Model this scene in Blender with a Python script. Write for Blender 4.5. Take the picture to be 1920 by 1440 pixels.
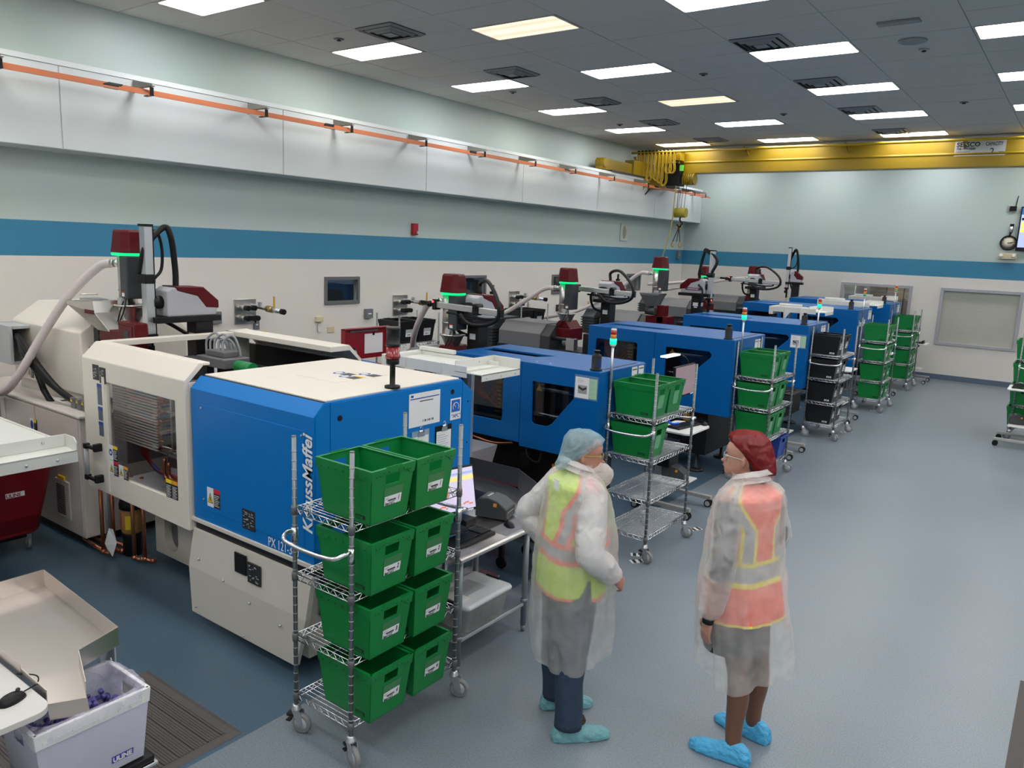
import bpy, bmesh, math, random
from mathutils import Vector, Matrix, noise
from mathutils.geometry import tessellate_polygon
random.seed(7)
PI=math.pi
for o in list(bpy.data.objects): bpy.data.objects.remove(o)
SC=bpy.context.scene; COL=SC.collection
# ---------------------------------------------------------------- camera
CAM_H=2.70
def _cam():
    p,r,y=math.radians(10.0817),math.radians(2.3364),math.radians(36.0602)
    fw=Vector((-math.sin(y)*math.cos(p),math.cos(y)*math.cos(p),-math.sin(p)))
    ri=Vector((math.cos(y),math.sin(y),0)); up=ri.cross(fw)
    R=ri*math.cos(r)+up*math.sin(r); U=up*math.cos(r)-ri*math.sin(r)
    cd=bpy.data.cameras.new('camera'); cd.lens=36*1461.8/1920; cd.sensor_width=36; cd.clip_start=.05; cd.clip_end=200
    c=bpy.data.objects.new('camera',cd); COL.objects.link(c)
    m=Matrix((( R.x,U.x,-fw.x,0),(R.y,U.y,-fw.y,0),(R.z,U.z,-fw.z,CAM_H),(0,0,0,1)))
    c.matrix_world=m; SC.camera=c
_cam()
# ---------------------------------------------------------------- world, exposure
w=bpy.data.worlds.new('world'); SC.world=w; w.use_nodes=True
w.node_tree.nodes['Background'].inputs[0].default_value=(.62,.66,.7,1)
w.node_tree.nodes['Background'].inputs[1].default_value=.25
SC.view_settings.view_transform='Standard'; SC.view_settings.look='None'
SC.view_settings.gamma=1; SC.view_settings.use_curve_mapping=False
SC.view_settings.exposure=EXPO=1.2
LAMP=7.0          # strength of the ceiling diffusers
SC.cycles.max_bounces=8; SC.cycles.transparent_max_bounces=16
SC.cycles.sample_clamp_indirect=6
# ---------------------------------------------------------------- materials
MATS={}
def mat(name,col,rough=.5,metal=0,emit=None,es=1,alpha=1,noise_amt=0,noise_scale=8,bump=0,bscale=60,coat=0,spec=None,sheen=0,sss=0):
    if name in MATS: return MATS[name]
    m=bpy.data.materials.new(name); m.use_nodes=True; nt=m.node_tree; b=nt.nodes['Principled BSDF']
    b.inputs['Base Color'].default_value=(*col,1); b.inputs['Roughness'].default_value=rough; b.inputs['Metallic'].default_value=metal
    if spec is not None: b.inputs['Specular IOR Level'].default_value=spec
    if coat: b.inputs['Coat Weight'].default_value=coat; b.inputs['Coat Roughness'].default_value=.12
    if sss: b.inputs['Subsurface Weight'].default_value=sss; b.inputs['Subsurface Radius'].default_value=(.02,.008,.004); b.inputs['Subsurface Scale'].default_value=.5
    if emit: b.inputs['Emission Color'].default_value=(*emit,1); b.inputs['Emission Strength'].default_value=es
    if alpha<1: b.inputs['Alpha'].default_value=alpha
    if noise_amt:
        tc=nt.nodes.new('ShaderNodeTexCoord'); n=nt.nodes.new('ShaderNodeTexNoise'); n.inputs['Scale'].default_value=noise_scale; n.inputs['Detail'].default_value=4
        nt.links.new(tc.outputs['Object'],n.inputs['Vector'])
        mx=nt.nodes.new('ShaderNodeMix'); mx.data_type='RGBA'
        mx.inputs[6].default_value=(*[c*(1-noise_amt) for c in col],1); mx.inputs[7].default_value=(*[min(1,c*(1+noise_amt)) for c in col],1)
        nt.links.new(n.outputs['Fac'],mx.inputs[0]); nt.links.new(mx.outputs[2],b.inputs['Base Color'])
    if bump:
        tc=nt.nodes.new('ShaderNodeTexCoord'); n=nt.nodes.new('ShaderNodeTexNoise'); n.inputs['Scale'].default_value=bscale; n.inputs['Detail'].default_value=5
        nt.links.new(tc.outputs['Object'],n.inputs['Vector'])
        bp=nt.nodes.new('ShaderNodeBump'); bp.inputs['Strength'].default_value=bump; bp.inputs['Distance'].default_value=.02
        nt.links.new(n.outputs['Fac'],bp.inputs['Height']); nt.links.new(bp.outputs['Normal'],b.inputs['Normal'])
    MATS[name]=m; return m
def glass(name,col=(.9,.95,.95),op=.12,rough=.03):
    m=bpy.data.materials.new(name); m.use_nodes=True; nt=m.node_tree; nt.nodes.clear()
    o=nt.nodes.new('ShaderNodeOutputMaterial'); t=nt.nodes.new('ShaderNodeBsdfTransparent'); t.inputs[0].default_value=(*col,1)
    g=nt.nodes.new('ShaderNodeBsdfGlossy'); g.inputs['Roughness'].default_value=rough
    mx=nt.nodes.new('ShaderNodeMixShader'); mx.inputs[0].default_value=op
    nt.links.new(t.outputs[0],mx.inputs[1]); nt.links.new(g.outputs[0],mx.inputs[2]); nt.links.new(mx.outputs[0],o.inputs[0]); MATS[name]=m; return m
def film(name,col,op,rough=.6,crease=0,cs=30,trans=.35):
    """thin sheet: part see-through, part diffuse and translucent, with creased relief"""
    m=bpy.data.materials.new(name); m.use_nodes=True; nt=m.node_tree; nt.nodes.clear(); L=nt.links.new
    o=nt.nodes.new('ShaderNodeOutputMaterial'); t=nt.nodes.new('ShaderNodeBsdfTransparent')
    d=nt.nodes.new('ShaderNodeBsdfDiffuse'); d.inputs[0].default_value=(*col,1); tr=nt.nodes.new('ShaderNodeBsdfTranslucent'); tr.inputs[0].default_value=(*col,1)
    g=nt.nodes.new('ShaderNodeBsdfGlossy'); g.inputs['Roughness'].default_value=rough*.6
    m1=nt.nodes.new('ShaderNodeMixShader'); m1.inputs[0].default_value=trans; m2=nt.nodes.new('ShaderNodeMixShader'); m2.inputs[0].default_value=.06
    m3=nt.nodes.new('ShaderNodeMixShader')
    L(d.outputs[0],m1.inputs[1]); L(tr.outputs[0],m1.inputs[2]); L(m1.outputs[0],m2.inputs[1]); L(g.outputs[0],m2.inputs[2])
    L(t.outputs[0],m3.inputs[1]); L(m2.outputs[0],m3.inputs[2]); L(m3.outputs[0],o.inputs[0])
    tc=nt.nodes.new('ShaderNodeTexCoord'); n=nt.nodes.new('ShaderNodeTexNoise'); n.inputs['Scale'].default_value=cs; n.inputs['Detail'].default_value=3; n.inputs['Distortion'].default_value=.3
    L(tc.outputs['Object'],n.inputs['Vector'])
    mr=nt.nodes.new('ShaderNodeMapRange'); mr.inputs[1].default_value=.3; mr.inputs[2].default_value=.75; mr.inputs[3].default_value=max(0,op-.05); mr.inputs[4].default_value=min(1,op+.08)
    L(n.outputs['Fac'],mr.inputs[0]); L(mr.outputs[0],m3.inputs[0])
    if crease:
        n=nt.nodes.new('ShaderNodeTexNoise'); n.noise_type='RIDGED_MULTIFRACTAL'; n.inputs['Scale'].default_value=cs*.9; n.inputs['Detail'].default_value=3; n.inputs['Distortion'].default_value=.6; L(tc.outputs['Object'],n.inputs['Vector'])
        bp=nt.nodes.new('ShaderNodeBump'); bp.inputs['Strength'].default_value=crease; bp.inputs['Distance'].default_value=.03
        L(n.outputs['Fac'],bp.inputs['Height'])
        for q in (d,tr,g): L(bp.outputs[0],q.inputs['Normal'])
    MATS[name]=m; return m
WHT=mat('white_paint',(.72,.71,.69),.45)
CREAM=mat('cream_enamel',(.76,.70,.61),.38,noise_amt=.03)
CREAM2=mat('cream_enamel_fine',(.66,.61,.54),.45,noise_amt=.03,bump=.04,bscale=260)
BLUE=mat('blue_enamel',(.0,.165,.52),.38,noise_amt=.04,spec=.25)
BLUE2=mat('deep_blue_enamel',(.0,.10,.34),.34,noise_amt=.05,spec=.3)
BLK=mat('black_plastic',(.006,.006,.007),.45,spec=.3)
BLK2=mat('satin_black',(.012,.012,.014),.35,spec=.35)
DKG=mat('dark_grey_metal',(.032,.033,.036),.5)
GRY=mat('grey_metal',(.14,.14,.145),.45,noise_amt=.06)
LGRY=mat('light_grey_paint',(.42,.43,.44),.45)
STEEL=mat('brushed_steel',(.6,.58,.55),.32,1,noise_amt=.08,noise_scale=5)
CHROME=mat('chrome_wire',(.72,.72,.74),.2,1)
ALU=mat('aluminium',(.62,.63,.65),.4,1)
COPPER=mat('copper_pipe',(.55,.22,.12),.33,1,noise_amt=.15)
MAROON=mat('maroon_plastic',(.095,.003,.006),.38,spec=.25)
RED=mat('red_enamel',(.25,.004,.014),.35,coat=.2)
GREENP=mat('green_corrugated_plastic',(.0,.195,.038),.42,noise_amt=.05)
GREEND=mat('green_plastic_rivet',(.0,.13,.02),.4)
BLACKP=mat('black_corrugated_plastic',(.008,.008,.009),.4)
NAVYP=mat('blue_corrugated_plastic',(.01,.05,.3),.4)
HOSE=mat('pale_ribbed_hose',(.60,.53,.52),.5)
YEL=mat('crane_yellow',(.26,.17,.002),.42,noise_amt=.06,noise_scale=3)
YELC=mat('yellow_cable',(.55,.36,.012),.45)
GLOW=mat('green_glow',(.0,.4,.15),.4,emit=(0,.40,.11),es=1.0)
TEAL=mat('teal_lamp',(.0,.4,.3),.3,emit=(0,.45,.24),es=1.0)
REDL=mat('red_lens',(.5,.03,.02),.3); AMBL=mat('amber_lens',(.75,.25,.03),.3)
PAPER=mat('paper',(.78,.78,.79),.6); INK=mat('ink',(.02,.02,.025),.6); BINK=mat('blue_ink',(.01,.06,.35),.5)
PGRN=mat('pale_green_paper',(.38,.62,.42),.6)
SIGNY=mat('sign_yellow',(.85,.6,.02),.5); SIGNO=mat('sign_orange',(.85,.33,.02),.5); SIGNR=mat('sign_red',(.6,.02,.03),.5); SIGNK=mat('sign_black',(.02,.02,.02),.5)
LETW=mat('white_lettering',(.82,.83,.84),.5)
RUB=mat('rubber',(.03,.03,.03),.65); WHEEL=mat('grey_tread',(.22,.22,.23),.55)
PVC=mat('grey_pipe',(.35,.35,.35),.5); BRASS=mat('brass',(.5,.36,.13),.35,1)
GLS=glass('clear_glass'); DGLS=glass('smoked_glass',(.62,.63,.65),.07); CGLS=glass('door_glass',(.88,.88,.88),.06)
BEIGE=mat('beige_plastic',(.66,.56,.36),.5)
# ---------------------------------------------------------------- mesh helper
def wloc(o):
    v=Vector((0,0,0))
    while o is not None: v+=o.location; o=o.parent
    return v
AX={'x':(1,2,0),'y':(0,2,1),'z':(0,1,2)}
class G:
    def __init__(s): s.v=[];s.f=[];s.m=[];s.s=[]
    def add(s,vs,fs,m=0,sm=False,M=None):
        k=len(s.v)
        for p in vs:
            p=Vector(p)
            if M is not None: p=M@p
            s.v.append(p)
        for f in fs: s.f.append([k+i for i in f]); s.m.append(m); s.s.append(sm)
        return s
    def box(s,a,b,m=0,M=None):
        x0,y0,z0=[min(a[i],b[i]) for i in range(3)]; x1,y1,z1=[max(a[i],b[i]) for i in range(3)]
        return s.add([(x0,y0,z0),(x1,y0,z0),(x1,y1,z0),(x0,y1,z0),(x0,y0,z1),(x1,y0,z1),(x1,y1,z1),(x0,y1,z1)],
          [(0,3,2,1),(4,5,6,7),(0,1,5,4),(1,2,6,5),(2,3,7,6),(3,0,4,7)],m,False,M)
    def cyl(s,p,q,r,n=12,m=0,r2=None,cap=True,sm=True):
        return s.tube([p,q],[r,r if r2 is None else r2],n,m,cap=cap,sm=sm)
    def tube(s,pts,r,n=8,m=0,closed=False,cap=True,sm=True):
        P=[Vector(p) for p in pts]; N=len(P); R=r if isinstance(r,(list,tuple)) else [r]*N
        up=None; rings=[]
        for i in range(N):
            if closed: t=(P[(i+1)%N]-P[i-1])
            else: t=(P[min(i+1,N-1)]-P[max(i-1,0)])
            t=t.normalized() if t.length>1e-9 else Vector((0,0,1))
            if up is None:
                up=Vector((0,0,1)) if abs(t.z)<.9 else Vector((1,0,0))
            a=up-t*up.dot(t)
            a=a.normalized() if a.length>1e-6 else t.orthogonal().normalized()
            up=a; b=t.cross(a)
            rings.append([P[i]+(a*math.cos(2*PI*k/n)+b*math.sin(2*PI*k/n))*R[i] for k in range(n)])
        return s.loft(rings,m,cap=cap and not closed,sm=sm,wrap=closed)
    def loft(s,rings,m=0,cap=True,sm=True,wrap=False,closed=True,mf=None):
        n=len(rings[0]); k=len(s.v)
        for r in rings: s.v.extend(Vector(p) for p in r)
        N=len(rings); kk=n if closed else n-1
        for i in range(N if wrap else N-1):
            j=(i+1)%N
            for q in range(kk):
                q2=(q+1)%n
                s.f.append([k+i*n+q,k+i*n+q2,k+j*n+q2,k+j*n+q]); s.m.append(mf(i,q) if mf else m); s.s.append(sm)
        if cap and closed:
            s.f.append([k+q for q in range(n)][::-1]); s.m.append(m); s.s.append(False)
            s.f.append([k+(N-1)*n+q for q in range(n)]); s.m.append(m); s.s.append(False)
        return s
    def lathe(s,prof,c=(0,0,0),n=20,m=0,cap=True,sm=True,M=None):
        rings=[[(c[0]+r*math.cos(2*PI*k/n),c[1]+r*math.sin(2*PI*k/n),c[2]+z) for k in range(n)] for r,z in prof]
        if M is not None: rings=[[M@Vector(p) for p in r] for r in rings]
        return s.loft(rings,m,cap=cap,sm=sm)
    def sphere(s,c,r,n=12,m=0):
        if not isinstance(r,(tuple,list)): r=(r,r,r)
        rings=[]
        for i in range(1,n):
            a=PI*i/n
            rings.append([(c[0]+r[0]*math.sin(a)*math.cos(2*PI*k/(n+4)),c[1]+r[1]*math.sin(a)*math.sin(2*PI*k/(n+4)),c[2]-r[2]*math.cos(a)) for k in range(n+4)])
        return s.loft(rings,m,cap=True)
    def plate(s,outer,holes,axis,a,b,m=0):
        """flat plate with holes, 2D outline in the two other axes, extruded along axis from a to b"""
        i0,i1,i2=AX[axis]
        def P(u,w,d):
            p=[0,0,0]; p[i0]=u; p[i1]=w; p[i2]=d; return p
        loops=[list(outer)]+[list(h) for h in holes]
        flat=[q for l in loops for q in l]; n=len(flat)
        tri=tessellate_polygon([[Vector((q[0],q[1],0)) for q in l] for l in loops])
        vs=[P(q[0],q[1],a) for q in flat]+[P(q[0],q[1],b) for q in flat]
        fs=[list(t) for t in tri]+[[x+n for x in t][::-1] for t in tri]
        k=0
        for l in loops:
            L=len(l)
            for q in range(L): fs.append([k+q,k+(q+1)%L,n+k+(q+1)%L,n+k+q])
            k+=L
        return s.add(vs,fs,m)
    def prism(s,poly,axis,a,b,m=0): return s.plate(poly,[],axis,a,b,m)
    def down(s,d):
        for p in s.v: p.z-=d
        return s
    def obj(s,name,mats,parent=None,bevel=0,local=False,label=None,cat=None,group=None,kind=None,seg=2,ang=40):
        me=bpy.data.meshes.new(name)
        off=Vector((0,0,0)) if local else wloc(parent)
        me.from_pydata([tuple(p-off) for p in s.v],[],s.f)
        if not isinstance(mats,(list,tuple)): mats=[mats]
        for m in mats: me.materials.append(m)
        me.polygons.foreach_set('material_index',s.m); me.polygons.foreach_set('use_smooth',s.s)
        bm=bmesh.new(); bm.from_mesh(me); bmesh.ops.recalc_face_normals(bm,faces=bm.faces); bm.to_mesh(me); bm.free()
        o=bpy.data.objects.new(name,me); COL.objects.link(o)
        if parent is not None: o.parent=parent
        if bevel:
            b=o.modifiers.new('bevel','BEVEL'); b.width=bevel; b.segments=seg; b.limit_method='ANGLE'; b.angle_limit=math.radians(ang); b.harden_normals=False
        if kind is None and name.split('.')[0] in STUFFN: kind='stuff'
        tag(o,label,cat,group,kind); return o
STUFFN=set('panel_screws cover_bolts bolts collars hole_plugs hole brass_fittings copper_fittings manifold_fins pipe_stubs brass_nipples top_stickers cable_gland louvred_motor_cover flat_labels label_marks lamp_head hour_marks printed_lines top_icons clamps tie_bars'.split())
def tag(o,label=None,cat=None,group=None,kind=None):
    if label: o['label']=label
    if cat: o['category']=cat
    if group: o['group']=group
    if kind: o['kind']=kind
    return o
def thing(name,label,cat,loc=(0,0,0),group=None,rz=0):
    o=bpy.data.objects.new(name,None); COL.objects.link(o); o.location=loc; o.rotation_euler=(0,0,rz); o.empty_display_size=.1
    return tag(o,label,cat,group)
def copy_tree(o,parent=None):
    c=o.copy(); COL.objects.link(c)
    if parent is not None: c.parent=parent
    for ch in list(o.children): copy_tree(ch,c)
    return c
def text(name,body,size,loc,right,up,m,parent,bold=0,shear=0,align='LEFT',extr=.0006,local=False,sx=1,label=None):
    cu=bpy.data.curves.new(name,'FONT'); cu.body=body; cu.size=size; cu.offset=bold; cu.shear=shear; cu.align_x=align; cu.extrude=extr; cu.resolution_u=3
    cu.materials.append(m)
    o=bpy.data.objects.new(name,cu); me=bpy.data.meshes.new_from_object(o); bpy.data.objects.remove(o); me.name=name
    o=bpy.data.objects.new(name,me); COL.objects.link(o)
    r=Vector(right).normalized(); u=Vector(up).normalized(); n=r.cross(u)
    M=Matrix(((r.x*sx,u.x,n.x),(r.y*sx,u.y,n.y),(r.z*sx,u.z,n.z)))
    p=Vector(loc)-(Vector((0,0,0)) if local else wloc(parent))
    o.matrix_basis=Matrix.Translation(p)@M.to_4x4()
    if parent is not None: o.parent=parent
    if label: o['label']=label
    return o
def bez(pts,n=10):
    """smooth curve through points (Catmull-Rom)"""
    P=[Vector(p) for p in pts]; P=[P[0]*2-P[1]]+P+[P[-1]*2-P[-2]]; out=[]
    for i in range(1,len(P)-2):
        for k in range(n):
            t=k/n; a,b,c,d=P[i-1],P[i],P[i+1],P[i+2]
            out.append(.5*((2*b)+(c-a)*t+(2*a-5*b+4*c-d)*t*t+(3*b-a-3*c+d)*t**3))
    out.append(P[-2]); return out
def rrect(x0,y0,x1,y1,r,n=4):
    out=[]
    for cx,cy,a0 in ((x1-r,y1-r,0),(x0+r,y1-r,90),(x0+r,y0+r,180),(x1-r,y0+r,270)):
        for k in range(n+1):
            a=math.radians(a0+90*k/n); out.append((cx+r*math.cos(a),cy+r*math.sin(a)))
    return out
# ================================================================ ROOM
XW,YF,ZC=-9.28,20.58,5.12; XR,YB=9.5,-4.5
def wall_mat():
    m=bpy.data.materials.new('painted_wall'); m.use_nodes=True; nt=m.node_tree; b=nt.nodes['Principled BSDF']; L=nt.links.new
    g=nt.nodes.new('ShaderNodeNewGeometry'); sp=nt.nodes.new('ShaderNodeSeparateXYZ'); L(g.outputs['Position'],sp.inputs[0])
    cr=nt.nodes.new('ShaderNodeValToRGB'); cr.color_ramp.interpolation='CONSTANT'
    mr=nt.nodes.new('ShaderNodeMapRange'); mr.inputs[1].default_value=0; mr.inputs[2].default_value=5.12; L(sp.outputs[2],mr.inputs[0]); L(mr.outputs[0],cr.inputs[0])
    e=cr.color_ramp.elements; e[0].position=0; e[0].color=(.80,.755,.695,1); e[1].position=2.361/5.12; e[1].color=(.04,.235,.40,1)
    q=e.new(2.757/5.12); q.color=(.53,.62,.59,1)
    n=nt.nodes.new('ShaderNodeTexNoise'); n.inputs['Scale'].default_value=1.3; n.inputs['Detail'].default_value=5; L(g.outputs['Position'],n.inputs['Vector'])
    mx=nt.nodes.new('ShaderNodeMix'); mx.data_type='RGBA'; mx.blend_type='MULTIPLY'; mx.inputs[0].default_value=.12
    L(cr.outputs[0],mx.inputs[6]); L(n.outputs['Color'],mx.inputs[7]); L(mx.outputs[2],b.inputs['Base Color'])
    b.inputs['Roughness'].default_value=.42
    n2=nt.nodes.new('ShaderNodeTexNoise'); n2.inputs['Scale'].default_value=3; L(g.outputs['Position'],n2.inputs['Vector'])
    bp=nt.nodes.new('ShaderNodeBump'); bp.inputs['Strength'].default_value=.12; bp.inputs['Distance'].default_value=.05; L(n2.outputs['Fac'],bp.inputs['Height']); L(bp.outputs[0],b.inputs['Normal'])
    return m
def floor_mat():
    m=bpy.data.materials.new('speckled_vinyl'); m.use_nodes=True; nt=m.node_tree; b=nt.nodes['Principled BSDF']; L=nt.links.new
    g=nt.nodes.new('ShaderNodeNewGeometry'); sp=nt.nodes.new('ShaderNodeSeparateXYZ'); L(g.outputs['Position'],sp.inputs[0])
    def step(src,e,lt):
        q=nt.nodes.new('ShaderNodeMath'); q.operation='LESS_THAN' if lt else 'GREATER_THAN'; q.inputs[1].default_value=e; L(src,q.inputs[0]); return q.outputs[0]
    a=step(sp.outputs[0],-3.385,False); c=step(sp.outputs[0],0.0,True)
    mu=nt.nodes.new('ShaderNodeMath'); mu.operation='MULTIPLY'; L(a,mu.inputs[0]); L(c,mu.inputs[1])
    n=nt.nodes.new('ShaderNodeTexNoise'); n.inputs['Scale'].default_value=115; n.inputs['Detail'].default_value=3; n.inputs['Roughness'].default_value=.7; L(g.outputs['Position'],n.inputs['Vector'])
    n3=nt.nodes.new('ShaderNodeTexNoise'); n3.inputs['Scale'].default_value=.8; n3.inputs['Detail'].default_value=3; L(g.outputs['Position'],n3.inputs['Vector'])
    def ramp(lo,hi):
        r=nt.nodes.new('ShaderNodeValToRGB'); r.color_ramp.elements[0].position=.36; r.color_ramp.elements[1].position=.64
        r.color_ramp.elements[0].color=(*lo,1); r.color_ramp.elements[1].color=(*hi,1); L(n.outputs['Fac'],r.inputs[0]); return r.outputs[0]
    A=ramp((.155,.188,.222),(.25,.288,.325)); B=ramp((.048,.092,.14),(.09,.152,.21))
    mx=nt.nodes.new('ShaderNodeMix'); mx.data_type='RGBA'; L(mu.outputs[0],mx.inputs[0]); L(B,mx.inputs[6]); L(A,mx.inputs[7])
    m2=nt.nodes.new('ShaderNodeMix'); m2.data_type='RGBA'; m2.blend_type='MULTIPLY'; m2.inputs[0].default_value=.22; L(mx.outputs[2],m2.inputs[6]); L(n3.outputs['Fac'],m2.inputs[7])
    L(m2.outputs[2],b.inputs['Base Color'])
    r2=nt.nodes.new('ShaderNodeMapRange'); r2.inputs[3].default_value=.30; r2.inputs[4].default_value=.38; L(n3.outputs['Fac'],r2.inputs[0]); L(r2.outputs[0],b.inputs['Roughness'])
    return m
WALL=wall_mat()
LEDGE=mat('ledge_paint',(.64,.68,.68),.3,noise_amt=.03,noise_scale=1.5)
TILE=mat('ceiling_tile',(.58,.57,.545),.9,noise_amt=.05,noise_scale=30)
GRID=mat('ceiling_grid',(.50,.49,.46),.7)
FRAME=mat('window_frame_grey',(.40,.40,.43),.4)
G().box((XW-.2,YB-.2,-.2),(XR+.2,YF+4,0)).obj('floor',floor_mat(),kind='structure')
# left wall with six little window recesses
LWIN=[(7.86,8.52),(11.11,11.74),(14.05,14.7),(17.4,18.1)]
g=G(); g.plate([(YB,0),(YF+.2,0),(YF+.2,ZC+.1),(YB,ZC+.1)],[[(a,1.72),(b,1.72),(b,2.10),(a,2.10)] for a,b in LWIN],'x',XW-.2,XW)
g.obj('wall_left',WALL,kind='structure')
W1=(-4.97,-3.395,.83,2.115); W2=(-2.765,-1.17,.83,2.115)
g=G(); g.plate([(XW,0),(XR,0),(XR,ZC+.1),(XW,ZC+.1)],[[(a,c),(b,c),(b,d),(a,d)] for a,b,c,d in (W1,W2)],'y',YF,YF+.2)
g.obj('wall_far',WALL,kind='structure')
G().box((XR,YB,0),(XR+.2,YF+.2,ZC+.1)).obj('wall_right',WALL,kind='structure')
G().box((XW,YB-.2,0),(XR,YB,ZC+.1)).obj('wall_near',WALL,kind='structure')
BB=mat('baseboard_blue_grey',(.10,.14,.20),.5)
G().box((XW+.001,YF-.012,0),(XR,YF,.12)).obj('baseboard_far',BB,kind='structure')
G().box((XW,YB,0),(XW+.012,YF-.012,.12)).obj('baseboard_left',BB,kind='structure')
# far windows
def far_window(n,a,b,c,d,label):
    r=thing('window_%d'%n,None,None,((a+b)/2,YF,c)); r['kind']='structure'; r['label']=label
    f=G(); f.plate([(a-.02,c-.02),(b+.02,c-.02),(b+.02,d+.02),(a-.02,d+.02)],[[(a+.05,c+.05),(b-.05,c+.05),(b-.05,d-.05),(a+.05,d-.05)]],'y',YF-.03,YF+.12); f.obj('window_frame',FRAME,r,bevel=.006)
    return r
r1=far_window(1,*W1,'grey framed far window showing a room with brown cabinets')
GW=glass('window_glass',(.85,.88,.86),.15,.05)
G().box((W1[0]+.05,YF+.05,W1[2]+.05),(W1[1]-.05,YF+.056,W1[3]-.05)).obj('pane',GW,r1)
r2=far_window(2,*W2,'grey framed far window with a pale frosted pane')
FROST=mat('frosted_pane',(.50,.49,.43),.22,noise_amt=.12,noise_scale=1.2,spec=.7)
G().box((W2[0]+.05,YF+.05,W2[2]+.05),(W2[1]-.05,YF+.07,W2[3]-.05)).obj('pane',FROST,r2)
g=G()
random.seed(3)
for k in range(22):
    x=random.uniform(W2[0]+.15,W2[1]-.25); z=random.uniform(1.05,1.9); L=random.uniform(.05,.16)
    g.box((x,YF+.046,z),(x+L,YF+.0475,z+.006))
g.obj('scuff_marks',mat('scuff',(.5,.52,.48),.3),r2,kind='stuff')
# room seen through window 1
BRN=mat('brown_laminate',(.10,.075,.055),.5,noise_amt=.1); 
G().box((-7.2,YF+3.2,-.0),(-1,YF+3.3,3)).obj('wall_beyond',mat('room_beyond_wall',(.35,.36,.36),.7),kind='structure')
cb=thing('cabinet','tall brown cabinet seen through the left far window','cabinet',(-4.2,YF+2.4,0))
for i in range(5):
    G().box((-4.75+i*.42,YF+2.1,.02),(-4.35+i*.42,YF+2.6,2.3)).obj('door',mat('brown_laminate_%d'%i,(.10+.03*(i%2),.078+.02*(i%2),.055+.02*(i%2)),.5),cb,bevel=.004)
bx=thing('storage_rack','pale grey rack seen through the left end of the far window','rack',(-5.6,YF+1.5,0))
G().box((-6.6,YF+1.5,.02),(-5.0,YF+1.6,2.4)).obj('board',LGRY,bx)
lg=bpy.data.lights.new('room_beyond_light','AREA'); lg.energy=40; lg.size=1.5; lg.color=(1,.92,.8)
lo=bpy.data.objects.new('room_beyond_light',lg); COL.objects.link(lo); lo.location=(-3.6,YF+1.6,2.9)
# small left wall windows
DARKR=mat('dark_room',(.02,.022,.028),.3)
for i,(a,b) in enumerate(LWIN):
    r=thing('window_%d'%(i+3),None,None,(XW,(a+b)/2,1.72)); r['kind']='structure'; r['label']='small dark grey framed wall window, number %s from the near end'%['one','two','three','four'][i]
    f=G(); f.plate([(a-.02,1.70),(b+.02,1.70),(b+.02,2.12),(a-.02,2.12)],[[(a+.025,1.75),(b-.025,1.75),(b-.025,2.07),(a+.025,2.07)]],'x',XW-.02,XW+.025); f.obj('window_frame',GRY,r,bevel=.004)
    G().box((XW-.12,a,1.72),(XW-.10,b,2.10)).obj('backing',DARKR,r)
    G().box((XW-.035,a+.02,1.745),(XW-.03,b-.02,2.075)).obj('pane',GLS,r)
# ---- crane runway ledge along the left wall
XL,ZL0,ZL1=-8.833,3.50,4.378
g=G(); g.box((XW,YB,ZL0),(XL-.012,YF,ZL1)); g.obj('trim_1',LEDGE,kind='structure',label='long boxed ledge carrying the crane runway on the left wall')
led=bpy.data.objects['trim_1']
seams=[-4.36,-1.58,1.2,3.99,6.78,9.56,12.22,15.0,17.75,YF]
for a,b in zip(seams[:-1],seams[1:]):
    G().box((XL-.012,a+.006,ZL0+.004),(XL,b-.006,ZL1-.05)).obj('panel',LEDGE,led,bevel=.002)
G().box((XL-.02,YB,ZL1-.045),(XL+.006,YF,ZL1+.008)).obj('edge_strip',mat('ledge_edge',(.72,.76,.76),.4),led)
# ---- ceiling: backing grid plane + tiles as parts
PX,PY=1.1917,.6025; GX0=-3.745; GY0=7.58-.30
ceil=G().box((XW,YB,ZC+.012),(XR,YF,ZC+.1)).obj('ceiling',GRID,kind='structure')
LX=[-7.93,-5.55,-3.15,-.76,1.62,4.0,6.4]; LY=[5.17+2.41*k for k in range(-3,6)]
LIGHTS=[(x,y) for x in LX for y in LY]+[(-7.93,17.22),(-5.55,17.22),(-3.15,17.22),(-.76,17.22),(1.62,17.22)]
LIGHTS=[(x,round(y,2)) for x in LX for y in [2.76-2.41*k for k in range(3)][::-1]+[5.17,7.58,9.98,12.39,14.80,17.12,19.6]]
VENTS=[(-7.02,y) for y in (6.93,9.33,11.74,14.06,16.56)]+[(-3.43,y) for y in (9.34,11.75,14.1,16.56)]
def inlight(x,y): return any(abs(x-a)<.55 and abs(y-b)<.28 for a,b in LIGHTS)
def invent(x,y): return any(abs(x-a)<.6 and abs(y-b)<.28 for a,b in VENTS)
tile_me=None; far_tiles=G(); cnt=0
i0=math.floor((XW-GX0)/PX); i1=math.ceil((XR-GX0)/PX); j0=math.floor((YB-GY0)/PY); j1=math.ceil((YF-GY0)/PY)
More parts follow.
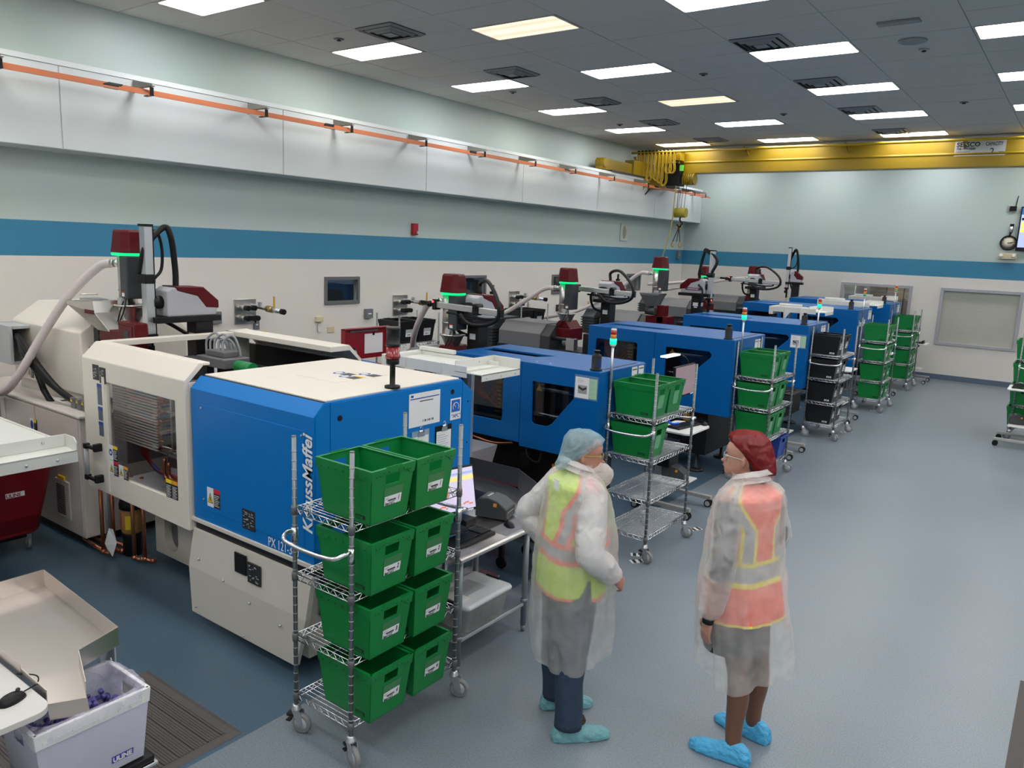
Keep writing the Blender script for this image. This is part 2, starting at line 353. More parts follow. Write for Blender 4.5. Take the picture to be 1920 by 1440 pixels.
for i in range(i0,i1):
    for j in range(j0,j1):
        xa,xb=max(XW,GX0+i*PX),min(XR,GX0+(i+1)*PX); ya,yb=max(YB,GY0+j*PY),min(YF,GY0+(j+1)*PY)
        if xb-xa<.05 or yb-ya<.05: continue
        xc,yc=(xa+xb)/2,(ya+yb)/2
        if inlight(xc,yc): continue
        full=(xb-xa>PX-.01 and yb-ya>PY-.01)
        inview=(yc>4.2 and yc<16.8 and xc<.6 and xc< -1.2+(yc-4.2)*.35 )
        dz=random.uniform(-.0015,.0015)
        if full and inview and cnt<290:
            if tile_me is None:
                t=G().box((-PX/2+.004,-PY/2+.004,-.002),(PX/2-.004,PY/2-.004,.012)).obj('ceiling_tile',TILE,ceil); tile_me=t.data; t.location=(xc,yc,ZC+dz)
            else:
                t=bpy.data.objects.new('ceiling_tile',tile_me); COL.objects.link(t); t.parent=ceil; t.location=(xc,yc,ZC+dz)
            cnt+=1
        else: far_tiles.box((xa+.004,ya+.004,ZC-.002+dz),(xb-.004,yb-.004,ZC+.012))
far_tiles.obj('far_ceiling_tiles',TILE,ceil,kind='stuff')
# ---- troffer lights
def lightmat(name,c,s):
    m=bpy.data.materials.new(name); m.use_nodes=True; nt=m.node_tree; b=nt.nodes['Principled BSDF']; L=nt.links.new
    b.inputs['Base Color'].default_value=(.8,.8,.8,1); b.inputs['Roughness'].default_value=.4
    tc=nt.nodes.new('ShaderNodeTexCoord'); sp=nt.nodes.new('ShaderNodeSeparateXYZ'); L(tc.outputs['Object'],sp.inputs[0])
    mm=nt.nodes.new('ShaderNodeMath'); mm.operation='MULTIPLY'; mm.inputs[1].default_value=24; L(sp.outputs[1],mm.inputs[0])
    sn=nt.nodes.new('ShaderNodeMath'); sn.operation='COSINE'; L(mm.outputs[0],sn.inputs[0])
    mr=nt.nodes.new('ShaderNodeMapRange'); mr.inputs[1].default_value=-1; mr.inputs[2].default_value=1; mr.inputs[3].default_value=s*.72; mr.inputs[4].default_value=s*1.1; L(sn.outputs[0],mr.inputs[0])
    b.inputs['Emission Color'].default_value=(*c,1); L(mr.outputs[0],b.inputs['Emission Strength']); return m
LM=[lightmat('lamp_neutral',(1,.97,.92),LAMP),lightmat('lamp_cool',(.97,.98,1.0),LAMP),lightmat('lamp_warm',(1,.76,.50),.55)]
coln={-7.93:'wall side row',-5.55:'second row from the left wall',-3.15:'third row from the left wall',-.76:'right hand row'}
posn=['third behind the viewer','second behind the viewer','first behind the viewer','first','second','third','fourth','fifth','sixth','last, behind the crane']
base=None
for x in LX:
    ys=sorted({y for a,y in LIGHTS if a==x})
    for k,y in enumerate(ys):
        warm=(x==-5.55 and y==7.58) or (x==-3.15 and y in(5.17,)) or (x==-5.55 and y==12.39)
        kind=2 if warm else (0 if (k+int(abs(x)))%2 else 1)
        if y<4 or x>0 or (x>-5 and y<5) : lab=None
        r=thing('ceiling_light','%s ceiling panel light, %s in the %s'%('warm' if warm else 'white',posn[k],coln.get(x,{1.62:'fifth row',4.0:'sixth row',6.4:'seventh row'}.get(x))),'ceiling light',(x,y,ZC),'recessed ceiling panel lights')
        if base is None:
            f=G(); f.plate([(-.596,-.30),(.596,-.30),(.596,.30),(-.596,.30)],[rrect(-.57,-.27,.57,.27,.03)],'z',-.006,.01); base=f.obj('light_frame',GRID,r,local=True)
            d=G(); d.prism(rrect(-.57,-.27,.57,.27,.03),'z',.0,.008); dif=d.obj('diffuser',LM[kind],r,local=True); dmesh=[None,None,None]; dmesh[kind]=dif.data
        else:
            c=base.copy(); COL.objects.link(c); c.parent=r
            if dmesh[kind] is None:
                mm=dif.data.copy(); mm.materials[0]=LM[kind]; dmesh[kind]=mm
            c=bpy.data.objects.new('diffuser',dmesh[kind]); COL.objects.link(c); c.parent=r
# ---- vents
VM=mat('vent_white',(.27,.275,.275),.5); VD=mat('vent_dark',(.015,.015,.015),.8)
vb=None
for k,(x,y) in enumerate(VENTS):
    r=thing('ceiling_vent','square slatted ceiling vent, number %s along the %s row'%(['one','two','three','four','five'][k if k<5 else k-5],'left' if k<5 else 'middle'),'vent',(x,y,ZC),'square ceiling air vents')
    if vb is None:
        a=G(); a.box((-.29,-.29,-.008),(.29,.29,.004)); a.obj('vent_box',VD,r,local=True)
        for q,(s,zz) in enumerate(((.295,-.012),(.215,-.022),(.145,-.032),(.075,-.042))):
            f=G()
            if q<3:
                f.add([(-s,-s,zz),(s,-s,zz),(s,s,zz),(-s,s,zz),(-s+.035,-s+.035,zz-.02+.0),(s-.035,-s+.035,zz-.02),(s-.035,s-.035,zz-.02),(-s+.035,s-.035,zz-.02)],[(0,1,5,4),(1,2,6,5),(2,3,7,6),(3,0,4,7)])
            else: f.box((-s,-s,zz),(s,s,zz-.006))
            f.obj('louvre',VM,r,local=True)
        vb=r
    else:
        for ch in vb.children:
            c=ch.copy(); COL.objects.link(c); c.parent=r
# ---- sprinklers, speaker and round vent in the ceiling
for k,(x,y) in enumerate([(-7.86,6.88),(-7.86,10.49),(-7.86,14.03),(-4.66,10.56),(-4.66,14.03),(-1.92,10.45),(-1.93,14.02)]):
    r=thing('sprinkler','small round ceiling sprinkler, %s'%['nearest by the left wall','second by the left wall','third by the left wall','nearest in the middle of ceiling','far in the middle of ceiling','nearest at the right of ceiling','far at the right of ceiling'][k],'sprinkler',(x,y,ZC),'ceiling sprinklers')
    G().lathe([(.06,-.004),(.06,-.012),(.045,-.016)],n=16).obj('escutcheon',GRY if k!=5 else LGRY,r,local=True); G().lathe([(.02,-.016),(.028,-.03),(.0,-.034)],n=10).obj('head',DKG,r,local=True)
r=thing('ceiling_speaker','round white ceiling speaker behind the long vent','speaker',(-1.96,9.98,ZC)); G().lathe([(.15,-.004),(.14,-.02),(.11,-.014),(.0,-.014)],n=24).obj('grille',VM,r,local=True)
r=thing('slot_vent','white slot vent in the ceiling near the top edge','vent',(-1.95,9.14,ZC)); g=G(); g.box((-.2,-.06,-.03),(.2,.06,-.004)); g.obj('cover',VM,r,bevel=.006,local=True); G().box((-.2,.06,-.02),(.2,.075,-.004)).obj('gap',VD,r,local=True)
# ---- conductor rail on the ledge
rail=thing('conductor_rail','orange four-bar conductor rail running along the white ledge','rail',(-8.5,8,4.15))
ORG=mat('orange_bus_bar',(.60,.19,.08),.45)
for k in range(4):
    zz=4.20-.017*k; xx=-8.57+.005*k
    G().box((xx-.009+k*.03,YB+.5,zz-.012),(xx+.009+k*.03,20.25,zz+.012)).obj('bar',ORG,rail)
by=[-2.5,0,1.6,3.3,4.77,6.24,7.63,9.13,10.57,12.06,13.44,15.0,16.6,18.3,19.2,19.9]
BR=mat('galvanised_bracket',(.22,.22,.19),.55)
for k,y in enumerate(by):
    g=G(); g.prism([(XL,4.19),(XL,4.33),(-8.45,4.26),(-8.45,4.235),(-8.6,4.235)],'y',y,y+.01); g.box((XL,y-.03,4.235),(-8.43,y+.03,4.242)); g.obj('bracket',BR,rail)
    g=G(); g.box((-8.58,y-.02,4.135),(-8.44,y+.02,4.145)); g.box((-8.455,y-.02,4.14),(-8.445,y+.02,4.225)); g.obj('clamp',BLK,rail)
for y in (4.45,7.35,10.4,13.3,17.2): [G().box((-8.58+.03*k,y-.09-.03*k,4.172-.012*k),(-8.552+.03*k,y+.06-.03*k,4.215-.012*k)).obj('joint_cover',BLK,rail,bevel=.004) for k in range(4)]
# ================================================================ MACHINE 1 : cream and blue injection moulding machine
def sticker(parent,axis,pos,w,h,hdr,name='warning_sticker',tri=True,nrm=-1):
    """safety sticker on a -Y facing plane: white pictogram field + black text field with coloured header"""
    x,y,z=pos; t=.0015
    g=G(); g.box((x,y-t,z),(x+w*.5,y,z+h),0); g.box((x+w*.5,y-t,z),(x+w,y,z+h*.78),3); g.box((x+w*.5,y-t,z+h*.78),(x+w,y,z+h),{'y':1,'o':2,'r':4}[hdr])
    cx=x+w*.25
    if tri:
        g.add([(cx-w*.2,y-t-.001,z+h*.2),(cx+w*.2,y-t-.001,z+h*.2),(cx,y-t-.001,z+h*.75)],[(0,1,2)],3)
        g.add([(cx-w*.15,y-t-.0015,z+h*.235),(cx+w*.15,y-t-.0015,z+h*.235),(cx,y-t-.0015,z+h*.66)],[(0,1,2)],1)
        g.box((cx-w*.03,y-t-.002,z+h*.3),(cx+w*.03,y-t-.0016,z+h*.5),3)
    else:
        n=18; vs=[(cx+w*.2*math.cos(2*PI*k/n),y-t-.001,z+h*.5+w*.2*math.sin(2*PI*k/n)) for k in range(n)]
        g.add(vs,[tuple(range(n))],5); g.box((cx-w*.09,y-t-.002,z+h*.42),(cx+w*.09,y-t-.0012,z+h*.58),0)
    for q in range(7):
        zz=z+h*(.66-.09*q); g.box((x+w*.54,y-t-.001,zz),(x+w*(.94-.06*(q%3)),y-t,zz+h*.025),0)
    return g.obj(name,[PAPER,SIGNY,SIGNO,SIGNK,SIGNR,BINK],parent)
def screw(g,p,r=.008,m=0):
    g.cyl(p,(p[0],p[1]-.006,p[2]),r,8,m)
M1=thing('injection_moulding_machine','cream and blue injection moulding machine nearest the camera, KraussMaffei lettered','machine',(-5.4,3.5,0))
# clamp cover (blue)
x0,x1,y0,y1=-4.68,-3.44,2.83,4.25
g=G(); g.prism([(y0,.80),(y0,1.69),(y0+.075,1.765),(4.13,1.765),(y1,1.67),(y1,.80)],'x',x0,x1-.004); g.obj('clamp_cover',BLUE,M1,bevel=.003)
g=G(); g.plate([(y0+.012,.82),(y0+.012,1.685),(2.90,1.755),(2.945,1.755),(2.945,.82)],[],'x',x1-.004,x1); g.obj('corner_post',BLUE,M1)
g=G(); g.plate([(2.951,.82),(2.951,1.755),(4.135,1.755),(4.135,.82)],[],'x',x1-.006,x1+.001); g.obj('end_panel',BLUE,M1,bevel=.001)
g=G(); g.plate([(4.14,.82),(4.14,1.755),(4.235,1.665),(4.235,.82)],[],'x',x1-.006,x1+.001); g.obj('rear_corner_post',BLUE,M1)
g=G(); g.box((x0+.02,2.925,1.765),(x1-.02,4.12,1.775)); g.obj('top_panel',CREAM,M1,bevel=.003)
G().box((x0+.01,2.908,1.764),(x1-.01,2.922,1.768)).obj('gasket',BLK,M1)
g=G(); g.box((-4.25,3.35,1.775),(-3.85,3.85,1.7765)); g.obj('hatch_plate',CREAM,M1)
# round information stickers on the top panel
g=G()
for (cx,cy) in ((-4.13,3.62),(-3.98,3.72),(-4.0,3.56)):
    n=18
    g.add([(cx+.035*math.cos(2*PI*k/n),cy+.05*math.sin(2*PI*k/n),1.7772) for k in range(n)],[tuple(range(n))],1)
    g.add([(cx+.022*math.cos(2*PI*k/n),cy+.03*math.sin(2*PI*k/n),1.7776) for k in range(n)],[tuple(range(n))],0)
    g.box((cx+.045,cy-.04,1.7766),(cx+.13,cy+.045,1.7772),2)
g.box((-3.95,3.60,1.7774),(-3.87,3.63,1.7778),3)
g.obj('top_stickers',[PAPER,BINK,DKG,SIGNY],M1)
# front recessed panel and its screws
g=G(); g.box((-4.575,y0-.004,.885),(-3.525,y0+.002,1.60)); g.obj('front_panel',BLUE,M1,bevel=.002)
g=G()
for p in ((-4.555,y0-.004,1.575),(-3.545,y0-.004,1.57),(-4.555,y0-.004,.955)): screw(g,p,.007)
g.obj('panel_screws',ALU,M1)
sticker(M1,'y',(-4.515,y0-.004,.92),.145,.13,'r')
g=G(); g.box((-4.13,y0-.007,.865),(-4.0,y0-.004,.995),0)
random.seed(5)
for k in range(26):
    a=random.uniform(-4.12,-4.03); b=random.uniform(.875,.98); g.box((a,y0-.0085,b),(a+random.uniform(.006,.025),y0-.0069,b+.004),1)
g.obj('wiring_label',[SIGNK,LGRY],M1)
text('maker_lettering','KraussMaffei',.118,(-3.452,y0-.0062,.99),(0,0,1),(-1,0,0),LETW,M1,bold=.002,shear=.22,extr=.001,sx=.97)
text('model_lettering','PX 121-380',.085,(-3.87,y0-.0062,.815),(1,0,0),(0,0,1),LETW,M1,sx=.72)
g=G()
for p in ((x1+.001,3.02,1.66),(x1+.001,4.03,1.69)):
    g.cyl(p,(p[0]+.003,p[1],p[2]),.018,16)
g.obj('hole_plugs',BLK,M1)
g=G()
for z in (1.6,1.3,1.05): g.cyl((x1+.001,4.2,z),(x1+.003,4.2,z),.006,8)
g.obj('hole',BLK,M1)
# cream strip, dark slot and kick panel
g=G(); g.box((x0-.02,y0-.012,.775),(x1,y1,.802)); g.obj('cream_rail',CREAM2,M1,bevel=.003)
g=G(); g.box((x0,y0+.01,.72),(x1-.02,y1,.775)); g.obj('dark_slot',BLK2,M1)
g=G(); g.loft([[(x0-.01,y0-.005,.72),(x1-.02,y0-.005,.72),(x1-.02,y0+.03,.72),(x0-.01,y0+.03,.72)],
  [(x0-.06,y0-.02,.44),(x1-.06,y0-.02,.44),(x1-.06,y0+.02,.44),(x0-.06,y0+.02,.44)],
  [(x0-.07,y0+.0,.09),(x1-.18,y0+.0,.09),(x1-.18,y0+.03,.09),(x0-.07,y0+.03,.09)]],sm=False)
kp=g.obj('kick_panel',CREAM2,M1,bevel=.003)
g=G(); g.box((-4.2,y0-.026,.555),(-4.075,y0-.016,.69),0); g.obj('grip_recess',BLK,kp,bevel=.004)
g=G(); g.box((-4.06,y0-.026,.525),(-3.93,y0-.018,.66),0)
for k in range(14):
    a=random.uniform(-4.05,-3.96); b=random.uniform(.535,.64); g.box((a,y0-.028,b),(a+random.uniform(.006,.025),y0-.026,b+.004),1)
g.obj('wiring_label',[SIGNK,LGRY],kp)
g=G()
for a,b in ((-4.61,.52),(-4.33,.45),(-4.05,.38),(-3.74,.33),(-4.66,.16),(-4.12,.13)): g.sphere((a,y0-.024,b),.009,6)
g.obj('panel_screws',ALU,kp)
# end structure under the overhang
g=G(); g.box((x1-.45,y0+.12,.08),(x1-.20,y1-.1,.72)); g.obj('base_end',CREAM2,M1,bevel=.01)
g=G(); g.box((x1-.20,y0+.2,.35),(x1-.18,y0+.55,.62),0); 
for q in range(3):
    g.cyl((x1-.18,y0+.28+.09*q,.53),(x1-.17,y0+.28+.09*q,.53),.028,12,1); g.cyl((x1-.18,y0+.28+.09*q,.43),(x1-.17,y0+.28+.09*q,.43),.028,12,1)
g.box((x1-.18,y0+.26,.40),(x1-.13,y0+.31,.46),2); g.tube(bez([(x1-.13,y0+.285,.42),(x1-.1,y0+.3,.3),(x1-.15,y0+.35,.12)],5),.008,6,2)
g.obj('socket_panel',[DKG,LGRY,WHT],M1)
# machine bed beneath
g=G(); g.plate([(-6.0,.06),(-6.0,.72),(-4.75,.72),(-4.75,.22),(-5.5,.06)],[rrect(-5.86,.12,-5.66,.42,.09)],'y',3.27,3.34); g.obj('bed_front_plate',CREAM2,M1,bevel=.004)
G().box((-6.0,3.34,.12),(-3.9,4.15,.72)).obj('bed',GRY,M1)
G().box((-6.0,3.345,.06),(-5.4,4.1,.12)).obj('bed_foot',GRY,M1)
# interior behind the door
G().box((-6.05,3.05,.70),(-4.75,4.1,.73)).obj('drip_plate',LGRY,M1)
G().box((-6.1,3.95,.73),(-4.72,4.0,1.62)).obj('rear_wall',BLK2,M1)
mo=G(); mo.box((-5.32,3.25,.85),(-5.0,3.85,1.5)); mo.obj('mould_half',GRY,M1,bevel=.01)
mo=G(); mo.box((-4.95,3.2,.8),(-4.78,3.9,1.6)); mo.obj('moving_platen',DKG,M1,bevel=.01)
mo=G(); mo.box((-5.95,3.15,.8),(-5.75,3.9,1.62)); mo.obj('fixed_platen',GRY,M1,bevel=.01)
g=G()
for z in (1.0,1.45):
    for y in (3.22,3.8): g.cyl((-5.75,y,z),(-4.9,y,z),.035,14)
g.obj('tie_bars',CHROME,M1)
# hose manifold stack: grey rows with copper fittings
mf=G()
for k in range(22): mf.box((-5.98,2.96,1.10+.022*k),(-5.36,2.975,1.107+.022*k))
mf.obj('manifold_fins',mat('fin_grey',(.5,.48,.46),.4),M1)
mf=G(); random.seed(11)
for k in range(22):
    z=1.08+.022*k; x=-5.18+random.uniform(-.04,.04); mf.cyl((x,3.09,z),(x+.07,3.09,z),.009,6)
for k in range(14):
    z=1.12+.034*k; mf.cyl((-5.62+random.uniform(0,.1),3.09,z),(-5.5+random.uniform(0,.08),3.09,z),.008,6)
mf.obj('copper_fittings',COPPER,M1)
for col,nm,k0 in ((mat('blue_hose',(.02,.07,.3),.4),'blue_hose',0),(mat('red_hose',(.35,.02,.03),.4),'red_hose',1)):
    for k in range(6):
        z=1.15+.075*k+.03*k0; g=G(); e=.05*k
        g.tube(bez([(-5.58,3.1,z),(-5.3,3.12+.02*k,z-.03),(-5.2,3.16,z-.01),(-5.1,3.2,z+.02)],6),.008,6); 
        g.obj(nm,col,M1)
    for k in range(5):
        g=G(); g.tube(bez([(-5.42+.02*k,3.14,1.08),(-5.46+.02*k,3.12,.97),(-5.38+.02*k,3.14,.90-.012*k),(-5.2,3.12+.01*k,.86-.01*k),(-4.95,3.12,.84-.012*k+.02*k0),(-4.75,3.12,.82)],6),.011,6); g.obj(nm,col,M1)
g=G(); g.box((-4.99,3.1,1.08),(-4.97,3.2,1.5)); g.box((-4.92,3.1,1.0),(-4.90,3.2,1.48)); g.box((-5.02,3.09,1.36),(-4.80,3.10,1.375)); g.box((-5.02,3.09,1.02),(-4.80,3.10,1.035)); g.obj('linear_guard',ALU,M1)
g=G(); g.tube(bez([(-5.0,3.08,.98),(-5.0,3.08,.88),(-4.95,3.08,.85),(-4.85,3.08,.85)],5),.014,8); g.tube(bez([(-5.06,3.08,1.0),(-5.06,3.08,.87),(-4.99,3.08,.835),(-4.85,3.08,.83)],5),.014,8); g.obj('copper_elbow',COPPER,M1)
for ch in M1.children:
    n_=ch.name.split('.')[0]
    if n_ in('mould_half','moving_platen','fixed_platen','tie_bars','copper_fittings','blue_hose','red_hose','linear_guard','copper_elbow'): ch.location.x-=.42
# sliding front door (cream)
dx0,dx1,dy=-6.10,-4.70,2.80
door=thing('x',None,None); bpy.data.objects.remove(door)
g=G(); g.plate([(dx0,.72),(dx1-.0,.70),(dx1,1.735),(dx0,1.735)],[[(-5.745,.885),(-4.825,.885),(-4.825,1.585),(-5.745,1.585)]],'y',dy,dy+.03)
g.prism([(dy,1.735),(dy+.11,1.845),(dy+.14,1.845),(dy+.14,1.825),(dy+.03,1.72)],'x',dx0,dx1)
g.box((dx1-.02,dy+.03,.70),(dx1,dy+.14,1.72)); g.box((dx0,dy+.03,.72),(dx0+.02,dy+.14,1.72))
g.box((dx0,dy+.14,1.825),(dx1,dy+.19,1.845))
door=g.obj('safety_door',CREAM,M1,bevel=.004)
G().box((-5.75,dy+.018,.88),(-4.82,dy+.024,1.59)).obj('door_pane',CGLS,door)
g=G(); g.box((-5.80,dy-.006,.74),(-5.76,dy,1.62)); g.obj('door_trim',CREAM,door)
g=G()
for z in (.825,1.07):
    g.box((-6.0,dy-.075,z-.02),(-5.96,dy-.035,z+.02)); g.box((-5.98,dy-.07,z-.012),(-5.86,dy-.045,z+.012)); g.box((-5.88,dy-.06,z-.03),(-5.845,dy,z+.03))
g.obj('door_handle',BLK,door,bevel=.006)
G().cyl((-5.985,dy-.055,.83),(-5.985,dy-.055,1.065),.017,12).obj('grip_bar',LGRY,door)
g=G(); g.box((-5.93,dy-.003,1.585),(-5.84,dy,1.70),0); g.box((-5.83,dy-.003,1.57),(-5.74,dy,1.69),0)
for k in range(40):
    a=random.choice((-5.925,-5.825)); a+=random.uniform(0,.05); b=random.uniform(1.59,1.67); g.box((a,dy-.0045,b),(a+random.uniform(.006,.025),dy-.003,b+.003),1)
g.obj('rating_plate',[SIGNK,LGRY],door)
g=G()
for a,b in ((1.40,1.56),(1.28,1.385),(1.16,1.27)):
    g.box((-5.875,dy-.003,a),(-5.81,dy,b),0); g.box((-5.875,dy-.0045,b-.025),(-5.81,dy-.003,b),1)
g.obj('instruction_strip',[mat('slate_label',(.10,.12,.17),.5),BINK],door)
sticker(door,'y',(-5.75,dy-.001,1.0),.13,.115,'y',tri=False); sticker(door,'y',(-5.75,dy-.001,.885),.13,.11,'r'); sticker(door,'y',(-5.61,dy-.001,.885),.13,.10,'o')
g=G()
for k,m in ((0,1),(1,2)):
    a=-4.97+.075*k; g.box((a,dy-.002,.885),(a+.07,dy,.99),0); g.box((a,dy-.003,.99),(a+.07,dy,1.015),m)
    for q in range(8): g.box((a+.008,dy-.0035,.893+.011*q),(a+.05+.01*(q%2),dy-.002,.896+.011*q),3)
g.obj('warning_sticker',[SIGNK,SIGNY,SIGNO,PAPER],door)
# rear safety door
g=G(); g.box((-6.2,4.12,1.80),(-4.80,4.32,1.845)); g.box((-6.22,4.12,.8),(-6.18,4.34,1.845)); g.prism([(4.32,1.845),(4.45,1.72),(4.45,.8),(4.42,.8),(4.42,1.71),(4.3,1.82)],'x',-6.2,-4.80); g.obj('rear_door',CREAM,M1,bevel=.004)
G().box((-6.4,4.38,.8),(-4.6,4.42,1.7)).obj('rear_screen',BLK2,M1)
# cross rail at the wall end of mould area
g=G(); g.box((-6.16,2.98,1.80),(-6.06,4.1,1.84)); g.obj('top_cross_rail',CREAM,M1,bevel=.003)
# mould area equipment on top
g=G(); g.box((-6.02,3.7,1.60),(-5.62,3.95,1.68)); g.box((-5.95,3.75,1.68),(-5.70,3.9,1.73)); g.obj('top_valve_block',GRY,M1,bevel=.008)
for k in range(5):
    g=G(); a=-6.02+.06*k; g.tube(bez([(a,3.8,1.68),(a-.02,3.82,1.80),(a+.05,3.86,1.86-.04*(k%2)),(a+.10,3.88,1.78),(a+.11,3.9,1.68)],5),.010,7); g.obj('grey_hose',mat('grey_hose',(.3,.31,.33),.4),M1)
g=G(); g.cyl((-5.50,3.75,1.64),(-5.3,3.75,1.64),.05,14); g.obj('green_cap',mat('green_cap',(.0,.22,.05),.5),M1)
# copper drops, coiled hose, bottle, paper
for a,b in ((-6.34,3.0),(-6.32,3.08),(-6.30,3.16),(-6.03,3.10),(-5.94,3.14)):
    g=G(); g.cyl((a,b,.04),(a,b,.74),.016,10); g.tube([(a,b,.05),(a+.03,b+.015,.035),(a+.07,b+.03,.035)],.017,8); g.sphere((a,b,.045),.024,8); g.sphere((a+.07,b+.03,.04),.024,8); g.obj('copper_drop_pipe',COPPER,M1)
g=G()
for k in range(3): g.cyl((-6.72,3.02+.07*k,.05),(-6.34+.02*k,3.0+.08*k,.045),.015,8)
g.obj('copper_floor_pipes',COPPER,M1)
g=G()
for k in range(7):
    r=.10+.006*(k%4); g.tube([(-6.40+.01*k+r*.5*math.cos(2*PI*q/20),3.2+.004*k,.60+r*math.sin(2*PI*q/20)) for q in range(20)],.008,6,closed=True)
g.obj('coiled_hose',mat('coil_grey',(.35,.32,.30),.5),M1)
G().cyl((-6.55,3.15,.02),(-6.55,3.15,.75),.02,10).obj('drain_pipe',PVC,M1)
# injection unit bed cabinet along Y=3.0
cabm=mat('cabinet_cream',(.62,.57,.52),.42,noise_amt=.03)
g=G(); g.box((-8.9,3.0,.07),(-6.64,3.85,1.13)); g.box((-8.9,2.98,1.13),(-6.6,3.87,1.155)); g.obj('injection_bed',cabm,M1,bevel=.008)
G().box((-8.85,3.03,0),(-6.75,3.8,.07)).obj('plinth',BLK,M1)
for a,b in ((-7.45,-6.66),(-8.25,-7.47),(-8.88,-8.27)): G().box((a,2.992,.09),(b,3.001,1.115)).obj('cabinet_door',cabm,M1,bevel=.003)
for cx,cz in ((-6.98,.36),(-8.20,.93)):
    g=G(); g.box((cx-.13,2.978,cz-.17),(cx+.13,2.992,cz+.17)); v=g.obj('vent_grille',mat('grille_cream',(.62,.58,.53),.5),M1,bevel=.006)
    g=G()
    for i in range(7):
        for k in range(16): g.box((cx-.10+.022*i,2.974,cz-.14+.017*k),(cx-.086+.022*i,2.978,cz-.131+.017*k))
    g.obj('vent_slots',DKG,v,kind='stuff')
    G().box((cx-.07,2.976,cz+.175),(cx+.05,2.99,cz+.205)).obj('yellow_tag',SIGNY,v)
g=G(); g.box((-7.55,2.985,.88),(-7.42,2.991,.99),0); g.box((-7.47,2.984,.88),(-7.42,2.9905,.96),1); g.box((-7.47,2.984,.96),(-7.42,2.9905,.99),2)
n=16; g.add([(-7.51+.03*math.cos(2*PI*k/n),2.984,.935+.04*math.sin(2*PI*k/n)) for k in range(n)],[tuple(range(n))],3); g.obj('warning_sticker',[PAPER,SIGNK,SIGNY,BINK],M1)
g=G(); g.box((-7.5,3.15,1.1555),(-7.25,3.3,1.157),0); g.box((-7.35,3.16,1.157),(-7.28,3.29,1.158),1); g.box((-7.27,3.17,1.157),(-7.255,3.28,1.158),2); g.obj('flat_labels',[PAPER,SIGNK,SIGNY],M1)
for k in range(3):
    g=G(); a=-7.0+.1*k; g.box((a,3.1,1.155),(a+.08,3.2,1.23)); g.box((a+.01,3.09,1.21),(a+.07,3.12,1.25)); o=g.obj('plug_socket',GRY,M1,bevel=.008)
    g=G(); g.add([(a+.02,3.088,1.215),(a+.06,3.088,1.215),(a+.04,3.088,1.245)],[(0,1,2)]); g.obj('mini_sticker',SIGNY,o)
# injection unit cover
g=G(); g.prism([(3.2,1.25),(3.2,1.80),(3.45,1.98),(4.0,1.98),(4.2,1.8),(4.2,1.25)],'x',-8.35,-6.98); g.obj('injection_cover',CREAM,M1,bevel=.012)
g=G(); g.prism([(3.23,1.155),(3.23,1.25),(4.1,1.25),(4.1,1.155)],'x',-8.3,-7.05); g.obj('cover_skirt',cabm,M1)
sticker(M1,'y',(-8.05,3.198,1.28),.12,.11,'r')
g=G(); g.plate([(-8.35,1.42),(-7.95,1.42),(-7.95,1.78),(-8.35,1.78)],[],'y',3.02,3.05); g.box((-8.35,3.05,1.42),(-8.32,3.2,1.78)); g.box((-8.35,3.05,1.75),(-7.95,3.2,1.78)); g.box((-8.35,3.05,1.42),(-7.95,3.2,1.45)); jb=g.obj('cable_box',LGRY,M1,bevel=.004)
g=G(); g.box((-8.33,3.015,1.63),(-8.22,3.02,1.73)); g.obj('nameplate',DKG,jb)
for k in range(5):
    g=G(); z=1.70-.05*k; g.tube(bez([(-8.0,3.1+.02*k,z),(-7.8,3.07+.02*k,z-.03),(-7.6+.02*k,3.08,1.42-.02*k),(-7.45,3.1,1.2),(-7.3+.05*k,3.12,.98)] if k>2 else [(-8.0,3.1+.02*k,z),(-7.75,3.05,z-.05),(-7.45,3.06,1.45-.03*k),(-7.2,3.1,1.28),(-6.9,3.14,1.18)],6),.028,8); g.obj('black_cable',BLK,M1)
# barrel end / granulator assembly
g=G(); g.box((-6.98,3.2,1.3),(-6.2,3.8,1.62)); g.obj('barrel_guard',cabm,M1,bevel=.01)
g=G(); g.cyl((-6.3,3.45,1.45),(-5.95,3.45,1.45),.07,14); g.cyl((-5.95,3.45,1.45),(-5.85,3.45,1.45),.04,14,r2=.015); g.obj('nozzle',STEEL,M1)
# stack light
g=G(); g.lathe([(.05,0),(.05,.015),(.018,.02),(.018,.15),(.042,.155),(.042,.19)],(-3.49,3.5,1.775),20); sl=g.obj('stack_light',BLK,M1)
G().lathe([(.048,.19),(.048,.21),(.043,.215),(.043,.27)],(-3.49,3.5,1.775),20).obj('red_lens',mat('red_lens_dark',(.25,.01,.015),.25,coat=.5),sl)
G().lathe([(.047,.27),(.047,.285),(.043,.29),(.043,.37),(.047,.375),(.045,.39)],(-3.49,3.5,1.775),20).obj('black_lens',mat('black_lens',(.006,.006,.007),.4),sl)
# papers on the end face
X=x1+.0025
def ysheet(parent,y0,y1,z0,z1,m,name,x=X,t=.0015): return G().box((x,y0,z0),(x+t,y1,z1)).obj(name,m,parent)
P=ysheet(M1,3.60,3.90,1.50,1.725,PAPER,'posted_notice')
P['label']='white notice with a blue header bar'
g=G(); g.box((X+.0016,3.61,1.685),(X+.002,3.89,1.692)); g.box((X+.0016,3.615,1.70),(X+.002,3.64,1.715)); g.obj('blue_bar',BINK,P)
g=G()
for k in range(9): g.box((X+.0016,3.73+.012*k+(k%2)*.002,1.525),(X+.002,3.734+.012*k+.003*(k%3),1.54))
g.box((X+.0016,3.70,1.664),(X+.002,3.83,1.67)); g.obj('barcode',INK,P)
P=ysheet(M1,4.01,4.12,1.49,1.64,PAPER,'apc_label'); P['label']='white and blue APC label'
g=G(); g.box((X+.0016,4.02,1.545),(X+.002,4.11,1.63)); g.obj('blue_square',mat('label_blue',(.01,.12,.5),.5),P)
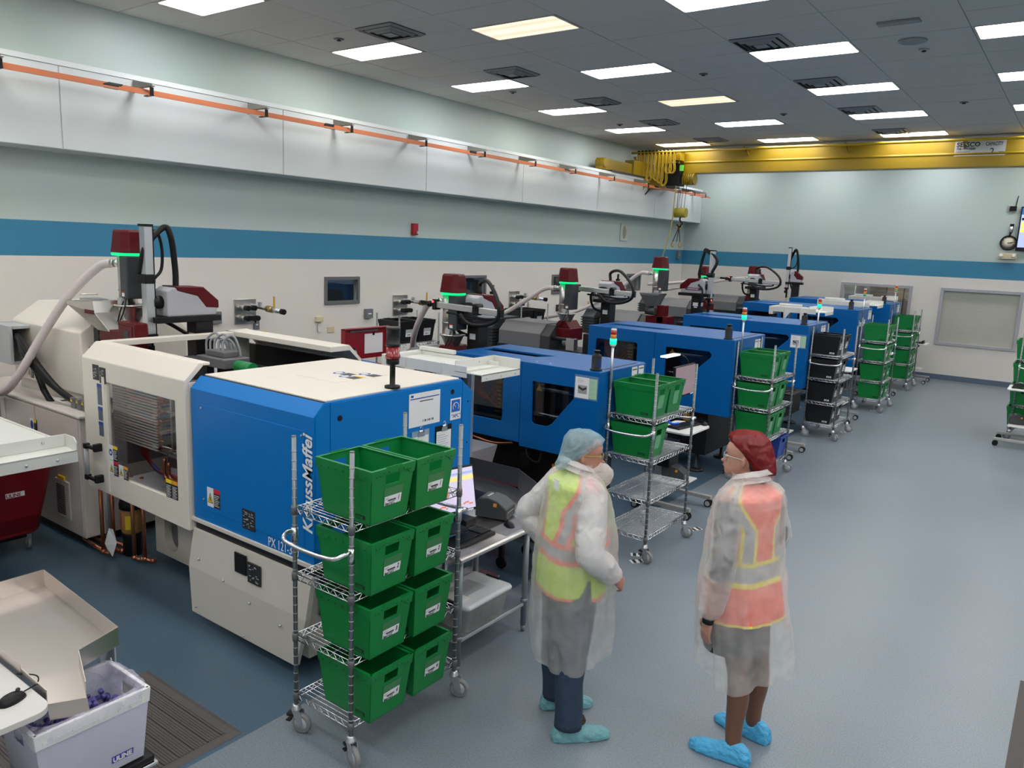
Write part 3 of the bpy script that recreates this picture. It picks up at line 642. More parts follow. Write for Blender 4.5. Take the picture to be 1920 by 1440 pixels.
g=G(); n=16; g.tube([(X+.003,4.065+.03*math.cos(PI*(1.2-1.4*k/n)),1.58+.03*math.sin(PI*(1.2-1.4*k/n))) for k in range(n+1)],.0025,5); g.tube([(X+.003,4.065,1.578),(X+.003,4.045,1.598)],.003,5); g.obj('gauge_symbol',LETW,P)
text('apc_lettering','"APC"',.036,(X+.003,4.022,1.504),(0,1,0),(0,0,1),BINK,P)
# clipboards
def clipboard(ya,za,board,lab):
    r=thing('clipboard',lab,'clipboard',(X,ya,za)); 
    G().box((X+.001,ya,za),(X+.004,ya+.165,za+.30)).obj('board',board,r)
    G().box((X+.005,ya+.008,za+.01),(X+.006,ya+.157,za+.262)).obj('paper_sheet',PAPER,r)
    g=G(); 
    for k in range(13): g.box((X+.0061,ya+.018,za+.04+.016*k),(X+.0065,ya+.10+.03*((k*7)%3)/2,za+.043+.016*k))
    g.obj('printed_lines',mat('grey_print',(.35,.35,.37),.6),r)
    g=G(); g.prism([(ya+.05,za+.26),(ya+.115,za+.26),(ya+.105,za+.30),(ya+.06,za+.30)],'x',X+.006,X+.012); g.cyl((X+.009,ya+.06,za+.295),(X+.009,ya+.105,za+.295),.009,10); g.tube([(X+.01,ya+.083+.011*math.cos(2*PI*k/12),za+.315+.013*math.sin(2*PI*k/12)) for k in range(12)],.002,5,closed=True); g.obj('clip',CHROME,r)
clipboard(3.63,1.17,mat('clear_board',(.25,.35,.45),.3),'clear clipboard hung on the blue end panel below the notice')
clipboard(3.86,1.17,BLK,'black clipboard hung on the blue end panel under the gauge label')
# bottle and tag below the door
r=thing('filter_bottle','lubricant bottle with black cap and yellow label under the cream door','bottle',(-6.25,3.2,.0))
C0=(-6.22,3.19,0)
G().lathe([(.075,.0),(.08,.18),(.085,.20)],C0,18).obj('stand',BLK,r)
G().lathe([(.082,.2),(.086,.22),(.086,.37),(.08,.40)],C0,18).obj('bowl',mat('amber_plastic',(.42,.22,.07),.25),r)
G().lathe([(.08,.40),(.096,.41),(.096,.45),(.08,.50),(.05,.52)],C0,18).obj('cap',BLK,r)
g=G(); 
def wrap(g,c,r,z0,z1,a0,a1,m=0,n=6):
    g.add([(c[0]+r*math.cos(a0+(a1-a0)*k/n),c[1]+r*math.sin(a0+(a1-a0)*k/n),z) for z in (z0,z1) for k in range(n+1)],[(k,k+1,n+2+k,n+1+k) for k in range(n)],m,True)
wrap(g,C0,.088,.24,.36,-1.1,-.35,0); wrap(g,C0,.088,.24,.38,-2.2,-1.75,1); wrap(g,C0,.0885,.29,.34,-2.4,-1.95,2); g.obj('labels',[SIGNY,SIGNR,PAPER],r)
r=thing('paper_tag','crumpled white paper tag hanging by the copper pipes','tag',(-6.3,3.0,.05))
g=G(); g.add([(-6.29,3.03,.25),(-6.24,3.04,.25),(-6.21,3.05,.14),(-6.23,3.02,.02),(-6.32,3.03,.03),(-6.31,3.0,.12)],[(0,1,2,5),(5,2,3,4)]); o=g.obj('tag_sheet',PAPER,r); sd=o.modifiers.new('thick','SOLIDIFY'); sd.thickness=.002

# ================================================================ DRYER HOPPERS, GRANULATORS
def dryer(x,y,zr,lab,small=True):
    """column dryer: maroon cap, green glowing ring, steel tube, grey control box, cone; zr = z of cone foot"""
    r=thing('material_dryer',lab,'dryer',(x,y,zr),'column dryers on the injection units')
    H=lambda z: (x,y,zr+z)
    G().lathe([(.05,0),(.055,.02),(.12,.16),(.125,.17),(.14,.172),(.14,.185),(.10,.187)],H(0),20).obj('cone',STEEL,r)
    g=G(); g.lathe([(.075,.187),(.075,.60)],(x-.045,y,zr),18); g.lathe([(.08,.3),(.08,.31)],(x-.045,y,zr),18); g.obj('drying_tube',STEEL,r)
    g=G(); g.box((x+.015,y-.10,zr+.24),(x+.135,y+.08,zr+.60)); cb=g.obj('control_box',mat('charcoal_case',(.035,.04,.045),.4),r,bevel=.01)
    g=G(); g.box((x+.045,y-.102,zr+.26),(x+.085,y-.1,zr+.29),0); g.box((x+.045,y-.1025,zr+.29),(x+.085,y-.1,zr+.30),1); g.obj('mini_label',[PAPER,SIGNR],cb)
    G().box((x+.0,y-.12,zr+.19),(x+.06,y-.06,zr+.245)).obj('junction_box',LGRY,r)
    g=G(); g.lathe([(.135,.60),(.14,.605),(.14,.622),(.13,.625)],(x,y,zr),6,sm=False); g.obj('glow_ring',GLOW,r)
    g=G(); n=12
    def oct(s,z): return [(x+s*c*1.0,y+s*d*.9,zr+z) for c,d in ((-1,-.55),(-.6,-1),(.6,-1),(1,-.55),(1,.55),(.6,1),(-.6,1),(-1,.55))]
    g.loft([oct(.135,.625),oct(.128,.67),oct(.112,.80),oct(.10,.82)],sm=False); g.obj('cap',MAROON,r,bevel=.008)
    g=G(); g.cyl((x-.11,y-.03,zr+.53),(x-.16,y-.05,zr+.53),.03,12); g.cyl((x-.16,y-.05,zr+.53),(x-.18,y-.06,zr+.53),.036,12); g.obj('hose_port',STEEL,r)
    g=G(); g.tube(bez([(x+.06,y-.1,zr+.22),(x+.05,y-.13,zr+.12),(x-.02,y-.12,zr+.02),(x-.1,y-.1,zr-.06)],6),.006,6); g.tube(bez([(x+.09,y-.09,zr+.25),(x+.1,y-.12,zr+.14),(x+.0,y-.12,zr+.02)],6),.005,6); g.obj('cable',BLK,r)
    g=G(); g.box((x-.02,y-.11,zr+.195),(x+.01,y-.08,zr+.215)); g.obj('red_valve',REDL,r)
    return r
def hose(name,lab,pts,r=.03):
    g=G(); P=bez(pts,14); rr=[r*(1+.05*(k%2)) for k in range(len(P))]; g.tube(P,rr,12); o=g.obj(name,HOSE,label=lab,cat='hose',group='pale material hoses'); return o
DR=[(-6.66,3.5,1.88),(-5.40,6.3,1.56),(-5.94,9.4,1.60),(-5.98,12.4,1.79),(-6.42,15.4,1.62),(-6.45,18.4,1.63)]
DL=['column dryer with maroon cap and green ring on the nearest cream machine','column dryer with its cap behind the robot arm of second machine','column dryer on the third machine, left of its horizontal robot arm','tallest standing column dryer, just left of the red robot in mid row','column dryer partly behind the fourth machine robot arm','farthest column dryer, behind the fifth robot']
for (x,y,z),l in zip(DR,DL): dryer(x,y,z,l)
hose('material_hose','long pale ribbed hose curving down from the nearest dryer to the left edge',[(-6.84,3.44,2.41),(-7.02,3.40,2.36),(-7.25,3.25,2.10),(-7.45,3.1,1.75),(-7.62,2.95,1.38),(-7.85,2.9,1.20),(-8.2,2.9,1.19),(-8.9,2.95,1.3)],.036)
hose('material_hose','pale hose from the second machine dryer drooping over the red toolbox',[(-5.58,6.25,2.09),(-5.72,6.25,2.03),(-5.95,6.35,1.80),(-6.2,6.55,1.60),(-6.55,6.9,1.42),(-7.0,7.3,1.3)],.032)
hose('material_hose','pale hose sweeping from the third machine dryer to the left',[(-6.12,9.35,2.13),(-6.3,9.33,2.10),(-6.62,9.3,1.90),(-7.0,9.25,1.68),(-7.4,9.2,1.6)],.032)
hose('material_hose','pale hose between third and fourth machine dryers',[(-6.16,12.35,2.32),(-6.35,12.35,2.30),(-6.7,12.3,2.02),(-7.1,12.2,1.75),(-7.5,12.1,1.55),(-8.1,12.0,1.4)],.032)
hose('material_hose','pale hose behind the red robot',[(-6.6,15.35,2.15),(-6.9,15.3,2.08),(-7.6,15.2,2.0)],.03)
hose('material_hose','pale hose reaching the wall behind the fifth robot',[(-6.63,18.35,2.16),(-7.0,18.3,2.1),(-8.6,18.2,1.75)],.03)
# granulator by the near dryer
r=thing('granulator','maroon dosing unit with tilted steel hopper on the nearest machine','granulator',(-6.9,3.35,1.62))
g=G(); g.box((-6.46,3.27,1.70),(-6.18,3.38,1.95)); g.box((-6.80,3.28,1.66),(-6.46,3.58,1.86)); g.box((-7.05,3.27,1.62),(-6.2,3.40,1.68)); g.obj('body',MAROON,r,bevel=.012)
g=G(); g.box((-6.41,3.266,1.76),(-6.23,3.27,1.92),0); g.box((-6.36,3.264,1.80),(-6.28,3.2665,1.88),1)
g.obj('face_plate',[MAROON,DKG],r)
G().box((-6.41,3.264,1.705),(-6.22,3.27,1.74)).obj('yellow_tag',SIGNY,r)
text('id_lettering','DRD-004',.034,(-6.40,3.2625,1.710),(1,0,0),(0,0,1),INK,r)
text('balance_lettering','the BALANCE',.045,(-6.98,3.266,1.632),(1,0,0),(0,0,1),LETW,r)
G().cyl((-6.95,3.4,1.77),(-6.65,3.4,1.77),.075,16).obj('motor',STEEL,r)
g=G(); g.cyl((-7.08,3.4,1.8),(-6.95,3.4,1.8),.02,8); g.box((-7.0,3.32,1.7),(-6.9,3.48,1.84)); g.obj('motor_end',DKG,r)
g=G(); g.loft([[(-7.2,3.2,2.07),(-6.72,3.2,2.10),(-6.72,3.5,2.10),(-7.2,3.5,2.07)],[(-7.19,3.2,2.04),(-6.70,3.2,2.0),(-6.70,3.5,2.0),(-7.19,3.5,2.04)],[(-6.82,3.28,1.84),(-6.62,3.28,1.84),(-6.62,3.45,1.84),(-6.82,3.45,1.84)]],sm=False); hp=g.obj('hopper',STEEL,r,bevel=.004)
g=G(); g.box((-6.86,3.196,1.985),(-6.70,3.2,2.02)); g.obj('maker_strip',MAROON,hp); g=G(); g.box((-7.05,3.25,2.085),(-6.85,3.4,2.10)); g.cyl((-7.04,3.25,2.13),(-7.04,3.4,2.13),.008,8); g.obj('lid_handle',STEEL,hp)
# feeder hopper on the fourth machine
r=thing('feeder_hopper','small grey steel feeder hopper beside the fourth dryer','hopper',(-5.95,12.1,1.65))
g=G(); g.loft([[(-6.12,11.95,2.0),(-5.75,11.95,2.0),(-5.75,12.25,2.0),(-6.12,12.25,2.0)],[(-6.10,11.95,1.97),(-5.77,11.95,1.97),(-5.77,12.25,1.97),(-6.10,12.25,1.97)],[(-6.03,12.05,1.78),(-5.87,12.05,1.78),(-5.87,12.15,1.78),(-6.03,12.15,1.78)]],sm=False); g.obj('bin',GRY,r)
G().cyl((-6.02,12.05,1.70),(-5.85,12.05,1.70),.06,12).obj('motor',DKG,r); 
g=G(); g.box((-5.85,12.1,1.5),(-5.72,12.3,1.80)); g.box((-6.05,12.1,1.48),(-5.65,12.4,1.62)); g.obj('maroon_body',MAROON,r,bevel=.01)

# ================================================================ ROBOTS
def robot(x,y,z0,zc,ang,lab,vertical=True,off=.20,armlen=.86,hd=0,cover=MAROON,body0=-.30,body1=.14,armang=0):
    r=thing('sprue_robot',lab,'robot',(x,y,z0),'sprue picker robots'); 
    R=Matrix.Translation((x,y,0))@Matrix.Rotation(ang,4,'Z')
    def T(p): return R@Vector(p)
    g=G(); g.box((-.085,-.075,z0),(.085,.075,zc),M=R); g.box((-.11,-.1,z0),(.11,.1,z0+.03),M=R); col=g.obj('column',BLK2,r,bevel=.006)
    g=G(); g.box((-.05,-.0765,zc-.17),(.05,-.075,zc-.11),M=R); g.box((-.03,-.0765,zc-.20),(.03,-.075,zc-.18),M=R); g.box((.0755+.01,-.04,zc-.17),(.0865,.04,zc-.11),M=R); g.obj('data_plate',PAPER,col)
    G().box((body0-.02,-.12,zc),(body1+.1,.12,zc+.05),M=R).obj('swivel_base',BLK,r,bevel=.004)
    b0,b1=body0,body1
    g=G(); pr=[(b0+.02,zc+.05),(b1,zc+.05),(b1,zc+.27),(b1-.05,zc+.30),(b0+.16,zc+.29),(b0,zc+.16)]
    vs=[];n=len(pr)
    g.loft([[T((a,-.105,c)) for a,c in pr],[T((a,.105,c)) for a,c in pr]],sm=False); bd=g.obj('body',mat('robot_light_grey',(.42,.42,.45),.4),r,bevel=.012)
    pr=[(b0-.005,zc+.11),(b0-.005,zc+.18),(b0+.14,zc+.30),(b1-.07,zc+.31),(b1-.09,zc+.27),(b0+.2,zc+.22),(b0+.12,zc+.12)]
    g=G(); g.loft([[T((a,-.11,c)) for a,c in pr],[T((a,.11,c)) for a,c in pr]],sm=False); g.obj('cover',cover,bd,bevel=.01)
    g=G(); g.prism([(b0+.10,zc+.10),(b1-.06,zc+.10),(b1-.04,zc+.145),(b0+.12,zc+.145)],'y',-.112,-.106); g.v=[R@p for p in g.v]; g.obj('logo_band',mat('dull_purple',(.14,.02,.07),.4),bd)
    g=G(); g.box((b0+.14,-.1125,zc+.113),(b1-.1,-.1119,zc+.132),M=R); g.obj('band_mark',LGRY,bd)
    g=G(); g.cyl(T((b1,0,zc+.17)),T((off-.03,0,zc+.17)),.055,14); g.obj('arm_joint',BLK,r)
    # arm frame: local origin at joint
    J=Matrix.Translation(T((off,0,zc+.17)))@Matrix.Rotation(ang,4,'Z')@(Matrix.Identity(4) if vertical else Matrix.Rotation(-PI/2*1.02,4,'X'))@Matrix.Rotation(armang,4,'X')
    up=armlen*.66+hd; dn=armlen*.34-hd
    bw=.035 if vertical else .026
    g=G(); g.box((-bw,-bw*1.2,-dn),(bw,bw*1.2,up),M=J); ab=g.obj('arm_beam',ALU,r,bevel=.004)
    g=G(); g.box((-bw-.005,-bw-.015,up),(bw+.005,bw+.015,up+.018),M=J); g.box((-.045,-.012,-dn),(-.035,.04,up),M=J); g.box((-.045,-.055,-dn-.04),(.045,.055,-dn),M=J); g.obj('arm_ends',BLK,ab)
    g=G(); g.box((-bw-.012,-.05,.16),(bw+.012,.05,.24),M=J); g.cyl(J@Vector((-.07,-.04,.20)),J@Vector((.05,-.04,.20)),.028,12); g.obj('cable_clamp',BLK,ab,bevel=.01)
    g=G(); g.cyl(J@Vector((0,0,-dn-.04)),J@Vector((0,0,-dn-.11)),.03,10); g.sphere(J@Vector((.02,0,-dn-.10)),.035,8); g.box((-.03,-.02,-dn-.24),(.01,.02,-dn-.1),M=J); wr=g.obj('wrist',BLK,r)
    g=G(); g.box((-.028,-.012,-dn-.28),(-.012,.012,-dn-.23),M=J); g.prism([(-.03,-dn-.32),(-.015,-dn-.32),(-.005,-dn-.27),(-.02,-dn-.27)],'y',-.01,.01); g.prism([(.02,-dn-.32),(.035,-dn-.32),(.005,-dn-.27),(-.01,-dn-.27)],'y',-.01,.01)
    g.v[8:]=[J@p for p in g.v[8:]]; g.obj('gripper',STEEL,wr)
    G().sphere(J@Vector((.05,-.03,-dn-.03)),.012,6).obj('red_led',mat('red_led',(.6,.02,.02),.3,emit=(1,.05,.05),es=2),wr)
    c1=J@Vector((.03,-.06,.24)); 
    if vertical:
        pts=[c1,c1+Vector((.07,.02,.22)),T((body1-.05,.0,zc+.80)),T((body1-.10,.02,zc+.72)),T((body1-.14,.0,zc+.45)),T((body1-.14,0,zc+.29))]
        g=G(); g.tube(bez(pts,8),.026,9); g.obj('thick_hose',BLK,r)
        g=G(); g.tube(bez([J@Vector((-.09,-.05,.20)),J@Vector((-.16,-.06,.28)),J@Vector((-.17,-.06,.46)),J@Vector((-.12,-.05,.60)),J@Vector((-.04,-.04,.55))],7),.013,8); g.obj('cable_loop',BLK,r)
    else:
        pts=[J@Vector((.0,.06,.22)),J@Vector((-.0,.10,.40)),J@Vector((0,.02,.52)),J@Vector((0,-.0,.46))]
        g=G(); top=T((body1-.16,0,zc+.31)); e=J@Vector((0,.05,up-.08))
        Z=lambda q:Vector((0,0,q)); RE=J@Vector((.03,0,up-.02)); g.tube(bez([top,top+Z(.11),top.lerp(RE,.45)+Z(.21),RE+Z(.12),RE+Z(-.04)+(RE-top).normalized()*.02,J@Vector((.05,0,up*.7))+Z(-.13),J@Vector((.06,0,up*.3))+Z(-.14),J@Vector((.05,0,.02))+Z(-.06)],7),.021,9); g.obj('thick_hose',BLK,r)
        g=G(); g.tube(bez([J@Vector((.0,.07,-.2)),J@Vector((.0,.075,.1)),J@Vector((0,.08,.3)),J@Vector((0,.055,.46)),J@Vector((0,.0,.40))],7),.013,8); g.obj('cable_loop',BLK,r)
        g=G(); g.box((body0+.05,-.01,zc+.30),(body0+.075,.01,zc+.40),M=R); g.box((body0+.035,-.02,zc+.30),(body0+.09,.02,zc+.33),M=R); g.obj('antenna',BLK,bd)
    g=G(); a=T((body0+.1,-.05,zc+.02)); g.tube(bez([T((body1-.1,-.11,zc+.2)),T((body1+.02,-.2,zc+.1)),T((.12,-.18,zc-.08)),T((.06,-.08,zc-.14))],7),.018,8); g.obj('service_cable',BLK,r)
    return r
robot(-6.38,3.97,1.40,1.93,-PI/2,'nearest sprue robot with tall vertical silver arm and maroon cover',True,off=.47,armlen=.90,hd=.04,body0=-.12,body1=.36)
robot(-5.20,6.48,1.50,1.87,-PI/2,'sprue robot on the second machine with horizontal arm and black hose loop',False,off=.27,armlen=.84,hd=-.05)
robot(-5.55,9.9,1.60,1.95,-PI/2,'sprue robot on the third machine with horizontal silver arm',False,off=.26,armlen=.88,hd=-.05)
robot(-5.47,12.9,1.6,1.96,0,'sprue robot with maroon cover and upright arm on the fourth machine',True,off=.21,armlen=.80,hd=.08)
robot(-5.53,15.9,1.7,2.02,-PI/2,'sprue robot on the fifth machine with horizontal arm',False,off=.26,armlen=1.0,hd=-.07)
robot(-5.60,18.9,1.7,2.06,PI*1.06,'farthest sprue robot with upright arm near the far wall',True,off=.2,armlen=.92,hd=.06,body0=-.14,body1=.13)

# ================================================================ BLUE MACHINES 2-6
def blue_machine(n,xl,xs,xr,ya,yb,zt,zb,lab,hop,green=True):
    r=thing('injection_moulding_machine',lab,'machine',((xl+xr)/2,(ya+yb)/2,0),'deep blue injection moulding machines')
    L=xr-xs; Lw=xs-xl
    # clamp front panel with trapezoid window
    w=[(xs+.13,zt-.18),(xs+.62*L+.02,zt-.17),(xs+.665*L,zt-.215),(xs+.33*L,zt-.56),(xs+.14,zt-.57)]
    w=[(xs+.15*L,zt-.165),(xs+.70*L,zt-.165),(xs+.735*L,zt-.20),(xs+.725*L,zt-.235),(xs+.43*L,zt-.53),(xs+.36*L,zt-.565),(xs+.19*L,zt-.565),(xs+.155*L,zt-.54)]
    g=G(); g.plate([(xs+.003,zb-.03),(xr,zb-.03),(xr,zt),(xs+.003,zt)],[w],'y',ya,ya+.02); g.obj('clamp_panel',BLUE2,r,bevel=.003)
    w2=[(xl+.12*Lw,zt-.18),(xl+.75*Lw,zt-.18),(xl+.75*Lw,zt-.60),(xl+.12*Lw,zt-.60)]
    g=G(); g.plate([(xl,zb),(xs-.003,zb),(xs-.003,zt),(xl,zt)],[rrect(xl+.12*Lw,zt-.60,xl+.75*Lw,zt-.16,.03,3)[::-1]],'y',ya+.004,ya+.024); g.obj('mould_door',BLUE2,r,bevel=.003)
    # top cover with mould slot
    sx0,sx1=xl+.08,xs+.02
    g=G(); g.plate([(xl,ya+.02),(xr,ya+.02),(xr,yb-.06),(xr-.05,yb),(xl,yb)],[[(sx0,ya+.36),(sx1-.12,ya+.36),(sx1,ya+.56),(sx0,ya+.56)]],'z',zt-.02,zt); g.obj('top_cover',BLUE2,r,bevel=.003)
    g=G(); 
    for a,b in ((xs+.12*L,ya+.10),(xs+.95*L,ya+.12),(xs+.95*L,yb-.12),(xs+.5*L,yb-.05),(xs+.1*L,yb-.05),(xs+.3*L,ya+.1)): g.cyl((a,b,zt),(a,b,zt+.004),.009,8)
    g.obj('cover_bolts',ALU,r)
    G().box((xs+.90*L,ya+.18,zt),(xs+.925*L,yb-.12,zt+.002)).obj('cover_slot',BLK,r)
    # end face, rear
    g=G(); g.plate([(ya+.02,zb-.03),(ya+.02,zt-.02),(yb-.06,zt-.02),(yb-.06,zb+.05),(ya+.12,zb-.03)],[],'x',xr-.02,xr); g.obj('end_panel',BLUE2,r)
    G().box((xl,yb-.02,zb),(xr-.05,yb,zt-.02)).obj('rear_panel',BLUE2,r)
    G().box((xl,ya+.024,zb),(xl+.015,yb-.02,zt-.02)).obj('wall_side_panel',BLUE2,r)
    # interior
    G().box((xl+.05,ya+.70*(yb-ya),zb+.05),(xr-.08,ya+.74*(yb-ya),zt-.06)).obj('interior_screen',BLK2,r)
    g=G(); g.box((xs-.1,ya+.2,zb+.1),(xs+.05,yb-.2,zt-.12)); g.box((xs+.3*L,ya+.16,zt-.42),(xr-.2*L,ya+.5,zt-.25)); g.obj('platen',DKG,r,bevel=.01)
    g=G()
    for z in (zt-.25,zt-.5): g.cyl((xl+.1,ya+.16,z),(xr-.3,ya+.16,z),.025,10)
    g.obj('tie_bars',CHROME,r)
    random.seed(n)
    g=G()
    for k in range(9): z=zt-.22-.04*k; g.cyl((xl+.55*Lw,ya+.12,z),(xl+.62*Lw,ya+.12,z),.012,6)
    g.obj('brass_fittings',BRASS,r)
    for k in range(4):
        g=G(); a=xl+.2*Lw+.04*k; g.tube(bez([(a,ya+.1,zt-.22),(a+.05,ya+.08,zt-.35),(a+.2,ya+.09,zt-.42-.02*k),(xl+.58*Lw,ya+.11,zt-.26-.05*k)],5),.008,6); g.obj('red_hose',MATS['red_hose'],r)
    g=G(); g.tube(bez([(xs+.2*L,ya+.1,zb+.08),(xs+.3*L,ya+.1,zb+.14),(xs+.42*L,ya+.1,zb+.07)],5),.02,8); g.obj('red_hose',MATS['red_hose'],r)
    g=G(); g.box((xl+.15,ya+.15,zt-.62),(xs-.1,ya+.17,zt-.60)); g.obj('inner_rail',ALU,r)
    # sticker in window
    g=G(); g.add([(xs+.19*L,ya+.022,zt-.25),(xs+.27*L,ya+.022,zt-.25),(xs+.23*L,ya+.022,zt-.185)],[(0,1,2)]); g.obj('triangle_sticker',mat('dull_amber',(.35,.2,.03),.5),r)
    G().box((xs+.14*L,ya+.021,zt-.6),(xs+.75*L,ya+.024,zt-.15)).obj('window_pane',DGLS,r)
    G().box((xl+.1*Lw,ya+.025,zt-.62),(xl+.77*Lw,ya+.028,zt-.15)).obj('window_pane',DGLS,r)
    # base & feet
    g=G(); g.box((xl-.1,ya+.12,.22),(xr-.30,yb-.06,zb)); g.obj('base_frame',BLK,r)
    for a,b in ((xr-.42,ya+.16),(xr-.42,yb-.12),(xl+.35,ya+.2)):
        g=G(); g.lathe([(.10,0),(.10,.02),(.06,.035),(.022,.045),(.022,.22)],(a,b,0),18); g.obj('levelling_foot',BLK2,r)
    g=G(); g.cyl((xs+.45*L,ya+.1,.30),(xs+.45*L,ya+.1,.62),.05,12); g.obj('lubricator',BLK,r)
    G().cyl((xs+.45*L,ya+.1,.62),(xs+.45*L,ya+.1,.72),.045,12).obj('oil_cup',mat('amber_oil',(.45,.2,.03),.2),r)
    g=G(); g.box((xs+.36*L,ya+.09,.42),(xs+.40*L,ya+.1,.5)); g.obj('yellow_tag',SIGNY,r)
    g=G(); g.tube(bez([(xs+.05,ya+.06,zb+.0),(xs+.08,ya+.04,zb-.12),(xs+.2,ya+.05,zb-.16),(xs+.22,ya+.07,zb-.02)],6),.012,7); g.box((xs,ya+.05,zb-.25),(xs+.1,ya+.1,zb-.1)); g.obj('cable_gland',BLK,r)
    g=G(); g.tube(bez([(xl+.2,ya+.05,zb-.04),(xl+.5,ya+.05,zb-.07),(xs-.1,ya+.06,zb-.03)],6),.014,7); g.obj('copper_pipe_run',COPPER,r)
    # injection unit cover
    a,b=hop-(.95 if n>2 else .42),hop-.12; yc=ya+.25; zi=zt-.08
    g=G(); g.prism([(yc-.1,zt-.42),(yc-.1,zi-.14),(yc+.06,zi),(yc+.55,zi),(yc+.68,zi-.14),(yc+.68,zt-.42)],'x',a,b-.1); g.obj('injection_cover',GRY,r,bevel=.006)
    g=G(); g.prism([(yc-.08,zt-.42),(yc-.08,zi-.16),(yc+.08,zi-.01),(yc+.5,zi-.01),(yc+.66,zi-.16),(yc+.66,zt-.42)],'x',b-.1,b+.05); g.obj('cover_end',DKG,r,bevel=.006)
    g=G(); g.prism([(yc-.1,zt-.5),(yc-.1,zi-.12),(yc+.04,zi+.01),(yc+.55,zi+.01),(yc+.66,zi-.12),(yc+.66,zt-.5)],'x',a-.35,a-.12)
    for k in range(6): g.box((a-.37,yc-.12,zt-.45+.045*k),(a-.10,yc+.66,zt-.43+.045*k))
    if n>2: g.obj('louvred_motor_cover',mat('louvre_charcoal',(.035,.04,.045),.45),r)
    g=G(); g.box((a-(.3 if n>2 else 0),yc,.3),(xl,yc+.55,zt-.42)); g.obj('injection_bed',DKG,r)
    g=G(); g.box((hop-.15,yc+.1,zt-.30),(hop+.15,yc+.45,zt-.12)); g.prism([(hop-.14,zt-.12),(hop+.14,zt-.12),(hop+.06,zt-.02),(hop-.06,zt-.02)],'y',yc+.12,yc+.42); g.obj('feed_throat',MAROON,r,bevel=.01)
    g=G(); g.cyl((b,yc-.02,zt-.26),(hop+.3,yc-.02,zt-.26),.028,10); g.obj('pull_rod',BLK2,r)
    g=G(); g.cyl((hop+.12,yc+.0,zt-.3),(hop+.30,yc+.0,zt-.3),.05,12); g.box((hop+.2,yc-.07,zt-.4),(hop+.33,yc+.03,zt-.24)); g.obj('servo_motor',ALU,r)
    g=G()
    for k in range(6): g.cyl((xl-.10,yc-.03,zt-.5+.05*k),(xl-.04,yc-.03,zt-.5+.05*k),.012,7)
    g.obj('brass_nipples',BRASS,r)
    g=G(); g.box((xl-.2,yc-.05,zt-.55),(xl-.1,yc+.25,zt-.15)); g.obj('valve_manifold',BLK2,r)
    return r
def canister(x,y,z,lab):
    r=thing('grease_canister',lab,'canister',(x,y,z),'black canisters on the blue machines')
    G().lathe([(.055,0),(.055,.012),(.044,.014),(.044,.125),(.036,.14),(.022,.145),(.022,.165),(.028,.166),(.028,.178)],(x,y,z),18).obj('bottle',BLK,r)
    g=G(); wrap(g,(x,y,z),.0448,z+.03,z+.10,-1.0,.1); g.obj('blue_label',mat('navy_label',(.01,.03,.12),.4),r)
def stacklight(x,y,z,h,lab,lit=True):
    r=thing('stack_light',lab,'stack light',(x,y,z),'signal stack lights on poles')
    G().cyl((x,y,z),(x,y,z+h),.011,10).obj('pole',ALU,r)
    G().lathe([(.02,0),(.026,.012),(.026,.02)],(x,y,z+h),14).obj('socket',WHT,r)
    for k,(m,nm) in enumerate(((TEAL if lit else mat('green_lens',(.1,.4,.15),.3),'green_lamp'),(AMBL,'amber_lamp'),(REDL,'red_lamp'))):
        G().lathe([(.026 if k or not lit else .03,0),(.026 if k or not lit else .03,.05 if k==0 else .036)],(x,y,z+h+.02+(0 if k==0 else .05+.036*(k-1))),14).obj(nm,m,r)
    G().lathe([(.027,0),(.022,.014)],(x,y,z+h+.142),14).obj('cap',WHT,r)
BM=[(2,-4.96,-4.12,-3.29,5.80,6.72,1.65,.88,-5.40),(3,-5.28,-4.31,-3.28,8.93,10.05,1.70,.80,-5.94),(4,-5.28,-4.31,-3.28,11.92,13.03,1.70,.78,-5.98),(5,-5.4,-4.5,-3.28,14.95,16.1,1.80,.80,-6.42),(6,-5.4,-4.5,-3.31,17.85,19.1,1.80,.80,-6.45)]
BL=['deep blue moulding machine behind the man, trapezoid window and open top slot','deep blue moulding machine whose window frames a lit lamp and monitor','deep blue moulding machine behind the cart of black totes','deep blue moulding machine with large white maker letters on its end','deep blue moulding machine closest to the far wall']
for a,l in zip(BM,BL): blue_machine(*a[:8],l,a[8])
for (x,y,z),l in zip([(-3.39,5.90,1.65),(-3.39,9.0,1.70),(-3.38,12.02,1.70),(-3.45,15.1,1.80),(-3.47,18.0,1.80)],['nearest black canister, on the blue machine behind the man','black canister standing on the third machine','black canister on the machine behind black totes','black canister standing on the fifth machine','farthest black canister, standing on the last blue machine']): canister(x,y,z,l)
for i,((x,y,z,h),l) in enumerate(zip([(-3.265,5.95,1.50,.37),(-3.24,9.05,1.55,.38),(-3.22,12.15,1.55,.40),(-3.25,15.15,1.66,.37),(-3.28,18.1,1.66,.38)],['nearest stack light, glowing green above the green totes beside man','stack light glowing green over the third cart','stack light glowing green above the black totes','unlit stack light on the fifth machine','unlit farthest stack light seen against the far window'])): stacklight(x,y,z,h,l,i<3)
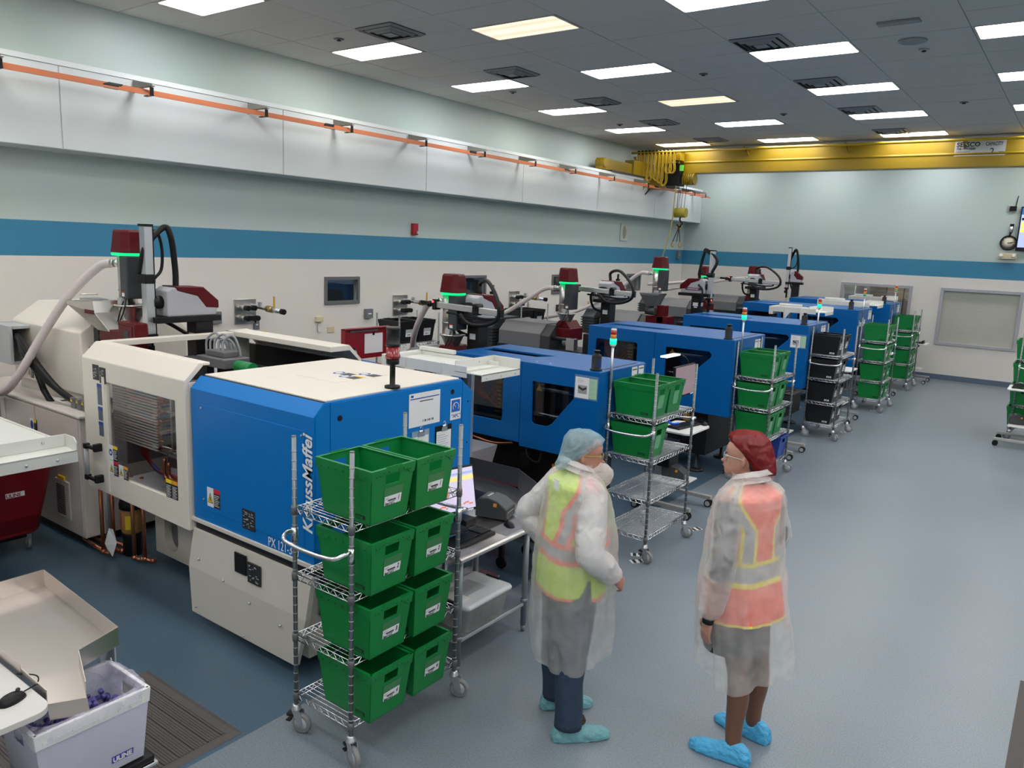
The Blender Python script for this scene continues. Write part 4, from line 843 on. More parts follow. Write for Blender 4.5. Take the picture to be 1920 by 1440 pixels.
# posters on machine fronts
def poster(x0,x1,z0,z1,y,lab):
    r=thing('document_holder',lab,'poster',((x0+x1)/2,y,z0),'document holders on the blue machines')
    G().box((x0-.01,y-.004,z0-.01),(x1+.01,y-.002,z1+.02)).obj('sleeve',mat('clear_sleeve',(.12,.22,.42),.25),r)
    s=x0+(x1-x0)*.64
    G().box((x0,y-.006,z0),(s,y-.004,z1)).obj('white_sheet',PAPER,r); G().box((s+.004,y-.006,z0+.004),(x1,y-.004,z1-.004)).obj('green_sheet',PGRN,r)
    g=G(); a,b,c,d=x0+.03,s-.02,z0+.04,z1-.07; g.box((a,y-.007,c),(b,y-.006,d),0); random.seed(2)
    for k in range(12): u=a+(b-a)*(k+.3)/13; v=c+(d-c)*(.35+.25*abs(k-6)/6); g.box((u,y-.0075,v),(u+.007,y-.007,v+.02),1)
    g.obj('picture',[mat('photo_grey',(.35,.34,.34),.5),INK],r)
    g=G()
    for k in range(3): g.box((x0+.02,y-.007,z1-.02-.014*k),(x0+.07+.02*(k%2),y-.006,z1-.017-.014*k))
    for k in range(9): g.box((s+.015,y-.007,z1-.03-.017*k),(x1-.02-.015*(k%3),y-.006,z1-.027-.017*k))
    g.obj('printed_lines',mat('grey_print',(.35,.35,.37),.6),r)
poster(-3.53,-3.31,1.405,1.59,5.80,'paper and green sheet in a sleeve on the blue machine behind the man')
poster(-3.52,-3.30,1.36,1.54,11.92,'paper and green sheet on the fourth machine beside the black totes')
def end_papers(x,y,z,lab):
    r=thing('end_notices',lab,'notice',(x,y,z),'white notices on machine ends')
    for k in range(2):
        G().box((x+.002,y+.13*k,z),(x+.004,y+.105+.13*k,z+.16)).obj('sheet',PAPER,r); G().box((x+.0045,y+.01+.13*k,z+.13),(x+.005,y+.095+.13*k,z+.14)).obj('header_bar',INK,r)
end_papers(-3.28,9.62,1.50,'pair of notices on the end of the third machine'); end_papers(-3.28,12.6,1.50,'pair of notices on the fourth machine end'); end_papers(-3.28,15.75,1.6,'pair of notices on the fifth machine end'); end_papers(-3.31,18.6,1.6,'pair of notices on the farthest machine end'); end_papers(-3.29,6.38,1.48,'pair of notices on the end of the second machine')
text('maker_lettering','Krauss Maffei',.16,(-3.275,15.05,1.5),(0,1,0),(0,0,1),LETW,[o for o in bpy.data.objects if o.get('label','').startswith('deep blue moulding machine with large')][0],bold=.004,sx=.55)
# ================================================================ CONVEYORS
def conveyor(xa,xb,ya,z,lab,w=.42,leg=True,tray=True):
    r=thing('belt_conveyor',lab,'conveyor',((xa+xb)/2,ya+w/2,z),'white belt conveyors')
    WC=mat('conveyor_white',(.68,.68,.64),.4)
    g=G(); g.box((xa,ya,z-.09),(xb,ya+.012,z)); g.box((xa,ya+w-.012,z-.09),(xb,ya+w,z)); g.box((xa,ya+.012,z-.045),(xb,ya+w-.012,z-.03)); g.obj('trough',WC,r,bevel=.002)
    g=G(); g.box((xa-.02,ya-.02,z-.14),(xa+.05,ya+w+.02,z-.0)); g.obj('drive_head',WC,r,bevel=.004)
    if tray:
        x0,x1=xb-.12,xb+.16
        g=G(); g.box((x0,ya-.0,z-.055),(x1,ya+w+.08,z-.045)); g.box((x0,ya,z-.045),(x0+.008,ya+w+.08,z+.035)); g.box((x0,ya+w+.072,z-.045),(x1,ya+w+.08,z+.035)); g.box((x1-.008,ya,z-.10),(x1,ya+w+.08,z-.045)); g.obj('end_tray',WC,r,bevel=.003)
        g=G()
        for k in range(3): g.sphere((x1,ya+.06+k*(w-.05)/2,z-.075),.009,6)
        g.sphere((x0+.01,ya+.3,z),.008,6); g.obj('bolts',ALU,r)
    if leg:
        for xx in (xb-.25,xa+.25):
            g=G(); g.prism([(xx-.05,z-.09),(xx+.10,z-.09),(xx-.01,z-.24),(xx-.05,z-.24)],'y',ya-.012,ya); g.box((xx-.05,ya-.012,z-.26),(xx-.01,ya+.04,z-.0)); g.obj('bracket',WC,r)
            g=G(); g.box((xx-.045,ya,0.02),(xx-.005,ya+.04,z-.09)); g.box((xx-.045,ya+w-.04,.02),(xx-.005,ya+w,z-.09)); g.box((xx-.09,ya-.1,0),(xx+.04,ya+w+.1,.025)); g.obj('leg',ALU,r)
    g=G(); g.box((xa+.02,ya+w-.02,z+.005),(xa+.42,ya+w+.02,z+.04)); g.obj('side_guide',WC,r,bevel=.004)
    return r
conveyor(-4.74,-3.84,4.66,1.75,'white conveyor arm between the cream machine and second blue machine')
conveyor(-4.5,-3.72,13.85,1.83,'white conveyor arm over the top behind the fourth machine')
conveyor(-4.55,-3.55,17.05,1.84,'white conveyor arm behind the fifth machine')
conveyor(-4.55,-3.75,19.65,1.85,'white conveyor arm in front of the far window')
# ================================================================ BRIDGE CRANE
GY,GT,GB=17.5,5.03,4.52
cr=thing('bridge_crane','yellow overhead bridge crane girder spanning the room by the far wall','crane',(-3,GY+.15,GB))
g=G(); g.box((-8.75,GY,GB),(9.3,GY+.02,GT)); g.box((-8.75,GY+.28,GB),(9.3,GY+.30,GT)); g.box((-8.75,GY-.02,GB),(9.3,GY+.32,GB+.02)); g.box((-8.75,GY-.02,GT-.02),(9.3,GY+.32,GT)); g.obj('girder',YEL,cr)
g=G(); g.prism([(GY+.0,GB+.27),(GY-.02,GB+.24),(GY,GB+.21)],'x',-8.7,9.3); g.obj('stiffening_rib',YEL,cr)
g=G(); g.cyl((-9.2,GY-.40,4.97),(9.2,GY-.40,4.97),.028,10); g.obj('festoon_track',YELC,cr)
g=G()
for k in range(9): x=-8.6+2.1*k; g.box((x,GY-.38,GT-.05),(x+.04,GY+.05,GT-.02)); g.prism([(GY-.36,GT),(GY-.3,GT-.0),(GY+.0,GT-.18),(GY,GT-.12)],'x',x,x+.012)
g.obj('track_arms',YEL,cr)
g=G(); g.box((-9.08,15.25,4.42),(-8.9,18.6,4.66)); g.cyl((-9.09,15.32,4.56),(-8.86,15.32,4.56),.1,18); g.box((-9.1,16.6,4.38),(-8.86,18.2,4.75)); et=g.obj('end_truck',YEL,cr,bevel=.01)
G().cyl((-8.9,15.38,4.56),(-8.885,15.38,4.56),.06,16).obj('wheel_hub',BLK,et)
G().box((-8.95,15.5,4.385),(-8.80,17.4,4.42)).obj('runway_rail',DKG,cr)
# sign
sg=G().box((-2.46,GY-.006,4.72),(-1.62,GY-.001,5.0)).obj('capacity_sign',LGRY,cr); 
text('company_lettering','SESSCO',.115,(-2.43,GY-.008,4.895),(1,0,0),(0,0,1),INK,sg,bold=.004,sx=1.0)
text('phone_lettering','708-771-1600',.06,(-2.43,GY-.008,4.835),(1,0,0),(0,0,1),INK,sg,bold=.0015,sx=.95)
text('small_lettering','SERVICE & SALES CO.',.035,(-2.43,GY-.008,4.745),(1,0,0),(0,0,1),INK,sg,sx=.8); text('small_lettering','OVERHEAD ELECTRIC',.03,(-2.43,GY-.008,4.79),(1,0,0),(0,0,1),INK,sg,sx=.8)
text('capacity_lettering','CAPACITY',.10,(-1.95,GY-.008,4.90),(1,0,0),(0,0,1),INK,sg,bold=.001,sx=.6)
text('capacity_number','2',.16,(-1.87,GY-.008,4.745),(1,0,0),(0,0,1),INK,sg,bold=.002,sx=.9); text('ton_lettering','TON',.045,(-1.72,GY-.008,4.755),(1,0,0),(0,0,1),INK,sg,bold=.002)
# festoon cable loops
fy=GY-.38
fc=thing('festoon_cable','yellow flat cable hanging in long loops below the crane track','cable',(-8.7,fy,4.9))
random.seed(21); x=-9.05
for k in range(10):
    wdt=.088; dep=[.88,.9,.62,.66,.60,.66,.72,.78,.5,.5][k]; x0=-9.02+.095*k; 
    pts=[(x0,fy-.02,4.98),(x0-.012,fy-.03,4.98-dep*.5),(x0-.03,fy-.04,4.98-dep*.85),(x0+.035,fy-.05,4.98-dep),(x0+.10,fy-.04,4.98-dep*.85),(x0+.075,fy-.03,4.98-dep*.5),(x0+.07,fy-.02,4.98)]
    g=G()
    for dx in (-.012,.012): g.tube([Vector(p)+Vector((dx,dx,0)) for p in bez(pts,6)],.0125,6)
    g.obj('cable_loop',YELC,fc)
    g=G(); g.box((x0-.02,fy-.04,4.93),(x0+.03,fy+.03,5.0)); g.cyl((x0,fy-.035,4.99),(x0,fy+.035,4.99),.03,10); g.obj('trolley',BLK,fc)
g=G()
for k in range(4): g.tube(bez([(-9.15-.02*k,fy+.1,4.9),(-9.1,fy+.1,4.6+.04*k),(-8.95,fy+.1,4.62+.03*k),(-8.9,fy,4.92)],6),.012,6)
g.obj('slack_cable',YELC,fc)
# hoist
ho=thing('electric_hoist','black and yellow electric hoist hanging on the crane girder','hoist',(-8.1,GY,4.45))
g=G(); g.box((-8.25,GY-.3,4.78),(-8.0,GY-.05,5.0)); g.box((-8.35,GY-.32,4.985),(-7.95,GY-.05,5.0)); g.obj('control_box',YEL,ho,bevel=.01)
g=G(); g.box((-8.45,GY-.22,4.22),(-8.02,GY+.1,4.72)); g.obj('gearbox',BLK,ho,bevel=.02)
g=G(); g.cyl((-7.98,GY-.05,4.38),(-7.70,GY-.05,4.38),.13,20); [g.box((-7.95+.05*k,GY-.19,4.25),(-7.94+.05*k,GY+.09,4.51)) for k in range(5)]; g.obj('motor',YEL,ho)
G().box((-8.02,GY-.25,4.55),(-7.94,GY-.2,4.68)).obj('green_tag',mat('lime_tag',(.15,.7,.08),.5),ho)
G().box((-8.95,GY-.2,4.15),(-8.5,GY+.1,4.4)).obj('cable_drum_guard',YEL,ho,bevel=.02)
g=G(); g.tube(bez([(-8.75,GY-.25,4.15),(-8.85,GY-.3,4.0),(-8.95,GY-.3,3.95),(-9.0,GY-.3,3.85)],5),.015,6); g.obj('loose_wires',BLK,ho)
g=G()
for dx,dy in ((-.12,0),(.0,.02),(.09,0)): g.cyl((-7.96+dx,GY-.1+dy,4.3),(-7.98+dx*.8,GY-.1,3.68),.006,6)
g.obj('wire_ropes',DKG,ho)
g=G(); g.cyl((-8.12,GY-.1,3.61),(-7.84,GY-.1,3.61),.11,20); hb=g.obj('hook_block',mat('olive_yellow',(.33,.27,.02),.5),ho)
g=G(); g.tube(bez([(-7.98,GY-.1,3.50),(-7.98,GY-.1,3.43),(-7.92,GY-.1,3.36),(-7.98,GY-.1,3.28),(-8.05,GY-.1,3.34)],6),.022,8); g.obj('hook',BLK,hb)
sl=thing('chain_sling','pair of dark chain slings with brass hooks hanging from the crane hook','chain',(-8.0,GY-.1,2.8))
for dx in (-.1,-.02,.05):
    g=G(); a=Vector((-7.99,GY-.1,3.28)); b=Vector((-8.0+dx*1.2,GY-.1,2.95))
    for k in range(14):
        p=a.lerp(b,k/13); e=(k%2)
        g.tube([p+Vector((.009*math.cos(2*PI*q/8)*(1-e),.009*math.cos(2*PI*q/8)*e,.018*math.sin(2*PI*q/8))) for q in range(8)],.005,5,closed=True)
    g.obj('chain',BLK2,sl)
for dx in (-.1,.05):
    g=G(); g.tube([(-8.0+dx*1.2+.03*math.cos(PI*k/6),GY-.1,2.87+.06*math.sin(PI*k/6)) for k in range(-4,9)],.013,6); g.obj('brass_hook',BRASS,sl)
g=G()
for dx in (-.05,.04): g.tube([(-7.99+dx+.03*math.cos(PI*k/6),GY-.1,3.3+.05*math.sin(PI*k/6)) for k in range(12)],.012,6,closed=True)
g.obj('brass_ring',BRASS,sl)
pc=thing('pendant_cable','tan pendant control cable hanging from the hoist to below','cable',(-8.1,GY-.2,2.5))
g=G(); g.tube(bez([(-8.06,GY-.2,4.78),(-8.1,GY-.2,4.2),(-8.13,GY-.2,3.4),(-8.22,GY-.2,2.9),(-8.33,GY-.2,2.45),(-8.36,GY-.2,1.6)],8),.014,7); g.obj('cord',mat('tan_cable',(.42,.33,.10),.5),pc)
G().box((-8.41,GY-.25,1.25),(-8.32,GY-.16,1.6)).obj('pendant_box',YEL,pc,bevel=.01)
# ================================================================ WALL ITEMS
def wx(y,z): return (XW,y,z)
def manifold(y,z,lab,hosed=False):
    r=thing('pipe_manifold',lab,'pipe manifold',(XW,y,z),'steel pipe manifolds on the left wall')
    G().box((XW,y-.17,z-.17),(XW+.02,y+.17,z+.17)).obj('plate',STEEL,r,bevel=.003)
    g=G()
    for dy,dz in ((-.07,.06),(.03,.06),(-.07,-.08),(-.0,-.08),(.08,-.08)): g.cyl((XW+.02,y+dy,z+dz),(XW+.12,y+dy,z+dz),.03,12,0); g.cyl((XW+.12,y+dy,z+dz),(XW+.20,y+dy,z+dz),.036,12,1)
    g.obj('pipe_stubs',[STEEL,BLK],r)
    g=G(); g.cyl((XW+.02,y+.09,z+.08),(XW+.68,y+.09,z+.05),.028,12); g.cyl((XW+.50,y+.09,z+.058),(XW+.62,y+.09,z+.053),.036,12,0); g.box((XW+.2,y+.07,z+.1),(XW+.24,y+.11,z+.14)); p=g.obj('branch_pipe',ALU,r)
    G().cyl((XW+.38,y+.09,z+.065),(XW+.50,y+.09,z+.058),.045,12).obj('valve_body',BRASS,p)
    G().cyl((XW+.68,y+.09,z+.05),(XW+.74,y+.09,z+.047),.038,12).obj('end_cap',BLK,p)
    g=G(); g.box((XW+.52,y+.082,z+.09),(XW+.54,y+.098,z+.24)); g.obj('valve_lever',mat('ochre_lever',(.6,.35,.03),.5),p)
for i,(y,z) in enumerate([(6.45,1.66),(9.45,1.64),(12.68,1.63),(15.9,1.62)]): manifold(y,z,'wall pipe manifold with brass valve, %s from the near end'%['nearest','second','third','fourth'][i])
def wallbox(name,y,z,w,h,d,m,lab,cat,m2=None,grp=None):
    r=thing(name,lab,cat,(XW,y,z),grp)
    G().box((XW,y-w/2,z-h/2),(XW+d,y+w/2,z+h/2)).obj('case',m,r,bevel=.005)
    if m2: G().box((XW+d,y-w*.22,z-h*.06),(XW+d+.003,y+w*.22,z+h*.06)).obj('face_mark',m2,r)
    return r
GBX=mat('wall_box_grey',(.16,.17,.18),.5)
wallbox('switch_box',5.98,1.60,.16,.16,.06,GBX,'grey switch box left of the nearest pipe manifold','switch box',LETW); wallbox('switch_box',8.72,1.53,.15,.15,.06,GBX,'grey switch box above the red toolbox','switch box',LETW)
wallbox('wall_socket',6.63,1.47,.09,.14,.02,GBX,'grey switch plate under the nearest brass valve pipe','socket',LETW); wallbox('wall_socket',12.9,1.38,.09,.13,.03,GBX,'grey plate by the third pipe manifold','socket')
wallbox('outlet',5.47,1.46,.14,.10,.02,BEIGE,'beige outlet with black plug beside the robot column','outlet',BLK); wallbox('outlet',6.75,1.33,.14,.10,.02,BEIGE,'beige outlet above the rear cream door','outlet',BLK); wallbox('outlet',7.96,1.32,.13,.09,.015,BEIGE,'beige blank wall outlet left of the red toolbox','outlet')
wallbox('outlet',13.2,1.47,.1,.1,.015,BEIGE,'small beige wall plate between the third and fourth machines','outlet'); wallbox('outlet',14.9,1.42,.1,.1,.015,BEIGE,'small beige wall plate behind the third robot','outlet',BLK); wallbox('outlet',15.6,1.45,.08,.1,.015,BEIGE,'small beige wall plate nearer the fourth dryer','outlet',BLK)
wallbox('network_box',14.3,1.40,.12,.14,.04,DKG,'small grey network box between second and third robots','network box',LETW)
wallbox('wall_speaker',17.07,3.12,.36,.42,.03,mat('speaker_beige',(.55,.55,.48),.6),'beige rectangular wall speaker below the ledge','speaker')
G().lathe([(.0,0),(.12,.0),(.11,.006)],n=20,M=Matrix.Translation((XW+.031,17.07,3.12))@Matrix.Rotation(PI/2,4,'Y')@Matrix.Diagonal((1.3,.7,1,1))).obj('grille',mat('grille_grey',(.3,.31,.28),.7),[o for o in bpy.data.objects if o.name=='wall_speaker'][0])
r=wallbox('fire_strobe',9.75,2.90,.12,.19,.06,mat('fire_red',(.4,.01,.015),.4),'red fire alarm strobe on the wall above the blue stripe','fire alarm'); G().box((XW+.06,9.76,2.82),(XW+.10,9.80,2.87)).obj('strobe_lens',mat('lens_white',(.7,.65,.65),.2),r,bevel=.008)
wallbox('door_contact',20.24,2.62,.16,.22,.06,GBX,'small dark box on the blue stripe near the corner','box',LGRY)
r=thing('thermostat','cream thermostat with white hanging tag on the left wall','thermostat',(XW,7.72,1.48)); G().box((XW,7.66,1.45),(XW+.05,7.79,1.53)).obj('case',BEIGE,r,bevel=.008)
g=G(); g.box((XW+.02,7.70,1.30),(XW+.03,7.76,1.42)); g.tube([(XW+.03,7.73,1.45),(XW+.03,7.71,1.4),(XW+.03,7.73,1.38),(XW+.03,7.75,1.4)],.006,5,closed=True); g.obj('tag',WHT,r)
# far wall
r=thing('wall_clock','round black rimmed wall clock beside the screen','clock',(-1.59,YF,3.19)); M=Matrix.Translation((-1.59,YF,3.19))@Matrix.Rotation(PI/2,4,'X')
G().lathe([(.0,.0),(.165,.0),(.165,.05),(.145,.05),(.143,.035),(.0,.035)],n=28,M=M,cap=False).obj('rim',BLK,r); G().lathe([(.0,.036),(.143,.036),(.0,.037)],n=28,M=M).obj('dial',mat('dial_cream',(.66,.60,.48),.5),r)
g=G()
for k in range(12): a=PI*k/6; g.box((-.004,.115,.038),(.004,.133,.040),M=M@Matrix.Rotation(a,4,'Z'))
g.obj('hour_marks',INK,r,kind='stuff')
g=G(); g.box((-.004,-.02,.040),(.004,.115,.042),M=M@Matrix.Rotation(-PI*.43,4,'Z')); g.box((-.006,-.02,.041),(.006,.075,.043),M=M@Matrix.Rotation(-PI*.5,4,'Z')); g.obj('hands',INK,r)
r=thing('emergency_light','beige emergency light with two lamp heads below the clock','emergency light',(-1.57,YF,2.90)); G().box((-1.74,YF-.08,2.835),(-1.40,YF,2.965)).obj('case',BEIGE,r,bevel=.01)
for x in (-1.69,-1.45): G().lathe([(.03,0),(.045,.03),(.04,.05),(.0,.052)],n=14,M=Matrix.Translation((x,YF-.07,2.91))@Matrix.Rotation(PI/2,4,'X')).obj('lamp_head',WHT,r)
r=thing('wall_sensor','black and silver sensor hanging above the clock','sensor',(-1.57,YF,3.45)); G().cyl((-1.57,YF-.05,3.55),(-1.57,YF-.05,3.42),.035,12).obj('body',ALU,r); g=G(); g.cyl((-1.57,YF-.05,3.60),(-1.57,YF-.05,3.55),.038,12); g.cyl((-1.575,YF-.05,3.42),(-1.59,YF-.05,3.33),.028,12,r2=.012); g.obj('ends',BLK,r)
r=thing('wireless_router','black wireless receiver with one antenna on the far wall','router',(-1.6,YF,3.92)); G().box((-1.66,YF-.06,3.88),(-1.53,YF,3.98)).obj('case',BLK,r,bevel=.006); G().cyl((-1.55,YF-.04,3.98),(-1.53,YF-.04,4.20),.010,8).obj('antenna',BLK,r); G().box((-1.72,YF-.015,3.87),(-1.665,YF,3.99)).obj('wall_plate',LGRY,r)
r=thing('wall_screen','wall mounted screen with blue and yellow rows at the right edge','screen',(-.75,YF,3.5)); G().box((-1.44,YF-.09,3.02),(-.1,YF-.02,3.97)).obj('case',BLK,r,bevel=.01)
SB=mat('screen_blue',(.3,.35,.8),.3,emit=(.42,.48,.95),es=.38); SY=mat('screen_yellow',(.8,.8,.0),.3,emit=(.75,.78,.0),es=.35); SD=mat('screen_navy',(.02,.1,.3),.3,emit=(.03,.15,.45),es=.35)
g=G(); g.box((-1.415,YF-.092,3.10),(-.125,YF-.09,3.80),0); g.box((-1.415,YF-.092,3.80),(-.125,YF-.09,3.94),2); 
for k in range(7): g.box((-1.40,YF-.094,3.42+.035*k),(-.9,YF-.092,3.445+.035*k),1)
g.box((-1.40,YF-.094,3.68),(-.9,YF-.092,3.73),3); g.obj('display',[SB,SY,SD,BLK],r)
# ================================================================ WIRE CARTS AND TOTES
CW,CD,CH=.44,.82,1.68
def make_cart(name,lab,shelves,handles=True,liner=False,linm=None):
    """origin = centre of footprint on floor; posts at +-CW/2, +-CD/2"""
    r=thing(name,lab,'cart',(0,0,0),'chrome wire shelf carts'); hx,hy=CW/2,CD/2
    for sx in (-1,1):
        for sy in (-1,1):
            g=G(); g.cyl((sx*hx,sy*hy,.13),(sx*hx,sy*hy,CH),.0125,10)
            for k in range(29): z=.2+.05*k; g.cyl((sx*hx,sy*hy,z),(sx*hx,sy*hy,z+.004),.0134,10,1)
            g.cyl((sx*hx,sy*hy,CH),(sx*hx,sy*hy,CH+.006),.0125,10)
            g.obj('post',[mat('zinc_post',(.20,.22,.23),.38,.8),LGRY],r,local=True)
    for si,z in enumerate(shelves):
        g=G(); 
        for sy in (-1,1):
            for zz in (z,z-.032): g.cyl((-hx,sy*(hy-.0),zz),(hx,sy*(hy-.0),zz),.0032,6)
        for sx in (-1,1):
            for zz in (z,z-.032): g.cyl((sx*hx,-hy,zz),(sx*hx,hy,zz),.0032,6)
        # zigzag
        def zig(a,b,n):
            a=Vector(a);b=Vector(b); pts=[a.lerp(b,k/n)-Vector((0,0,.032*(k%2))) for k in range(n+1)]
            for p,q in zip(pts[:-1],pts[1:]): g.cyl(p,q,.0028,5,cap=False)
        for sy in (-1,1): zig((-hx+.02,sy*hy,z),(hx-.02,sy*hy,z),14)
        for sx in (-1,1): zig((sx*hx,-hy+.02,z),(sx*hx,hy-.02,z),28)
        nw=int(CD/.027)
        for k in range(1,nw): y=-hy+CD*k/nw; g.cyl((-hx,y,z+.002),(hx,y,z+.002),.0021,5,cap=False)
        for x in (-hx*.36,hx*.36): g.cyl((x,-hy,z-.002),(x,hy,z-.002),.003,5,cap=False)
        sh=g.obj('shelf',CHROME,r,local=True)
        g=G()
        for sx in (-1,1):
            for sy in (-1,1): g.lathe([(.0165,-.035),(.019,.0),(.0165,.012)],(sx*hx,sy*hy,z-.005),12)
        g.obj('collars',GRY,sh,local=True)
        if liner: G().box((-hx+.01,-hy+.01,z+.005),(hx-.01,hy-.01,z+.007)).obj('shelf_liner',linm,r,local=True)
        if si<2 or True:
            g=G(); g.box((hx+.001,.16,z-.026),(hx+.005,.24,z-.006),0); g.box((hx+.0052,.17,z-.02),(hx+.0058,.23,z-.012),1); g.obj('shelf_tag',[BLK,LGRY],sh,local=True)
    if handles:
        for sy,zh in ((-1,1.14),(1,1.14)):
            g=G(); g.tube(bez([(-hx,sy*hy,zh+.03),(-hx-.005,sy*(hy+.05),zh+.03),(-hx+.04,sy*(hy+.095),zh+.01),(0,sy*(hy+.10),zh+.0),(hx-.04,sy*(hy+.095),zh+.01),(hx+.005,sy*(hy+.05),zh+.03),(hx,sy*hy,zh+.03)],6),.0115,9)
            for sx in (-1,1): g.lathe([(.018,-.03),(.018,.05)],(sx*hx,sy*hy,zh),12)
            g.obj('handle',CHROME,r,local=True)
    for i,(sx,sy) in enumerate(((-1,-1),(1,-1),(-1,1),(1,1))):
        x,y=sx*hx,sy*hy; a=[.3,-.25,1.2,.4][i]; R=Matrix.Translation((x,y,0))@Matrix.Rotation(a,4,'Z')
        g=G(); g.lathe([(.014,.165),(.022,.16),(.022,.145),(.028,.14),(.028,.13)],(x,y,0),14)
        for s in (-1,1): g.prism([(-.02,.132),(.035,.132),(.055,.055),(.025,.04)],'y',s*.018-.0015,s*.018+.0015)
        g.v[-16:]=[R@p for p in g.v[-16:]]; cs=g.obj('caster',ALU,r,local=True)
        w=G(); M=R@Matrix.Translation((.035,0,.058))@Matrix.Rotation(PI/2,4,'X'); w.lathe([(.0,-.014),(.045,-.014),(.052,-.015),(.058,-.008),(.058,.008),(.052,.015),(.045,.014),(.0,.014)],n=22,M=M,cap=False); w.obj('wheel',WHEEL,cs,local=True)
        w=G(); w.lathe([(.0,-.0155),(.038,-.0155),(.038,.0155),(.0,.0155)],n=18,M=M,cap=False); w.obj('wheel_disc',LGRY,cs,local=True)
        if sy<0: b=G(); b.box((-.052,-.018,.09),(-.015,.018,.105),M=R); b.box((-.055,-.02,.06),(-.03,.02,.068),M=R); b.obj('brake_pedal',BLK2,cs,local=True)
    return r
TW,TD,TH=.41,.30,.285
def make_tote(name,lab,m,band,lettering,lm,label=True,boxed=True,paper=True):
    """corrugated tote, long side along x, labelled end at +x; origin at base centre"""
    r=thing(name,lab,'tote',(0,0,0)); t=.004; hx,hy,h=TW/2,TD/2,TH
    def warp(g,k=.84):
        for i,p in enumerate(g.v): s=k+(1-k)*min(1.0,max(0,p.z/h)); g.v[i]=Vector((p.x*s,p.y*s,p.z))
        return g
    g=G(); hole=[(-.05,h-.085),(.05,h-.085),(.05,h-.035),(-.05,h-.035)]
    for s in (-1,1):
        g.plate([(-hy,0),(hy,0),(hy,h),(.07,h),(.06,h+.008),(-.06,h+.008),(-.07,h),(-hy,h)] if 0 else [(-hy,0),(hy,0),(hy,h),(-hy,h)],[hole],'x',s*hx-t*s,s*hx)
        g.box((-hx,s*hy-t*s,0),(hx,s*hy,h))
    g.box((-hx,-hy,0),(hx,hy,t)); warp(g); g.obj('body',m,r,local=True)
    # folded reinforcing band round the rim
    g=G(); b=.05
    for s in (-1,1):
        g.plate([(-hy-.004,h-b),(-hy+.03,h-b),(-hy+.055,h-b*.55),(-.06,h-.028),(.06,h-.028),(hy-.055,h-b*.55),(hy-.03,h-b),(hy+.004,h-b),(hy+.004,h+.002),(-hy-.004,h+.002)],[],'x',s*(hx),s*(hx+.0045))
        g.box((-hx-.004,s*hy,h-b),(hx+.004,s*(hy+.0045),h+.002))
        g.box((-hx,s*hy-s*.012,h-.001),(hx,s*(hy+.0045),h+.004)); g.box((s*hx-s*.012,-hy,h-.001),(s*(hx+.0045),hy,h+.004))
        g.box((s*hx-.0,-.055,h),(s*(hx+.004),.055,h+.010))
    warp(g); g.obj('rim_band',band,r,local=True)
    g=G()
    for s in (-1,1):
        for k in range(7): x=-hx+.04+(TW-.08)*k/6; g.cyl((x,s*(hy+.004),h-.034),(x,s*(hy+.0075),h-.034),.006,8)
        for y in (-.12,-.095,-.07,-.035,.035,.07,.095,.12): g.cyl((s*(hx+.004),y,h-.018-(.012 if abs(y)>.08 else 0)),(s*(hx+.0075),y,h-.018-(.012 if abs(y)>.08 else 0)),.0045,8)
    warp(g); g.obj('rivets',GREEND if m is GREENP else BLK2,r,local=True,kind='stuff')
    if label:
        g=G(); 
        if paper: 
            g.box((hx+.0005,-.055,h-.20),(hx+.002,.085,h-.105)); warp(g); pl=g.obj('label_pouch',mat('clear_pouch',(.05,.20,.08),.2) if m is GREENP else LGRY,r,local=True,bevel=.0)
            g=G(); g.box((hx+.0021,-.05,h-.198),(hx+.003,.078,h-.15)); warp(g); pp=g.obj('paper_label',PAPER,pl,local=True)
            g=G(); g.box((hx+.0031,.0-.025,h-.176),(hx+.0034,.035,h-.170)); 
            for k in range(12): y=-.02+.005*k; g.box((hx+.0031,y,h-.182),(hx+.0034,y+.0025,h-.170))
            g.box((hx+.0031,-.045,h-.161),(hx+.0034,-.015,h-.1595)); g.box((hx+.0031,-.045,h-.167),(hx+.0034,-.028,h-.1655)); g.box((hx+.0031,.058,h-.184),(hx+.0034,.061,h-.166)); g.tube([(hx+.0032,-.03,h-.192),(hx+.0032,-.022,h-.187),(hx+.0032,-.015,h-.193),(hx+.0032,-.006,h-.187),(hx+.0032,.0,h-.192)],.0012,4); warp(g); g.obj('print',INK,pp,local=True)
        else:
            g=G(); g.box((hx+.0005,-.055,h-.21),(hx+.002,.06,h-.09)); warp(g); g.obj('label_pouch',mat('pouch_plain',(.10,.36,.15),.25),r,local=True)
    if lettering:
        g=G(); g.box((hx-.125,-hy-.0015,.022),(hx-.045,-hy-.0,.046)); warp(g); bb=g.obj('logo_block',lm[0],r,local=True)
        y=-hy*(.84+.16*.03/h)-.002
        text('logo_lettering','ULINE',.021,(hx*.855-.10,y,.0255),(1,0,0),(0,0,1),lm[1],bb,bold=.0006,extr=.0003,local=True,sx=.86)
    return r
KL=mat('dark_logo',(.002,.03,.008),.5)
TG=make_tote('tote','x',GREENP,GREENP,True,[KL,GREENP]); TG2=make_tote('tote','x',GREENP,GREENP,True,[KL,GREENP],paper=False)
TK=make_tote('tote','x',BLACKP,BLACKP,True,[PAPER,BLK]); 
used=set()
def place(proto,loc,lab,group,rz=0):
    o=proto if proto.name not in used and not used.add(proto.name) else copy_tree(proto)
    o.location=loc; o.rotation_euler=(0,0,rz); o['label']=lab
    if group: o['group']=group
    return o
S1=[1.30,.93,.58,.23]; S2=[1.27,.91,.555,.225]
C1=make_cart('wire_cart','nearest wire cart with eight green totes at the cream machine end',S1)
C1.location=(-2.99,2.92,0)
LINM=film('liner_sheet',(.75,.77,.78),.16,.3,0,5)
C2=make_cart('wire_cart','x',S2,liner=True,linm=LINM)
TH_names=['top','second','third','bottom']
